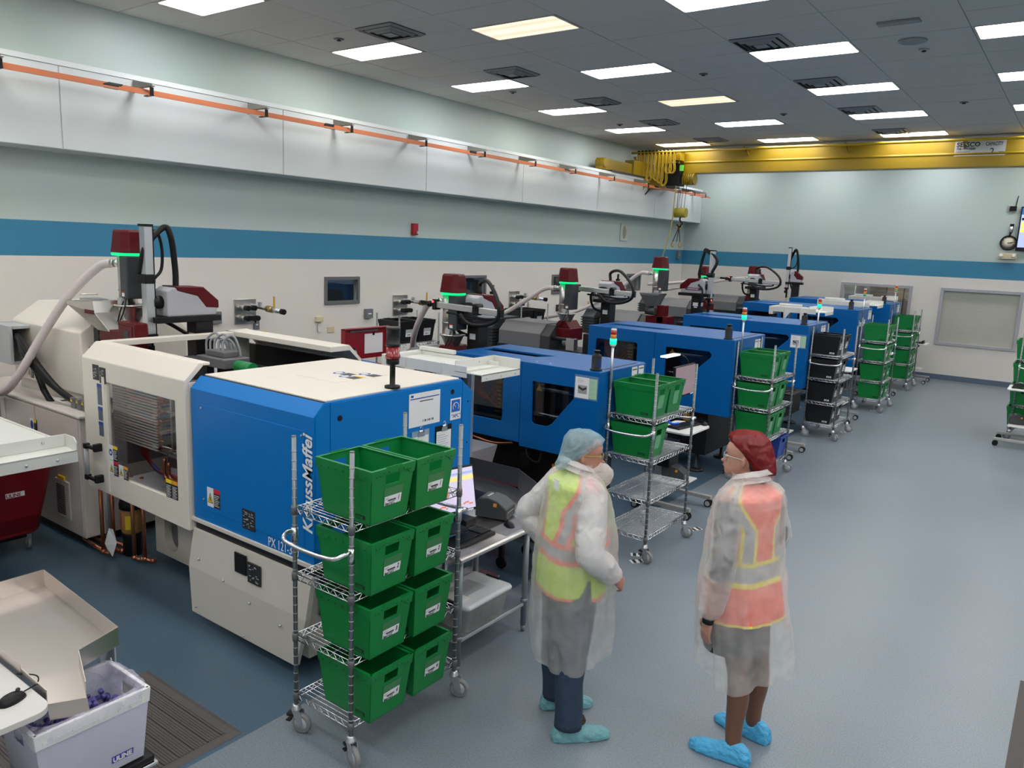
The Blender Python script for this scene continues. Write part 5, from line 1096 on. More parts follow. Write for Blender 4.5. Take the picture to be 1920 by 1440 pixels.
def cart(proto,x,y,lab,rz=0):
    o=place(proto,(x,y,0),lab,'chrome wire shelf carts',rz); return o
random.seed(4)
def fill(cx,cy,shelves,rows,proto,desc,grp,dx=.11,colour='green'):
    for si in rows:
        for k,fb in rows[si]:
            t_=place(proto,(cx+dx+random.uniform(-.006,.006),cy+(-.225 if k==0 else .095),shelves[si]+.004),'%s corrugated tote, %s on the %s shelf of the %s'%(colour,'front' if k==0 else 'rear',TH_names[si],desc),grp)
            if desc=='nearest cart': HAND.append((t_,si,k))
HAND=[]
two=[(0,0),(1,1)]
fill(-2.99,2.92,S1,{0:two,1:two,2:two,3:two},TG,'nearest cart','green totes',dx=.12)
# the handwriting is added once every tote is copied
cart(C2,-3.055,6.38,'wire cart beside the man with two empty lower shelves')
fill(-3.055,6.38,S2,{0:two,1:[(0,0)]},TG2,'cart beside the man','green totes on the second cart',dx=-.01)
cart(C2,-3.045,9.42,'wire cart behind the woman in the red hair net')
fill(-3.045,9.42,S2,{0:two,1:two,2:two},TG2,'cart behind the red hair net','green totes on the third cart',dx=0)
cart(C2,-3.03,12.48,'wire cart loaded with eight black totes')
fill(-3.04,12.48,S2,{0:two,1:two,2:two,3:two},TK,'black tote cart','black totes',dx=-.03,colour='black')
cart(C2,-2.99,15.42,'wire cart of green totes just beyond the black totes')
fill(-2.99,15.42,S2,{0:two,1:two,2:two,3:two},TG,'cart beyond the black totes','green totes',dx=.02)
cart(C2,-3.09,18.52,'farthest wire cart of green totes near the far window')
fill(-3.09,18.52,S2,{0:two,1:two,2:two,3:two},TG,'farthest cart','green totes',dx=.03)
TB=make_tote('tote','x',NAVYP,NAVYP,False,None,paper=False,label=False); place(TB,(-3.02,9.68,.214),'blue corrugated tote on the bottom shelf behind the woman',None)
# cart and workstation at right edge
cart(C2,-.50,14.75,'wire cart of green totes cut off by the right edge',PI)
for si in range(4):
    for k in (0,1): place(TG2,(-.60,14.52+.31*k,S2[si]+.004),'green tote, %s one on the %s shelf of the cart at right edge'%('front' if k==0 else 'rear',TH_names[si]),'green totes at the right edge',PI)
for t_,si,k in HAND:
    for body,sz,y,z,b in ((str(si+1),.034,.050,.106,.0009),('Box %d of 2'%(k+1),.020,-.046,.089,.0004)):
        text('handwriting',body,sz,(.205*(.84+.16*z/.285)+.0042,y*.9,z),(0,1,0),(.10,0,1),INK,t_,bold=b,extr=.0002,local=True,shear=.2,sx=.75)
# rear racks behind machines with black totes
for (cx,cy),d in (((-7.84,8.17),'behind the red toolbox'),((-8.05,11.35),'behind the second dryer')):
    cart(C2,cx,cy,'wire cart of large black totes %s'%d)
    for k in (0,1): place(TK,(cx-.02,cy-.19+.37*k,1.274),'large black tote, %s on the rear cart %s'%('front' if k==0 else 'rear',d),'black totes on the rear carts').scale=(1.1,1.15,1.1)
# ================================================================ WORK TABLE WITH COMPUTER
TZ=.80; tx0,tx1,ty0,ty1=-3.425,-2.87,3.47,4.35
tb=thing('work_table','stainless steel work table with computer beside the nearest cart','table',((tx0+tx1)/2,(ty0+ty1)/2,0))
g=G(); g.box((tx0,ty0,TZ-.03),(tx1,ty1,TZ)); g.cyl((tx1,ty0,TZ-.015),(tx1,ty1,TZ-.015),.018,12); g.obj('table_top',STEEL,tb,bevel=.004)
g=G(); g.box((tx0+.05,ty0+.05,.20),(tx1-.04,ty1-.06,.225)); us=g.obj('undershelf',ALU,tb,bevel=.004)
for x,y in ((tx0+.06,ty0+.07),(tx1-.05,ty0+.07),(tx0+.06,ty1-.09),(tx1-.05,ty1-.09)):
    g=G(); g.cyl((x,y,.05),(x,y,TZ-.03),.021,14,0); g.cyl((x,y,.22),(x,y,.25),.026,14,0); g.cyl((x,y,.0),(x,y,.05),.014,10,0,r2=.02); g.obj('leg',mat('galvanised',(.24,.27,.29),.4,.6),tb)
def monitor(x,y,z,w,h,ang,lab,tilt=.12,scr=None,stand=True,rzthing=None):
    r=thing('monitor',lab,'monitor',(x,y,z)); M=Matrix.Translation((x,y,z))@Matrix.Rotation(ang,4,'Z')
    Mt=M@Matrix.Translation((0,0,.10))@Matrix.Rotation(-tilt,4,'X')
    # screen faces local -y
    G().box((-w/2,0,0),(w/2,.03,h),M=Mt).obj('case',BLK,r,bevel=.004)
    g=G(); g.box((-w/2+.01,-.002,.018),(w/2-.01,0,h-.01),0,M=Mt)
    if scr=='chart':
        g.box((-w/2+.01,-.003,h-.05),(w/2-.01,-.001,h-.035),1,M=Mt); g.box((-w/2+.01,-.003,h-.09),(w/2-.01,-.001,h-.062),2,M=Mt); g.box((-w/2+.02,-.003,h-.15),(-w/2+.11,-.001,h-.10),1,M=Mt)
        for q in range(26):
            a=-w/2+.02+q*(w-.05)/26; b=[.03,.035,.04,.045][q%4]*(.7+.5*math.sin(q*.5)**2); 
            if q in(13,20): b=.15
            g.box((a,-.003,.03+b*.55),(a+(w-.05)/26,-.001,.034+b*.55+ (b if b>.1 else .006)),3,M=Mt)
    g.obj('display',[mat('screen_lilac',(.5,.45,.6),.25,emit=(.62,.55,.75),es=.3) if scr=='chart' else mat('screen_dusk',(.2,.14,.16),.2,emit=(.17,.12,.14),es=.4),mat('screen_bar',(.3,.4,.6),.3,emit=(.35,.42,.62),es=.28),mat('screen_gold',(.8,.6,.2),.3,emit=(.85,.65,.25),es=.32),mat('screen_trace',(.6,.2,.1),.3,emit=(.65,.18,.08),es=.3)],r)
    G().box((w/2-.12,-.003,.003),(w/2-.03,0,.014),M=Mt).obj('badge',LETW,r)
    if stand: g=G(); g.box((-.03,.03,0),(.03,.05,.25),M=M); g.box((-.11,-.08,0),(.11,.12,.012),M=M); g.obj('stand',BLK,r,bevel=.003)
    return r
def keyboard(x,y,z,ang,lab,L=.44,group=None):
    r=thing('keyboard',lab,'keyboard',(x,y,z),group); M=Matrix.Translation((x,y,z))@Matrix.Rotation(ang,4,'Z')
    G().box((-L/2,-.085,0),(L/2,.07,.018),M=M).obj('case',BLK,r,bevel=.005)
    g=G()
    for j in range(6):
        for i in range(21):
            if i in(15,) : continue
            a=-L/2+.012+i*(L-.02)/21; b=-.05+.019*j; g.box((a,b,.018),(a+.0165,b+.015,.025),M=M)
    g.obj('keys',BLK2,r,kind='stuff'); return r
def mouse(x,y,z,ang,lab):
    r=thing('computer_mouse',lab,'mouse',(x,y,z)); M=Matrix.Translation((x,y,z))@Matrix.Rotation(ang,4,'Z')
    rings=[]
    for t in range(13):
        u=t/12; q_=max(0,1-(2*u-1)**2)**.5; xx=-.056+.112*u; wv=max(.002,.033*q_**.8); hv=max(.001,.038*q_*(1-.25*u))
        rings.append([M@Vector((xx,wv*math.cos(a),max(.0,hv*math.sin(a)))) for a in [PI*k/8 for k in range(9)]]+[M@Vector((xx,0,0))])
    G().loft(rings).obj('shell',BLK,r); g=G(); g.cyl(M@Vector((.028,-.004,.032)),M@Vector((.028,.004,.032)),.008,10); g.obj('wheel',DKG,r)
    g=G(); g.tube(bez([M@Vector((.055,0,.01)),M@Vector((.12,.01,.006)),M@Vector((.16,.06,.006)),M@Vector((.14,.14,.006))],6),.003,6); g.obj('cable',BLK,r); return r
def printer(x,y,z,ang,lab,s=1):
    r=thing('label_printer',lab,'printer',(x,y,z)); M=Matrix.Translation((x,y,z))@Matrix.Rotation(ang,4,'Z')@Matrix.Scale(s,4)
    pr=[(-.12,.005),(.12,.005),(.12,.085),(.10,.10),(.05,.135),(-.02,.15),(-.09,.145),(-.12,.11)]
    g=G(); g.loft([[M@Vector((a,-.085,c)) for a,c in pr],[M@Vector((a,.085,c)) for a,c in pr]],sm=False); g.obj('case',mat('printer_charcoal',(.05,.052,.056),.45),r,bevel=.01)
    G().box((.02,-.088,.095),(.045,-.0845,.12),M=M).obj('release_button',SIGNO,r)
    g=G(); g.box((.1202,-.06,.055),(.122,.05,.06),M=M); g.obj('paper_slot',LGRY,r)
    g=G()
    for k in range(3): g.box((-.05,-.04+.03*k,.149),(-.03,-.02+.03*k,.152),M=M)
    g.obj('top_icons',LGRY,r); return r
monitor(-3.14,3.68,TZ+.06,.46,.30,PI*.5-.22,'monitor with a lilac chart screen on the steel table',scr='chart',tilt=.2)
keyboard(-3.05,3.74,TZ,PI*.5+.02,'black keyboard on the steel table'); mouse(-2.99,4.14,TZ,2.6,'black mouse on the steel table beside the printer')
printer(-3.19,4.24,TZ,.25,'dark grey label printer with orange button on the steel table')
r=thing('document_sheets','two clear document sheets taped on the steel table','sheet',(-3,4,TZ)); G().box((-3.05,3.98,TZ+.0005),(-2.89,4.30,TZ+.0015)).obj('sheet',mat('grey_sheet',(.22,.21,.22),.15),r); G().box((-3.05,3.49,TZ+.0005),(-2.89,3.62,TZ+.0015)).obj('sheet',MATS['grey_sheet'],r)
r=thing('power_adapter','small black scanner dock behind the keyboard','dock',(-3.3,3.98,TZ)); G().box((-3.32,3.90,TZ),(-3.18,4.02,TZ+.05)).obj('case',BLK,r,bevel=.01)
# plastic tub on the under-shelf
tub=thing('storage_tub','clear plastic storage tub with white lid on the table undershelf','tub',(-3.08,3.78,.226))
tc=(-3.06,3.83)
FT=film('clear_tub',(.62,.62,.60),.62,.3,.3,14)
def rr(hx,hy,z,r=.03,n=4): return [(tc[0]+a,tc[1]+b,z) for a,b in rrect(-hx,-hy,hx,hy,r,n)]
g=G(); g.loft([rr(.135,.195,.227),rr(.16,.225,.40),rr(.165,.23,.41)]); g.obj('tub_body',FT,tub)
g=G(); g.loft([rr(.175,.24,.40),rr(.178,.243,.415),rr(.172,.237,.43),rr(.15,.21,.432)],cap=True); g.obj('lid',mat('tub_lid_white',(.62,.63,.64),.3),tub)
for s in (-1,1): G().box((tc[0]-.06,tc[1]+s*.232,.385),(tc[0]+.06,tc[1]+s*.252,.437)).obj('latch',BLK,tub,bevel=.006)
g=G(); g.box((-3.16,3.70,.434),(-3.0,3.92,.437),0,M=Matrix.Rotation(0,4,'Z')); g.box((-3.1,3.60,.434),(-2.96,3.70,.442),1); g.obj('bagged_paper',[LGRY,WHT],tub,bevel=.002)
# stainless chute tray behind the table
ch=thing('parts_chute','stainless parts chute tray behind the steel table','chute',(-3.6,4.6,.8))
g=G(); g.prism([(-4.6,.88),(-3.55,.86),(-3.2,.80),(-3.2,.79),(-3.55,.85),(-4.6,.87)],'y',4.45,4.95)
g.box((-4.6,4.95,.87),(-3.5,4.955,1.02)); g.add([(-3.5,4.95,.86),(-3.5,4.95,1.02),(-3.25,4.88,.96),(-3.2,4.86,.80)],[(0,1,2,3)]); g.add([(-3.25,4.88,.96),(-3.2,4.86,.80),(-3.15,4.60,.79),(-3.15,4.60,.90)],[(0,1,3,2) if 0 else (0,3,2,1)]); g.add([(-3.2,4.44,.86),(-3.2,4.44,.95),(-4.6,4.44,1.0),(-4.6,4.44,.87)],[(0,1,2,3)]); o=g.down(.09).obj('tray',mat('steel_dark_reflection',(.22,.22,.23),.35,.9),ch); sd=o.modifiers.new('t','SOLIDIFY'); sd.thickness=.003  # dark base colour stands in for the tray's reflection of the dark machine
g=G(); g.box((-3.9,4.5,.11),(-3.87,4.53,.85)); g.box((-3.9,4.85,.11),(-3.87,4.88,.85)); g.box((-3.9,4.5,.09),(-3.6,4.88,.11)); g.down(.09).obj('stand',ALU,ch)
# grey tote and red bin under the second machine
r=thing('parts_box','light grey plastic box under the second machine','box',(-4.45,5.55,.62)); g=G(); g.loft([[(-4.72,5.3,.64),(-4.3,5.3,.64),(-4.3,5.62,.64),(-4.72,5.62,.64)],[(-4.76,5.27,.86),(-4.26,5.27,.86),(-4.26,5.66,.86),(-4.76,5.66,.86)]],sm=False); g.obj('box_body',mat('pale_grey_plastic',(.32,.32,.33),.4),r)
r=thing('red_bin','dark red bin below the grey box at the second machine','bin',(-4.5,5.45,0)); g=G(); g.loft([[(-4.75,5.2,.05),(-4.1,5.2,.05),(-4.1,5.7,.05),(-4.75,5.7,.05)],[(-4.85,5.15,.62),(-4.05,5.15,.62),(-4.05,5.72,.62),(-4.85,5.72,.62)]],sm=False); g.obj('bin_body',mat('dark_red_plastic',(.22,.004,.01),.4),r); G().box((-4.8,5.2,.0),(-4.1,5.7,.05)).obj('base',BLK,r)
# low cart with black case
r=thing('low_cart','low stainless cart holding a black case behind the table','cart',(-3.3,5.1,0)); g=G(); g.box((-3.75,4.98,.30),(-2.95,5.45,.33)); g.box((-3.72,5.02,.50),(-3.0,5.42,.52)); g.obj('deck',STEEL,r)
for x,y in ((-3.7,5.03),(-3.0,5.03),(-3.7,5.4),(-3.0,5.4)): 
    c=G(); c.cyl((x,y-.012,.05),(x,y+.012,.05),.05,14); c.box((x-.02,y-.016,.06),(x+.02,y+.016,.31)); c.obj('caster',BLK,r)
r=thing('black_case','flat black case on the low steel cart','case',(-3.3,5.2,.33)); G().box((-3.5,5.02,.335),(-3.05,5.38,.47)).obj('case_body',BLK,r,bevel=.015); G().box((-3.3,5.012,.36),(-3.2,5.02,.40)).obj('tag',GRY,r)
# ================================================================ MOBILE WORKSTATIONS
def workstation(x,y,lab,topm,monl=None,ang=0,prn=True):
    """column on an H base; origin near mast"""
    r=thing('mobile_workstation',lab,'workstation',(x,y,0),'mobile pole workstations')
    M=Matrix.Translation((x,y,0))@Matrix.Rotation(ang,4,'Z'); PG=mat('workstation_grey',(.36,.35,.33),.4)
    g=G(); g.box((-.045,-.04,.06),(.045,.04,1.35),M=M); g.box((-.03,-.044,.1),(-.02,-.04,1.3),M=M); g.box((.02,-.044,.1),(.03,-.04,1.3),M=M); g.obj('mast',mat('extrusion',(.42,.43,.44),.4,.4),r,bevel=.003)
    for k,(dx,dy) in enumerate(((.47,-.10),(.49,-.62),(-.3,.35),(.05,-.70))):
        if k>1: continue
        pass
    for s in (-1,1):
        g=G(); g.box((-.15,s*.28-.025,.085),(.50,s*.28+.025,.125),M=M); g.obj('base_leg',PG,r,bevel=.006)
        for xx in (-.12,.47):
            g=G(); g.cyl(M@Vector((xx,s*.28-.03,.04)),M@Vector((xx,s*.28-.012,.04)),.04,16); g.cyl(M@Vector((xx,s*.28+.012,.04)),M@Vector((xx,s*.28+.03,.04)),.04,16); g.cyl(M@Vector((xx,s*.28-.03,.04)),M@Vector((xx,s*.28+.03,.04)),.012,8); c=g.obj('caster',BLK,r); 
            g=G(); g.cyl(M@Vector((xx,s*.28-.032,.04)),M@Vector((xx,s*.28-.030,.04)),.028,14); g.obj('caster_disc',LGRY,c)
    G().box((-.06,-.28,.085),(.0,.28,.125),M=M).obj('base_crossbar',PG,r)
    o=[(M@Vector((a,b,0)))[:2] for a,b in rrect(.02,-.26,.42,.30,.06)]
    g=G(); g.prism(o,'z',.865,.885); g.obj('desk_top',topm,r,bevel=.004)
    g=G(); g.box((-.03,-.05,.80),(.25,.05,.865),M=M); g.obj('arm',BLK,r)
    G().box((-.0,-.18,.30),(.35,.2,.315),M=M).obj('printer_shelf',WHT,r)
    G().box((.02,-.12,.45),(.16,.12,.72),M=M).obj('computer_case',BLK,r,bevel=.01)
    g=G()
    for k in range(4): g.tube(bez([M@Vector((-.05,.03*k-.04,1.2)),M@Vector((-.09,.05*k-.05,.9)),M@Vector((-.07,.02*k,.5)),M@Vector((-.06,.03,.15))],6),.008,6)
    g.obj('cable_bundle',BLK,r); return r
workstation(-3.48,7.55,'mobile workstation with white desk top behind the cart beside the man',WHT)
keyboard(-3.27,7.62,.885,PI*.45,'black keyboard on the white mobile desk'); mouse(-3.13,7.84,.885,1.9,'dark mouse on the white mobile desk')
r=thing('blue_tool','small bright blue plastic grip on the white mobile desk','tool',(-3.4,7.5,.885)); g=G(); g.tube(bez([(-3.42,7.42,.91),(-3.38,7.47,.93),(-3.34,7.5,.915),(-3.3,7.55,.92)],5),.014,7); g.tube([(-3.38,7.47,.93),(-3.37,7.46,.97)],.009,6); g.obj('grip',mat('bright_blue',(.01,.12,.7),.4),r)
printer(-3.30,7.55,.316,.2,'black label printer on the low white shelf of the mobile workstation')
monitor(-3.42,7.93,1.05,.52,.34,PI*.5,'dim monitor behind the green totes of the cart beside man',tilt=.05,stand=False)
r=thing('desk_lamp','lit white strip lamp glowing in front of the third machine','lamp',(-3.5,7.9,1.45)); g=G(); g.box((-3.60,7.62,1.585),(-3.52,7.95,1.60),0); g.obj('light_bar',mat('lamp_bar',(.9,.95,1),.3,emit=(.85,.95,1),es=1.5),r); g=G(); g.tube(bez([(-3.56,7.95,1.595),(-3.54,8.05,1.57),(-3.5,8.12,1.5),(-3.48,8.15,1.3)],5),.012,7); g.obj('lamp_arm',BLK,r)
workstation(-3.42,10.75,'black mobile workstation behind the third cart',BLK)
keyboard(-3.2,10.7,.885,PI*.45,'black keyboard on the black mobile desk')
workstation(-3.40,13.75,'mobile workstation between the black and green tote carts',WHT)
workstation(-3.40,16.9,'mobile workstation between the two farthest carts',WHT)
workstation(-3.20,19.7,'farthest mobile workstation by the far window',WHT)
r=thing('hand_scanner','black scanner lying on the farthest mobile desk','scanner',(-2.95,19.7,.885)); g=G(); g.box((-3.0,19.55,.885),(-2.85,19.75,.92)); g.box((-2.9,19.6,.92),(-2.86,19.8,.95)); g.obj('body',BLK,r,bevel=.01)
workstation(-.38,13.98,'mobile workstation in front of the cart at the right edge',WHT,ang=PI)
keyboard(-.68,14.02,.885,PI*.5,'black keyboard on the mobile desk at right edge')
printer(-.62,14.05,.316,.2,'black printer on the low shelf at the right edge')
# black and white floor tape markers
def tape(x,y,a,lab):
    r=thing('floor_tape',lab,'floor tape',(x,y,0),'striped floor tape markers'); M=Matrix.Translation((x,y,0))@Matrix.Rotation(a,4,'Z')@Matrix.Scale(1.5,4)
    G().box((-.06,-.025,.0005),(.06,.025,.0015),M=M).obj('white_base',LETW,r)
    for k in range(3): g=G(); g.add([M@Vector(p) for p in ((-.05+.04*k,-.025,.002),(-.03+.04*k,-.025,.002),(-.045+.04*k+.02,.025,.002),(-.065+.04*k+.02,.025,.002))],[(0,1,2,3)]); g.obj('black_stripe',SIGNK,r)
tape(-2.93,6.10,.6,'striped floor tape at the front caster of the cart beside man'); tape(-2.87,5.97,.9,'striped floor tape just in front of that cart'); tape(-2.84,7.05,1.1,'striped floor tape behind the cart beside man'); tape(-2.80,7.78,.8,'striped floor tape by the white mobile desk caster'); tape(-2.85,15.2,.8,'striped floor tape by the fifth cart'); tape(-2.8,12.9,.8,'striped floor tape by the black tote cart')
r=thing('lane_tape','dark floor tape strip at the right bottom edge with white label','floor tape',(.0,5,0)); G().box((-.02,3.9,.0005),(.06,5.88,.002)).obj('strip',mat('dark_tape',(.035,.027,.025),.5),r); lb=G().box((.045,5.25,.0022),(.20,5.40,.003)).obj('label',LETW,r); text('lane_number','00/',.10,(.07,5.39,.0032),(0,-1,0),(1,0,0),INK,lb,bold=.002,extr=.0003)
# ================================================================ TOOLBOX AND BOTTLE
tb2=thing('toolbox','open red metal toolbox with tools behind the cream machine','toolbox',(-6.8,6.55,1.0))
g=G(); g.box((-7.02,6.18,1.27),(-7.0,6.93,1.65)); g.box((-7.0,6.18,1.27),(-6.95,6.195,1.65)); g.box((-7.0,6.915,1.27),(-6.95,6.93,1.65)); g.box((-7.0,6.18,1.635),(-6.95,6.93,1.65)); g.obj('lid',RED,tb2,bevel=.003)
g=G(); g.box((-7.0,6.18,.85),(-6.6,6.195,1.26)); g.box((-7.0,6.915,.85),(-6.6,6.93,1.26)); g.box((-6.615,6.18,.85),(-6.6,6.93,1.24)); g.box((-7.0,6.18,.85),(-6.6,6.93,1.12)); g.obj('box_body',RED,tb2,bevel=.003)
G().box((-6.995,6.30,1.60),(-6.99,6.75,1.62)).obj('lid_strap',GRY,tb2)
ps=G().box((-6.995,6.53,1.33),(-6.99,6.83,1.57)).obj('lid_paper',PAPER,tb2); G().box((-6.99,6.66,1.55),(-6.985,6.69,1.59)).obj('clip',BLK,ps)
r=thing('spray_can','white and black spray can leaning in the red toolbox','can',(-6.85,6.3,1.2)); g=G(); g.cyl((-6.8,6.22,1.22),(-6.93,6.30,1.38),.035,14); g.obj('can_body',ALU,r); g=G(); g.cyl((-6.93,6.30,1.38),(-6.95,6.315,1.405),.03,12); g.obj('cap',BLK,r)
r=thing('blue_can','blue and red spray can lying in the red toolbox','can',(-6.8,6.45,1.25)); g=G(); g.cyl((-6.82,6.30,1.27),(-6.74,6.50,1.22),.033,14,0); g.cyl((-6.745,6.485,1.223),(-6.715,6.56,1.205),.0335,14,1); g.cyl((-6.715,6.56,1.205),(-6.70,6.6,1.2),.03,12,0); g.obj('can_body',[mat('can_blue',(.02,.10,.42),.3),RED],r)
r=thing('glass_jar','small clear jars in the red toolbox','jar',(-6.7,6.7,1.2)); 
for k in range(3): g=G(); g.lathe([(.035,0),(.035,.08),(.028,.09)],(-6.70-.05*(k%2),6.62+.07*k,1.13),12); g.obj('jar_body',mat('jar_grey',(.3,.28,.28),.15),r)
g=G(); g.tube(bez([(-6.75,6.78,1.2),(-6.9,6.85,1.35),(-6.95,6.88,1.4)],5),.01,6); 
r=thing('tool_trolley','dark tool trolley under the red toolbox','trolley',(-6.8,6.55,0)); G().box((-7.03,6.15,.10),(-6.58,6.96,.845)).obj('cabinet',RED,r,bevel=.01)
for x,y in ((-6.98,6.2),(-6.63,6.2),(-6.98,6.9),(-6.63,6.9)): c=G(); c.cyl((x,y-.012,.05),(x,y+.012,.05),.05,12); c.obj('caster',BLK,r)
r=thing('squeeze_bottle','clear squeeze bottle with yellow spout behind the cream door','bottle',(-6.8,6.05,1.2)); G().lathe([(.04,0),(.04,.09),(.035,.1)],(-6.78,6.05,1.14),14).obj('bottle_body',mat('milky',(.5,.46,.42),.3),r); g=G(); g.lathe([(.036,.1),(.036,.12),(.015,.135),(.006,.14),(.004,.22)],(-6.78,6.05,1.14),12); g.obj('spout',mat('spout_yellow',(.85,.62,.03),.4),r)
r=thing('supply_cart','small steel cart under the squeeze bottle','cart',(-6.78,6.05,0)); G().box((-6.95,5.9,1.10),(-6.65,6.14,1.14)).obj('top',STEEL,r)
for x,y in ((-6.93,5.92),(-6.67,5.92),(-6.93,6.12),(-6.67,6.12)): G().cyl((x,y,0),(x,y,1.10),.012,8).obj('leg',ALU,r)
# ================================================================ LEFT FOREGROUND
# white conveyor with end tray over a red bin truck
WC=MATS['conveyor_white']
cv=thing('belt_conveyor','white conveyor end with bolted tray at the left edge','conveyor',(-6,2.2,1.25),'white belt conveyors')
g=G(); g.box((-9.0,1.2,1.17),(-5.72,1.212,1.27)); g.box((-9.0,2.44,1.17),(-5.80,2.455,1.255)); g.box((-9.0,1.2,1.235),(-5.80,2.455,1.245)); g.down(.04).obj('belt_bed',WC,cv,bevel=.002)
g=G(); g.box((-5.80,1.55,1.175),(-5.62,2.52,1.185)); g.box((-5.80,1.55,1.185),(-5.79,2.52,1.275)); g.prism([(-5.79,1.185),(-5.62,1.185),(-5.62,1.24),(-5.66,1.275),(-5.79,1.275)],'y',2.51,2.52); g.box((-5.632,1.55,1.10),(-5.62,2.52,1.185)); g.down(.04).obj('end_tray',WC,cv,bevel=.004)
g=G()
for k in range(4): g.sphere((-5.617,1.78+.20*k,1.14),.010,8)
for k in range(3): g.sphere((-5.787,1.8+.28*k,1.235),.011,8)
g.down(.04).obj('bolts',ALU,cv)
for x in (-8.5,-7.95):
    g=G(); g.box((x,1.3,0),(x+.04,1.34,1.17)); g.box((x,2.3,0),(x+.04,2.34,1.17)); g.obj('leg',ALU,cv)
bt=thing('bin_truck','dark red wheeled bin truck under the white conveyor at left','bin',(-6.6,2.2,0))
g=G(); xx0,xx1,ya,yb2=-7.75,-6.72,1.6,2.86
def rb(d,z,r=.06): return [(a,b,z) for a,b in rrect(xx0+d,ya+d,xx1-d,yb2-d,r,4)]
g.loft([rb(.15,.16),rb(.13,.18),rb(0,.88),rb(-.02,.9),rb(-.02,.93),rb(.02,.93),rb(.12,.2)],cap=True); g.obj('tub',mat('cherry_plastic',(.30,.003,.012),.33),bt)
lgo=G().box((xx1-.052,2.46,.53),(xx1-.048,2.60,.57)).obj('logo_block',LETW,bt); text('logo_lettering','ULINE',.042,(xx1-.046,2.462,.535),(0,1,0),(0,0,1),MATS['red_enamel'],lgo,bold=.001,sx=.95)
G().box((xx0+.2,ya+.2,.11),(xx1-.22,yb2-.2,.16)).obj('base_board',BLK,bt)
for x,y in ((xx0+.2,ya+.15),(xx1-.2,ya+.15),(xx0+.2,yb2-.15),(xx1-.26,yb2-.18)):
    g=G(); g.cyl((x,y-.015,.05),(x,y+.015,.05),.05,16,0); c=g.obj('wheel',WHEEL,bt); g=G(); g.prism([(x-.03,.12),(x+.03,.12),(x+.015,.04),(x-.015,.04)],'y',y-.022,y+.022); g.obj('fork',ALU,c)
# chute tray, white tote, desk, mouse, mat at lower left
ct=thing('packing_chute','open stainless packing chute tray at the lower left corner','chute',(-3.8,1.4,.9))
PK=mat('warm_steel',(.66,.60,.56),.28,1,noise_amt=.06,noise_scale=3)
zr,zb=.95,.865
A=(-4.16,1.66);B=(-3.29,1.60);Cc=(-3.22,1.40);D=(-2.99,1.32);E_=(-3.06,1.20);F_=(-3.28,1.20);H_=(-4.16,1.20)
g=G(); poly=[A,B,Cc,D,E_,F_,(-3.7,1.20),H_]
zz=[zb,zb,zb,.86,.86,zb,zb,zb]
g.add([(p[0],p[1],z) for p,z in zip(poly,zz)],[tuple(range(8))]); o=g.obj('floor_sheet',PK,ct); sd=o.modifiers.new('t','SOLIDIFY'); sd.thickness=.003
for p,q,nm in ((A,B,'back_wall'),(B,Cc,'shoulder_wall'),(Cc,D,'spout_wall'),(F_,(-3.7,1.20),'inner_wall'),((-3.7,1.20),H_,'front_wall'),(H_,A,'end_wall')):
    g=G(); g.add([(p[0],p[1],zb),(q[0],q[1],zb if nm!='spout_wall' else .86),(q[0],q[1],zr if nm!='spout_wall' else .93),(p[0],p[1],zr)],[(0,1,2,3)]); o=g.obj(nm,PK,ct); sd=o.modifiers.new('t','SOLIDIFY'); sd.thickness=.003
g=G(); g.add([(D[0],D[1],.86),(E_[0],E_[1],.86),(E_[0]+.02,E_[1]-.0,.80),(D[0]+.02,D[1],.80)],[(0,1,2,3)]); o=g.obj('spout_lip',PK,ct); sd=o.modifiers.new('t','SOLIDIFY'); sd.thickness=.003
g=G(); g.add([(E_[0],E_[1],.86),(F_[0],F_[1],.86),(F_[0],F_[1],.93),(E_[0],E_[1],.92)],[(0,1,2,3)]); o=g.obj('spout_wall',PK,ct); sd=o.modifiers.new('t','SOLIDIFY'); sd.thickness=.003
g=G(); g.plate([(-3.42,.72),(-3.30,.72),(-3.30,.865),(-3.42,.865)],[[(-3.335+.008*math.cos(a),z+.008*math.sin(a)) for a in [PI*k/4 for k in range(8)]] for z in (.75,.785)],'y',1.585,1.592); g.box((-3.40,1.55,0),(-3.36,1.59,.86)); g.box((-4.10,1.55,0),(-4.06,1.59,.86)); g.box((-4.1,1.22,0),(-4.06,1.26,.86)); g.obj('stand_leg',ALU,ct)
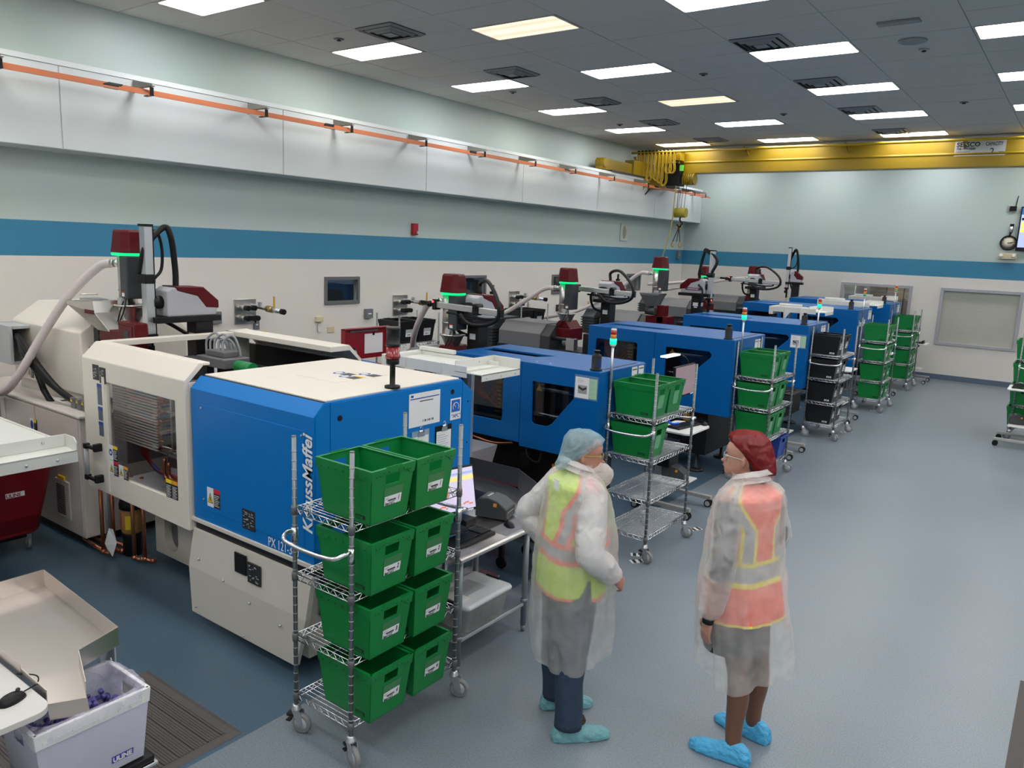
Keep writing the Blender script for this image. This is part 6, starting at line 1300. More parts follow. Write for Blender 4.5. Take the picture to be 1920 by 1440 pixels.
# white tote
def big_tote():
    r=thing('tote','white corrugated tote lined with a clear bag at the lower left','tote',(-3.13,1.335,.49))
    WP=film('translucent_white_plastic',(.80,.79,.88),.80,.4,0,3,.45); WB=mat('white_band',(.70,.69,.70),.4)
    hx,hy,h,t=.165,.225,.31,.005
    def warp(g,k=.88):
        for i,p in enumerate(g.v): s=k+(1-k)*min(1.0,max(0,p.z/h)); g.v[i]=Vector((p.x*s,p.y*s,p.z))
        return g
    g=G()
    for s in (-1,1):
        g.box((s*hx-t*s,-hy,0),(s*hx,hy,h)); g.plate([(-hx,0),(hx,0),(hx,h),(-hx,h)],[[(-.05,h-.10),(.05,h-.10),(.05,h-.04),(-.05,h-.04)]],'y',s*hy-t*s,s*hy)
    g.box((-hx,-hy,0),(hx,hy,t)); warp(g); g.obj('body',WP,r,local=True)
    g=G()
    for s in (-1,1):
        g.box((s*hx,-hy-.004,h-.06),(s*(hx+.005),hy+.004,h+.003)); g.plate([(-hx,h-.06),(-hx+.03,h-.06),(-.055,h-.03),(.055,h-.03),(hx-.03,h-.06),(hx,h-.06),(hx,h+.003),(-hx,h+.003)],[],'y',s*hy,s*(hy+.005)); g.box((s*hx-s*.012,-hy,h),(s*(hx+.005),hy,h+.005)); g.box((-hx,s*hy-s*.012,h),(hx,s*(hy+.005),h+.005))
    warp(g); g.obj('rim_band',WB,r,local=True,bevel=.002)
    g=G()
    for k in range(9): g.cyl((hx+.005,-hy+.03+.049*k,h-.04),(hx+.009,-hy+.03+.049*k,h-.04),.008,10)
    warp(g); g.obj('rivets',WHT,r,local=True,kind='stuff')
    g=G(); g.box((hx+.0006,.07,.035),(hx+.0016,.17,.065)); warp(g); lb=g.obj('logo_block',mat('logo_indigo',(.05,.04,.32),.4),r,local=True)
    s=.88+.12*.05/h
    text('logo_lettering','ULINE',.028,((hx+.002)*s+.0008,.074*s,.040),(0,1,0),(0,0,1),WB,lb,bold=.0012,extr=.0004,local=True,sx=1.05)
    return r
wt=big_tote()
bag=thing('liner_bag','clear plastic liner bag of violet parts inside the white tote','bag',(-3.13,1.335,.5))
BAG=film('clear_film',(.80,.78,.90),.30,.2,1,16,.25)
rings=[]; random.seed(8)
def bagring(hx,hy,z,amp,ph=0): 
    out=[]
    for k in range(64):
        a=2*PI*k/64; c,s=math.cos(a),math.sin(a); q=(abs(c)**5+abs(s)**5)**(-.2)
        n=amp*(math.sin(7*a+ph)+.6*math.sin(13*a+2*ph)+.5*math.sin(23*a+ph))
        out.append((-3.13+(hx+n)*c*q,1.335+(hy+n)*s*q,z+n*.8))
    return out
g=G(); g.loft([bagring(.13,.185,.56,.002),bagring(.14,.20,.68,.003,1),bagring(.15,.208,.78,.003,2),bagring(.150,.208,.812,.003,3),bagring(.178,.238,.812,.002,3.5),bagring(.182,.242,.77,.004,4)],cap=False); g.obj('film',BAG,bag)
VIO=mat('violet_parts',(.10,.08,.30),.35,noise_amt=.3,noise_scale=60)
g=G(); random.seed(9)
for k in range(210):
    x=random.uniform(-.125,.125); y=random.uniform(-.18,.18); z=.62+random.uniform(0,.11)*(1.2-abs(y)*3)
    g.cyl((-3.13+x,1.335+y,z),(-3.13+x+random.uniform(-.02,.02),1.335+y+random.uniform(-.02,.02),z+random.uniform(.0,.02)),.011,7)
g.box((-3.25,1.16,.505),(-3.01,1.51,.64)); g.obj('violet_caps',VIO,bag,kind='stuff')
r=thing('tote_stand','low black topped steel stand under the white tote','stand',(-3.13,1.33,0)); G().box((-3.30,1.05,.455),(-2.96,1.57,.485)).obj('stand_top',BLK,r,bevel=.008); G().box((-3.31,1.04,.44),(-2.95,1.58,.456)).obj('steel_edge',CHROME,r,bevel=.004)
for x,y in ((-3.27,1.08),(-2.99,1.08),(-3.27,1.54),(-2.99,1.54)): G().box((x-.015,y-.015,0),(x+.015,y+.015,.44)).obj('leg',BLK,r)
ds=thing('mobile_desk','rounded pale desk top holding a mouse at the lower left','desk',(-3.2,.95,0)); g=G(); g.prism(rrect(-3.75,.55,-2.955,1.185,.07,6),'z',.875,.9); g.obj('desk_top',mat('desk_pale',(.56,.54,.52),.4),ds,bevel=.006); g=G(); g.box((-3.5,.8,.05),(-3.42,.88,.875)); g.box((-3.75,.6,.03),(-3.1,.66,.07)); g.box((-3.75,1.0,.03),(-3.1,1.06,.07)); g.box((-3.5,.6,.03),(-3.42,1.06,.07)); g.obj('pedestal',LGRY,ds)
for x,y in ((-3.7,.63),(-3.14,.63),(-3.7,1.03),(-3.14,1.03)): G().cyl((x,y-.015,.03),(x,y+.015,.03),.03,12).obj('caster',BLK,ds)
mouse(-3.115,1.10,.90,1.9,'black mouse on the pale desk at the lower left')
r=thing('beige_box','beige box with a dark drawer in the lower left corner','box',(-3.2,.95,.4)); G().box((-3.55,.8,.30),(-3.10,1.10,.55)).obj('case',mat('pinkish_case',(.50,.44,.42),.5),r,bevel=.015); G().box((-3.56,.79,.07),(-3.09,1.11,.30)).obj('drawer',BLK,r,bevel=.01)
# ribbed rubber mat
r=thing('rubber_mat','dark brown ribbed anti-fatigue mat on the blue floor','mat',(-3.9,1.9,0))
MT=mat('mat_rubber',(.09,.078,.074),.6,noise_amt=.12,noise_scale=4)
g=G(); x0,x1,y0,y1=-4.40,-3.42,1.35,2.31
g.loft([[(x0,y0,.001),(x1,y0,.001),(x1,y1,.001),(x0,y1,.001)],[(x0+.03,y0+.03,.012),(x1-.03,y0+.03,.012),(x1-.03,y1-.03,.012),(x0+.03,y1-.03,.012)]],sm=False); g.obj('mat_base',MT,r)
g=G(); y=y0+.06
k=0
while y<y1-.07:
    w=.008; g.box((x0+.05,y,.012),(x1-.05,y+w,.0155)); y+=.015; k+=1
    if k%4==0: g.box((x0+.05,y+.004,.012),(x1-.05,y+.012,.020)); y+=.022
g.obj('ribs',MT,r,kind='stuff')
# ================================================================ PEOPLE
def chain(g,pts,rad,n=14): 
    P=[Vector(p) for p in pts]; g.tube(P,rad,n)
    g.sphere(P[0],rad[0],8); g.sphere(P[-1],rad[-1],8)
def head_geo(g,c,hh,M):
    """c = chin centre point; M rotates about neck; forward +x"""
    rows=[(0,.14,.36,-.02),(.05,.22,.41,-.12),(.12,.28,.42,-.2),(.2,.31,.425,-.3),(.3,.335,.405,-.40),(.4,.345,.405,-.45),(.5,.345,.375,-.48),(.58,.36,.415,-.49),(.7,.36,.42,-.49),(.8,.33,.37,-.45),(.9,.25,.26,-.37),(.96,.16,.14,-.25),(1.0,.05,.03,-.1)]
    rings=[]
    for t,w,f,b in rows:
        cx=(f+b)/2; ax=(f-b)/2; r=[]
        for k in range(24):
            a=2*PI*k/24; ca,sa=math.cos(a),math.sin(a); e=.85
            r.append(M@Vector(((cx+ax*abs(ca)**e*(1 if ca>0 else -1))*hh,w*abs(sa)**.9*(1 if sa>0 else -1)*hh,t*hh)))
        rings.append(r)
    g.loft(rings)
    # nose
    g.loft([[M@Vector((.36*hh,-.02*hh,.52*hh)),M@Vector((.36*hh,.02*hh,.52*hh)),M@Vector((.40*hh,.0,.52*hh))],[M@Vector((.36*hh,-.06*hh,.38*hh)),M@Vector((.36*hh,.06*hh,.38*hh)),M@Vector((.50*hh,0,.37*hh))],[M@Vector((.36*hh,-.075*hh,.31*hh)),M@Vector((.36*hh,.075*hh,.31*hh)),M@Vector((.535*hh,0,.325*hh))],[M@Vector((.36*hh,-.05*hh,.285*hh)),M@Vector((.36*hh,.05*hh,.285*hh)),M@Vector((.45*hh,0,.28*hh))]],sm=True)
    g.sphere(M@Vector((.49*hh,0,.325*hh)),.045*hh,7)
    for z in (.20,.235): g.sphere(M@Vector((.415*hh,0,z*hh)),(.03*hh,.085*hh,.02*hh),7)
    for s in (-1,1): 
        p=M@Vector((-.06*hh,s*.36*hh,.42*hh)); g.sphere(p,(.07*hh,.04*hh,.13*hh),8)
def hand_geo(g,wr,d,side,palmn,L=.18,curl=.35):
    """wrist wr, direction d of hand, palmn palm normal, side = thumb direction"""
    d=Vector(d).normalized(); s=Vector(side); s=(s-d*s.dot(d)).normalized(); n=Vector(palmn); n=(n-d*n.dot(d)-s*n.dot(s)).normalized()
    wr=Vector(wr); g.loft([[wr+d*t+s*a*w+n*b*h for a,b in ((1,0),(.7,.8),(0,1),(-.7,.8),(-1,0),(-.7,-.8),(0,-1),(.7,-.8))] for t,w,h in ((-.02,.026,.019),(.02,.032,.018),(.06,.042,.015),(.095,.042,.013))])
    for k,(o,l) in enumerate(((.032,.072),(.011,.082),(-.011,.076),(-.031,.058))):
        p=wr+d*.085+s*o; c=curl*(1+.15*k); q1=p+(d*math.cos(c*.5)+n*math.sin(c*.5))*l*.45; q2=q1+(d*math.cos(c*1.3)+n*math.sin(c*1.3))*l*.32; q3=q2+(d*math.cos(c*2)+n*math.sin(c*2))*l*.26
        chain(g,[p,q1,q2,q3],[.0095,.009,.008,.0065],8)
    p=wr+d*.02+s*.025; chain(g,[p,p+d*.035+s*.03,p+d*.068+s*.036+n*.012],[.012,.010,.008],8)
def remesh(o,vox=.006,it=4):
    m=o.modifiers.new('remesh','REMESH'); m.mode='VOXEL'; m.voxel_size=vox; m.use_smooth_shade=True
    s=o.modifiers.new('smooth','SMOOTH'); s.factor=.5; s.iterations=it
def shellfn(hz,wid,dep,off=0,cx=0):
    """ring of a garment: superellipse in local frame"""
    out=[]
    return out
def garment(rows,n,amp,nf,seed=0,hem=None):
    """rows: (z, half depth x, half width y, centre x, centre y, fold amplitude)"""
    rings=[]; rnd=random.Random(seed); ph=[rnd.uniform(0,6.28) for _ in range(5)]
    for i,(z,a,b,cx,cy,am) in enumerate(rows):
        r=[]
        for k in range(n):
            t=2*PI*k/n; c,s=math.cos(t),math.sin(t); q=(abs(c)**2.4+abs(s)**2.4)**(-1/2.4)
            f=am*(math.sin(nf*t+ph[0]+z*1.3)+.6*math.sin((nf*2+1)*t+ph[1]-z*2.1)+.35*math.sin((nf*3+2)*t+ph[2]+z*4))
            zz=z+am*1.0*math.sin(3*t+ph[3])*max(0,1-i/9)
            if hem:
                wgt=max(0,(hem[2]-z)/(hem[2]-rows[0][0])); zz-=hem[1]*wgt*math.cos(t-math.radians(hem[0]))
            r.append((cx+(a+f)*c*q,cy+(b+f)*s*q,zz))
        rings.append(r)
    return rings
def resample(rows,m):
    out=[]
    for i in range(len(rows)-1):
        for k in range(m):
            t=k/m; t2=t*t*(3-2*t)*.3+t*.7; out.append(tuple(a+(b-a)*t2 for a,b in zip(rows[i],rows[i+1])))
    out.append(rows[-1]); return out
def wrinkle(o,st,sc,dens=1):
    tx=bpy.data.textures.new('cloth_wrinkle','CLOUDS'); tx.noise_scale=sc; tx.noise_depth=2
    if st==.014:
        t2=bpy.data.textures.new('cloth_crease','CLOUDS'); t2.noise_scale=.022; t2.noise_depth=3; m=o.modifiers.new('crease','DISPLACE'); m.texture=t2; m.strength=.007; m.mid_level=.5; m.texture_coords='LOCAL'
    m=o.modifiers.new('wrinkle','DISPLACE'); m.texture=tx; m.strength=st; m.mid_level=.5; m.texture_coords='LOCAL'
SKIN_M=mat('skin_man',(.50,.24,.17),.5,sss=.12,noise_amt=.06); SKIN_W=mat('skin_woman',(.48,.25,.18),.5,sss=.12,noise_amt=.05); TIGHTS=mat('brown_tights',(.17,.075,.045),.42)
GOWN=film('gown_film',(.86,.83,.81),.34,.7,.8,9,.3); GOWNS=film('gown_sleeve_film',(.86,.83,.82),.60,.7,.9,14,.3)
V_LIME=mat('vest_lime',(.58,.80,.06),.6,noise_amt=.06); V_ORG=mat('vest_orange',(1.0,.20,.13),.6,noise_amt=.05); V_SIL=mat('vest_silver',(.42,.42,.44),.45); V_YEL=mat('vest_yellow',(.92,.80,.10),.6)
DENIM=mat('dark_denim',(.022,.045,.085),.75,noise_amt=.35,noise_scale=25,bump=.3,bscale=90); COVM=mat('shoe_cover_teal',(.16,.38,.42),.55,noise_amt=.12,noise_scale=20,bump=.8,bscale=26); COVW=mat('shoe_cover_blue',(.07,.40,.70),.5,noise_amt=.12,noise_scale=20,bump=.8,bscale=26)
def shoecover(parent,heel,toe,m,name='shoe_cover',laces=False,seed=0):
    h=Vector(heel); t=Vector(toe); d=(t-h); L=d.length; d.normalize(); s=Vector((-d.y,d.x,0)); rings=[]; rnd=random.Random(seed)
    n=26; prof=[(0,.012,.03),(.03,.045,.075),(.12,.052,.105),(.25,.050,.115),(.38,.052,.098),(.55,.056,.075),(.72,.058,.062),(.88,.050,.05),(.97,.03,.035),(1.0,.01,.015)]
    for u,w,hh in prof:
        r=[]
        for k in range(n):
            a=2*PI*k/n; y=math.cos(a)*w; z=max(0,.0+hh*(.5+.5*math.sin(a))) if math.sin(a)>-.9 else 0
            z=hh*(max(-.0,math.sin(a)))**.8 if math.sin(a)>0 else 0
            ww=w*(1 if math.sin(a)>-.2 else .9)
            f=1+.05*math.sin(9*a+u*14+seed)
            p=h+d*(u*L)+s*(math.cos(a)*ww*f)+Vector((0,0,.002+z*f)); r.append(p)
        rings.append(r)
    o=G().loft(rings).obj(name,m,parent,local=True); sb=o.modifiers.new('sub','SUBSURF'); sb.levels=sb.render_levels=2; wrinkle(o,.016,.028)
    return o
def person(name,lab,loc,ang,P):
    r=thing(name,lab,'person',loc,rz=ang); H=P['H']; inv=Matrix.Rotation(-ang,4,'Z')
    def W(x,y,z=0): v=inv@(Vector((x,y,0))-Vector((loc[0],loc[1],0))); return Vector((v.x,v.y,z))
    ch=Vector((P['hx'],0,P['chin'])); HM=Matrix.Translation(ch)@Matrix.Rotation(P['head_ang']-ang,4,'Z')@Matrix.Rotation(P.get('nod',0),4,'Y')
    hh=P['hh']; g=G(); head_geo(g,ch,hh,HM)
    # neck, torso
    sh=P['sh']; zs=P['zs']; zh=P['zh']
    chain(g,[(0,0,zs+.0),(P['hx']*.5,0,zs+.06),HM@Vector((-.08*hh,0,.15*hh))],[.07,.055,.055],14)
    tr=[(zh-.06,.10,.15,0),(zh+.04,.12,.165,0),(zh+.2,P['belly'],.15,.02),(zh+.36,.115,.165,.01),(zs-.06,.10,.175,0),(zs,.06,.13,0),(zs+.03,.04,.06,0)]
    g.loft([[(cx+a*math.cos(2*PI*k/20),b*math.sin(2*PI*k/20),z) for k in range(20)] for z,a,b,cx in tr])
    for side in (-1,1):
        J=P['armR'] if side<0 else P['armL']; S=Vector((0,side*sh,zs-.04)); E=Vector(J[0]); Wr=Vector(J[1]); 
        chain(g,[S,S.lerp(E,.5),E,E.lerp(Wr,.45),Wr],[.052,.047,.038,.036,.025])
        hand_geo(g,Wr,J[2],J[3],J[4],curl=J[5])
        A=Vector(P['footR'][0] if side<0 else P['footL'][0]); A=W(*A,.09); K=Vector((A.x*.6+P['kx'],A.y*.9,P['zk'])); Hp=Vector((0,side*.09,zh))
        d=(W(*(P['footR'][1] if side<0 else P['footL'][1]))-W(*(P['footR'][0] if side<0 else P['footL'][0]))).normalized(); Ak=A+d*.05
        chain(g,[Hp,Hp.lerp(K,.5),K,K.lerp(Ak,.35)-d*.012,K.lerp(Ak,.7),Ak],[P['th'],P['th']*.82,P['kn'],P['cf'],P['cf']*.72,.036])
        P['legR' if side<0 else 'legL']=(Hp,K,Ak,d)
        f0=A+d*.0; chain(g,[Vector((f0.x,f0.y,.05)),Vector((f0.x,f0.y,0.045))+d*.1,Vector((f0.x,f0.y,.03))+d*.2],[.035,.036,.026],10)
    b=g.obj('body',P['skin'],r,local=True); remesh(b)
    # face details
    g=G()
    for s in (-1,1): g.sphere(HM@Vector((.355*hh,s*.14*hh,.49*hh)),.05*hh,8)
    g.obj('eye',mat('eye_white',(.6,.58,.56),.3),r,local=True,kind='stuff')
    g=G()
    for s in (-1,1): g.sphere(HM@Vector((.385*hh,s*.14*hh,.49*hh)),.024*hh,7); g.box((.38*hh,s*.05*hh,.56*hh),(.41*hh,s*.22*hh,.585*hh),M=HM)
    g.obj('iris_and_brow',mat('brow_brown',(.06,.035,.025),.6),r,local=True)
    G().sphere(HM@Vector((.425*hh,0,.222*hh)),(.02*hh,.08*hh,.025*hh),8).obj('lips',mat('lips_%s'%name,(.42,.13,.12),.45),r,local=True)
    # glasses
    g=G()
    for s in (-1,1):
        pr=rrect(s*.15*hh-.11*hh,.42*hh,s*.15*hh+.11*hh,.57*hh,.05*hh,3); g.tube([HM@Vector((.43*hh,a,b)) for a,b in pr],.0018,5,closed=True)
        g.tube([HM@Vector((.43*hh,s*.26*hh,.53*hh)),HM@Vector((.2*hh,s*.36*hh,.52*hh)),HM@Vector((-.06*hh,s*.375*hh,.49*hh))],.0028,6)
    g.tube([HM@Vector((.43*hh,-.04*hh,.51*hh)),HM@Vector((.44*hh,0,.52*hh)),HM@Vector((.43*hh,.04*hh,.51*hh))],.002,5); fr=g.obj('glasses',P['glm'],r,local=True)
    g=G()
    for s in (-1,1): g.prism(rrect(s*.15*hh-.105*hh,.425*hh,s*.15*hh+.105*hh,.565*hh,.05*hh,3),'x',.428*hh,.432*hh)
    g.v=[HM@p for p in g.v]; g.obj('lenses',mat('lens_clear',(.7,.75,.75),.05,alpha=.25),fr,local=True)
    # hair and net
    g=G(); rings=[]
    for t,w,f,bk in P['hair']:
        cx=(f+bk)/2; ax=(f-bk)/2; rings.append([HM@Vector(((cx+ax*math.cos(2*PI*k/26)-.0)*hh,w*math.sin(2*PI*k/26)*hh,(t-(.0 if math.cos(2*PI*k/26)<0 else 0))*hh)) for k in range(26)])
    g.loft(rings); g.obj('hair',P['hairm'],r,local=True)
    g=G(); rings=[]; rnd=random.Random(3)
    for t,w,f,bk,tl in P['net']:
        cx=(f+bk)/2; ax=(f-bk)/2; rr_=[]
        for k in range(52):
            a=2*PI*k/52; e=1+.018*math.sin(11*a+t*9)+.012*math.sin(19*a+t*3)
            rr_.append(HM@Vector(((cx+ax*math.cos(a)*e)*hh,w*math.sin(a)*e*hh,(t+tl*math.cos(a))*hh)))
        rings.append(rr_)
    g.loft(rings,cap=True); nt=g.obj('hair_net',P['netm'],r,local=True); wrinkle(nt,.012,.03)
    return r,HM,W
def leg_cover(parent,P,key,m,name,rads,z0,top=None):
    Hp,K,Ak,d=P[key]; a=Vector((Ak.x,Ak.y,z0)); pts=[Hp,Hp.lerp(K,.5),K,K.lerp(a,.35)-d*.01,K.lerp(a,.7),a]
    if top: pts=pts[top:]; rads=rads[top:]
    g=G(); g.tube(bez(pts,4),[x for i in range(len(rads)-1) for x in [rads[i]+(rads[i+1]-rads[i])*q/4 for q in range(4)]]+[rads[-1]],16); return g.obj(name,m,parent,local=True)
def sleeve(parent,S,E,Wr,m,name,r0=.085,r1=.075,r2=.07,r3=.035,seed=0):
    S,E,Wr=Vector(S),Vector(E),Vector(Wr); N0=Vector((0,S.y*.45,S.z+.055)); pts=bez([N0,S,S.lerp(E,.5),E,E.lerp(Wr,.5),Wr.lerp(E,.12),Wr],7); n=len(pts); rads=[]
    key=[.045,r0,r1+.002,r1,r2,r2*.85,r3]
    for i in range(n):
        u=i/(n-1)*6; k=min(5,int(u)); rads.append((key[k]+(key[k+1]-key[k])*(u-k))*(1+.02*math.sin(i*1.3+seed)))
    g=G(); g.tube(pts,rads,20,cap=False); o=g.obj(name,m,parent,local=True); wrinkle(o,.016,.07); return o
# ---- man
PM=dict(H=1.70,chin=1.485,hx=.03,hh=.225,head_ang=math.radians(36),nod=.10,sh=.185,zs=1.44,zh=.92,zk=.47,kx=.02,belly=.165,th=.085,kn=.058,cf=.055,skin=SKIN_M,glm=mat('glasses_amber',(.35,.3,.05),.3),
 armR=((-.05,-.27,1.12),(.13,-.235,.95),(.75,.25,-.6),(0,.3,1),(0,.9,0),.5),armL=((-.12,.31,1.17),(-.04,.17,1.00),(.5,-.6,-.5),(0,0,1),(0,-1,.2),.4),
 footR=((-2.045,3.385),(-1.845,3.59)),footL=((-2.27,3.60),(-2.07,3.78)),
 hair=[(.30,.30,-.1,-.47),(.45,.365,.0,-.52),(.62,.375,.2,-.53),(.8,.35,.36,-.5),(.92,.26,.24,-.4),(1.01,.08,.05,-.15)],hairm=mat('hair_grey',(.14,.125,.11),.8,noise_amt=.3,noise_scale=40),
 net=[(.02,.12,-.30,-.58,0),(.08,.30,-.22,-.66,.04),(.25,.42,-.10,-.68,.16),(.45,.44,.16,-.62,.16),(.66,.42,.38,-.58,.10),(.85,.38,.42,-.56,.04),(1.0,.29,.27,-.45,.0),(1.07,.12,.08,-.25,0)],netm=film('net_pale_blue',(.42,.66,.74),.42,.6,.6,26,.2))
MAN,HMm,Wm=person('person','man in a pale blue hair net, beard cover and lime safety vest',(-2.13,3.565,0),math.radians(62),PM)
def vest(parent,rows,pat,mats,seed,name='safety_vest'):
    rr_=resample(rows,18); rings=garment(rr_,240,0,5,seed); g=G()
    def mf(i,q):
        z=(rr_[i][0]+rr_[min(i+1,len(rr_)-1)][0])/2; th=(360*(q+.5)/240); return pat(z,th if th<=180 else th-360)
    g.loft(rings,cap=False,mf=mf); o=g.obj(name,mats,parent,local=True); return o
def pat_man(z,th):  # th 0 front, +90 left, -90 right, 180 back
    a=abs(th)
    if z<.835: return 1
    if 1.02<z<1.13:
        return 2 if 1.045<z<1.105 else 1
    if z>=1.13:
        c=140 if z<1.30 else 140-(z-1.30)*200
        if z<1.22: c=140+(1.22-z)*90
        if abs(a-c)<17: return 1 if abs(a-c)>8 else 2
        c2=58
        if abs(a-c2)<14: return 1 if abs(a-c2)>8 else 2
        if z>1.33 and 70<a<112: return 3 if 1.36<z<1.40 else 1
    return 0
vest(MAN,[(.815,.175,.205,.0,0,.004),(.95,.185,.205,.01,0,.005),(1.1,.18,.195,.015,0,.005),(1.25,.15,.188,.01,0,.003),(1.37,.127,.19,.0,0,.002),(1.43,.12,.19,-.01,0,0),(1.475,.085,.12,0,0,0),(1.50,.07,.075,.01,0,0)],pat_man,[V_LIME,V_ORG,V_SIL,V_YEL],1)
G().box((-.13,-.03,1.40),(-.126,.02,1.46)).obj('vest_label',LETW,MAN,local=True)
g=G(); g.loft(garment(resample([(.49,.205,.235,.0,.0,.016),(.62,.215,.235,0,0,.014),(.82,.21,.24,.0,0,.010),(1.0,.215,.24,.01,0,.008),(1.15,.205,.23,.015,0,.006),(1.3,.175,.222,.01,0,.005),(1.39,.15,.222,0,0,.004),(1.45,.125,.20,-.01,0,.003),(1.495,.09,.125,0,0,.003),(1.52,.078,.085,.01,0,.003),(1.55,.085,.088,.015,0,.003)],9),170,0,5,5,hem=(-115,.085,.95)),cap=False); o=g.obj('gown',GOWN,MAN,local=True); wrinkle(o,.014,.09)
for side,J in ((-1,PM['armR']),(1,PM['armL'])):
    sleeve(MAN,(0,side*.165,1.40),J[0],J[1],GOWNS,'gown_sleeve',.085,.080,.076,.042,seed=side)
    S=Vector((0,side*.16,1.40)); E=Vector(J[0]); Wr=Vector(J[1]); g=G(); g.tube(bez([S,S.lerp(E,.5),E,E.lerp(Wr,.5),Wr],5),[.075,.074,.073,.072,.071,.070,.069,.068,.067,.066,.065,.064,.063,.062,.06,.057,.054,.05,.045,.04,.036],14); g.obj('shirt_sleeve',mat('shirt_white',(.72,.72,.73),.7),MAN,local=True)
for k in ('legR','legL'): leg_cover(MAN,PM,k,DENIM,'jeans',[.115,.105,.085,.080,.078,.078],.075)
g=G(); g.loft([[(a*math.cos(2*PI*k/20),b*math.sin(2*PI*k/20),z) for k in range(20)] for z,a,b in ((.80,.13,.18),(.95,.15,.19),(1.05,.15,.18))]); g.obj('jeans_seat',DENIM,MAN,local=True)
shoecover(MAN,Wm(-2.075,3.355),Wm(-1.84,3.60),COVM,seed=1); shoecover(MAN,Wm(-2.30,3.57),Wm(-2.07,3.80),COVM,seed=4)
for k in ('R',): 
    a=Wm(-1.985,3.45); d=(Wm(-1.84,3.60)-Wm(-2.045,3.385)).normalized(); g=G(); g.sphere(Vector((a.x,a.y,.105))+d*.03,(.035,.035,.025),8); 
    for q in range(3): p=Vector((a.x,a.y,.12))+d*(.02+.015*q); s=Vector((-d.y,d.x,0)); g.tube([p-s*.03,p+Vector((0,0,.012)),p+s*.03],.004,5)
    g.obj('brown_shoe',mat('brown_leather',(.06,.02,.012),.5),MAN,local=True)
hh=.225
g=G(); rings=[]
for u,w,zt_,zb_ in ((.0,.33,.33,-.05),(.18,.36,.34,-.18),(.34,.36,.33,-.32),(.52,.32,.33,-.36),(.68,.24,.28,-.30),(.80,.12,.16,-.16),(.84,.04,.05,-.05)):
    rr_=[]
    for k in range(30):
        a=2*PI*k/30; e=1+.03*math.sin(7*a+u*10); rr_.append(HMm@Vector(((u-.06)*hh,w*math.cos(a)*e*hh,((zt_+zb_)/2+(zt_-zb_)/2*math.sin(a)*e)*hh)))
    rings.append(rr_)
g.loft(rings,cap=True); o=g.obj('beard_cover',film('beard_cover_film',(.85,.78,.76),.62,.7,.8,30,.3),MAN,local=True); wrinkle(o,.010,.025)
g=G(); g.tube([HMm@Vector((.0,-.32*hh,.25*hh)),HMm@Vector((-.05*hh,-.385*hh,.42*hh)),HMm@Vector((-.1*hh,-.37*hh,.6*hh))],.0015,5); g.obj('elastic',WHT,MAN,local=True)
# ---- woman
PW=dict(H=1.72,chin=1.535,hx=.075,hh=.215,head_ang=math.radians(192),nod=-.02,sh=.165,zs=1.47,zh=.95,zk=.48,kx=.02,belly=.115,th=.080,kn=.052,cf=.054,skin=SKIN_W,glm=mat('glasses_clear',(.5,.5,.5),.2),
 armL=((-.08,.255,1.16),(-.05,.285,.84),(.15,.0,-1),(1,-.2,0),(0,-1,0),.25),armR=((-.0,-.25,1.18),(.18,-.2,1.0),(.8,.5,.1),(0,.3,1),(0,1,0),.4),
 footL=((-1.175,3.86),(-1.43,3.83)),footR=((-1.16,4.12),(-1.42,4.14)),
 hair=[(.12,.22,-.25,-.46),(.30,.34,-.1,-.52),(.5,.37,.0,-.54),(.68,.375,.25,-.54),(.84,.34,.32,-.48),(.96,.2,.2,-.35),(1.02,.06,.0,-.15)],hairm=mat('hair_dark',(.035,.018,.012),.6,noise_amt=.3,noise_scale=40),
 net=[(.12,.10,-.42,-.60,-.0),(.14,.26,-.30,-.74,-.02),(.26,.38,-.16,-.82,.08),(.45,.44,.06,-.82,.17),(.66,.47,.30,-.78,.17),(.86,.46,.40,-.70,.10),(1.02,.40,.36,-.58,.03),(1.13,.27,.22,-.42,0),(1.17,.10,.05,-.25,0)],netm=film('net_dark_red',(.26,.004,.008),.80,.6,.7,20,.2))
WOM,HMw,Ww=person('person','woman in a dark red hair net, orange safety vest and blue shoe covers',(-1.30,3.97,0),math.radians(158),PW)
def pat_w(z,th):
    a=abs(th)
    if z<.80: return 3
    if 1.0<z<1.13: return 3 if (z<1.025 or z>1.105) else 2
    if z>=1.13:
        c=145 if z<1.30 else 145-(z-1.30)*230
        e=abs(a-c)
        if e<16: return 3 if e>9 else 2
        if abs(a-56)<13: return 3 if abs(a-56)>8 else 2
        if z>1.30 and 66<a<108: return 3 if z<1.325 else 1
    return 1
vest(WOM,[(.785,.165,.23,-.02,-.015,.006),(.95,.155,.212,-.01,0,.006),(1.1,.138,.19,0,0,.005),(1.25,.13,.177,0,0,.004),(1.38,.12,.178,-.005,0,.002),(1.45,.115,.185,-.01,0,0),(1.495,.085,.12,0,0,0),(1.52,.07,.08,.01,0,0)],pat_w,[V_LIME,V_ORG,V_SIL,V_YEL],2)
G().box((-.118,-.012,1.425),(-.112,.012,1.45),M=Matrix.Identity(4)).obj('vest_label',LGRY,WOM,local=True)
g=G(); g.loft(garment(resample([(.53,.225,.27,-.04,-.05,.020),(.62,.215,.265,-.035,-.045,.018),(.8,.20,.26,-.02,-.015,.014),(.98,.19,.245,-.01,0,.011),(1.12,.175,.225,0,0,.007),(1.3,.16,.212,0,0,.005),(1.41,.145,.21,-.005,0,.004),(1.475,.12,.19,-.01,0,.003),(1.515,.092,.125,0,0,.003),(1.545,.082,.092,.0,0,.003),(1.565,.10,.10,-.01,0,.004)],9),170,0,5,9,hem=(125,.08,.95)),cap=False); o=g.obj('gown',GOWN,WOM,local=True); wrinkle(o,.014,.09)
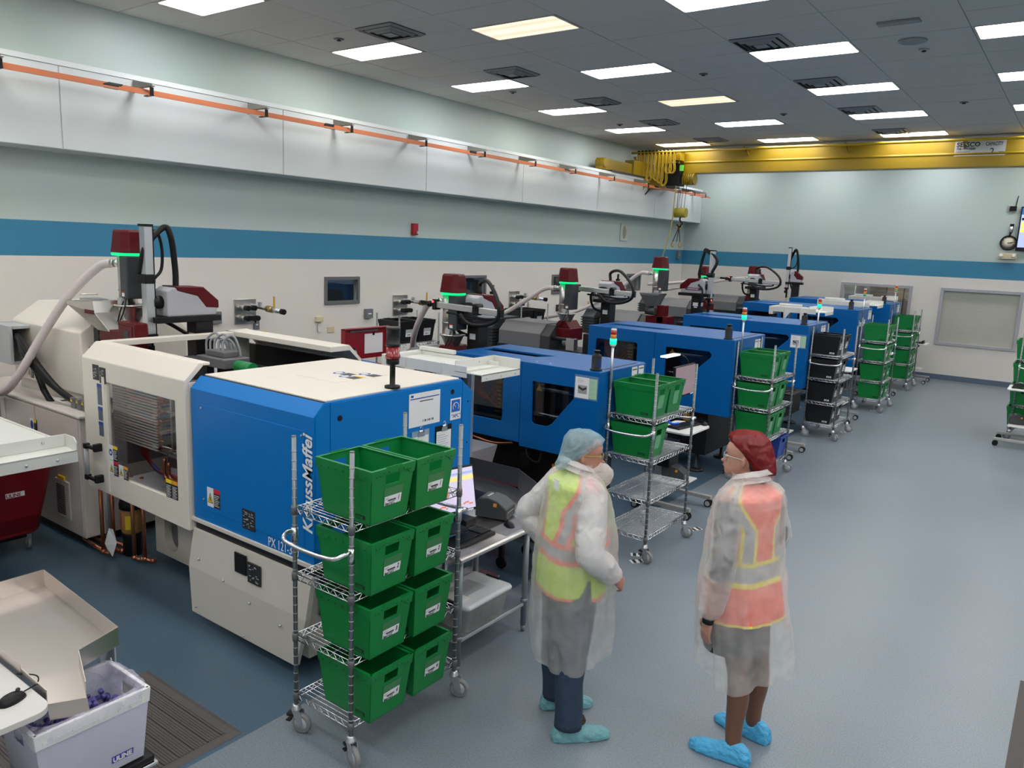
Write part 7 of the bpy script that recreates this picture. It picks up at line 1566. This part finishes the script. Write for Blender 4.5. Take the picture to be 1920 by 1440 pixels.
for PR,zc,cx in ((MAN,1.525,.0),(WOM,1.55,.0)):
    g=G(); g.loft([[(cx+a*math.cos(2*PI*k/36)*(1+.03*math.sin(5*2*PI*k/36)),b*math.sin(2*PI*k/36),zc+z-.035*math.cos(2*PI*k/36)) for k in range(36)] for a,b,z in ((.10,.115,-.035),(.082,.085,-.005),(.076,.076,.022),(.086,.088,.026),(.102,.108,.0))],cap=False); o=g.obj('gown_collar',film('collar_film',(.86,.82,.80),.72,.7,.8,16,.3) if 'collar_film' not in MATS else MATS['collar_film'],PR,local=True); wrinkle(o,.012,.05)
DS=mat('dark_shirt',(.06,.062,.07),.8)
g=G(); g.loft([[(cx+a*math.cos(2*PI*k/20),b*math.sin(2*PI*k/20),z) for k in range(20)] for z,a,b,cx in ((.60,.15,.20,0),(.75,.15,.20,0),(.95,.14,.185,0),(1.1,.12,.16,0))]); g.obj('dark_skirt',DS,WOM,local=True)
for side,J in ((-1,PW['armR']),(1,PW['armL'])):
    S=Vector((0,side*.16,1.42)); E=Vector(J[0]); Wr=Vector(J[1])
    g=G(); g.tube(bez([S,S.lerp(E,.5),E,E.lerp(Wr,.3)],5),[.062]*6+[.056]*5+[.05]*5,14); g.obj('shirt_sleeve',DS,WOM,local=True)
    sleeve(WOM,(0,side*.15,1.43),J[0],J[1],film('gown_sleeve_thin',(.86,.83,.82),.40,.7,.9,14,.3) if 'gown_sleeve_thin' not in MATS else MATS['gown_sleeve_thin'],'gown_sleeve',.076,.074,.076,.036,seed=side)
    g=G(); g.cyl(Wr+(E-Wr).normalized()*.0,Wr-(E-Wr).normalized()*.03,.031,14); g.obj('dark_cuff',BLK,WOM,local=True)
for k in ('legR','legL'): leg_cover(WOM,PW,k,TIGHTS,'tights',[.088,.078,.0565,.0585,.046,.040],.07)
shoecover(WOM,Ww(-1.12,3.85),Ww(-1.46,3.82),COVW,seed=2); shoecover(WOM,Ww(-1.10,4.11),Ww(-1.44,4.15),COVW,seed=6)
G().tube([Ww(0,0)]*0 or [PW['armL'][1] and Vector(PW['armL'][1])+Vector((.02+.012*math.cos(2*PI*k/12),0.004,-.125+.0*k)) for k in range(3)],.002,5)
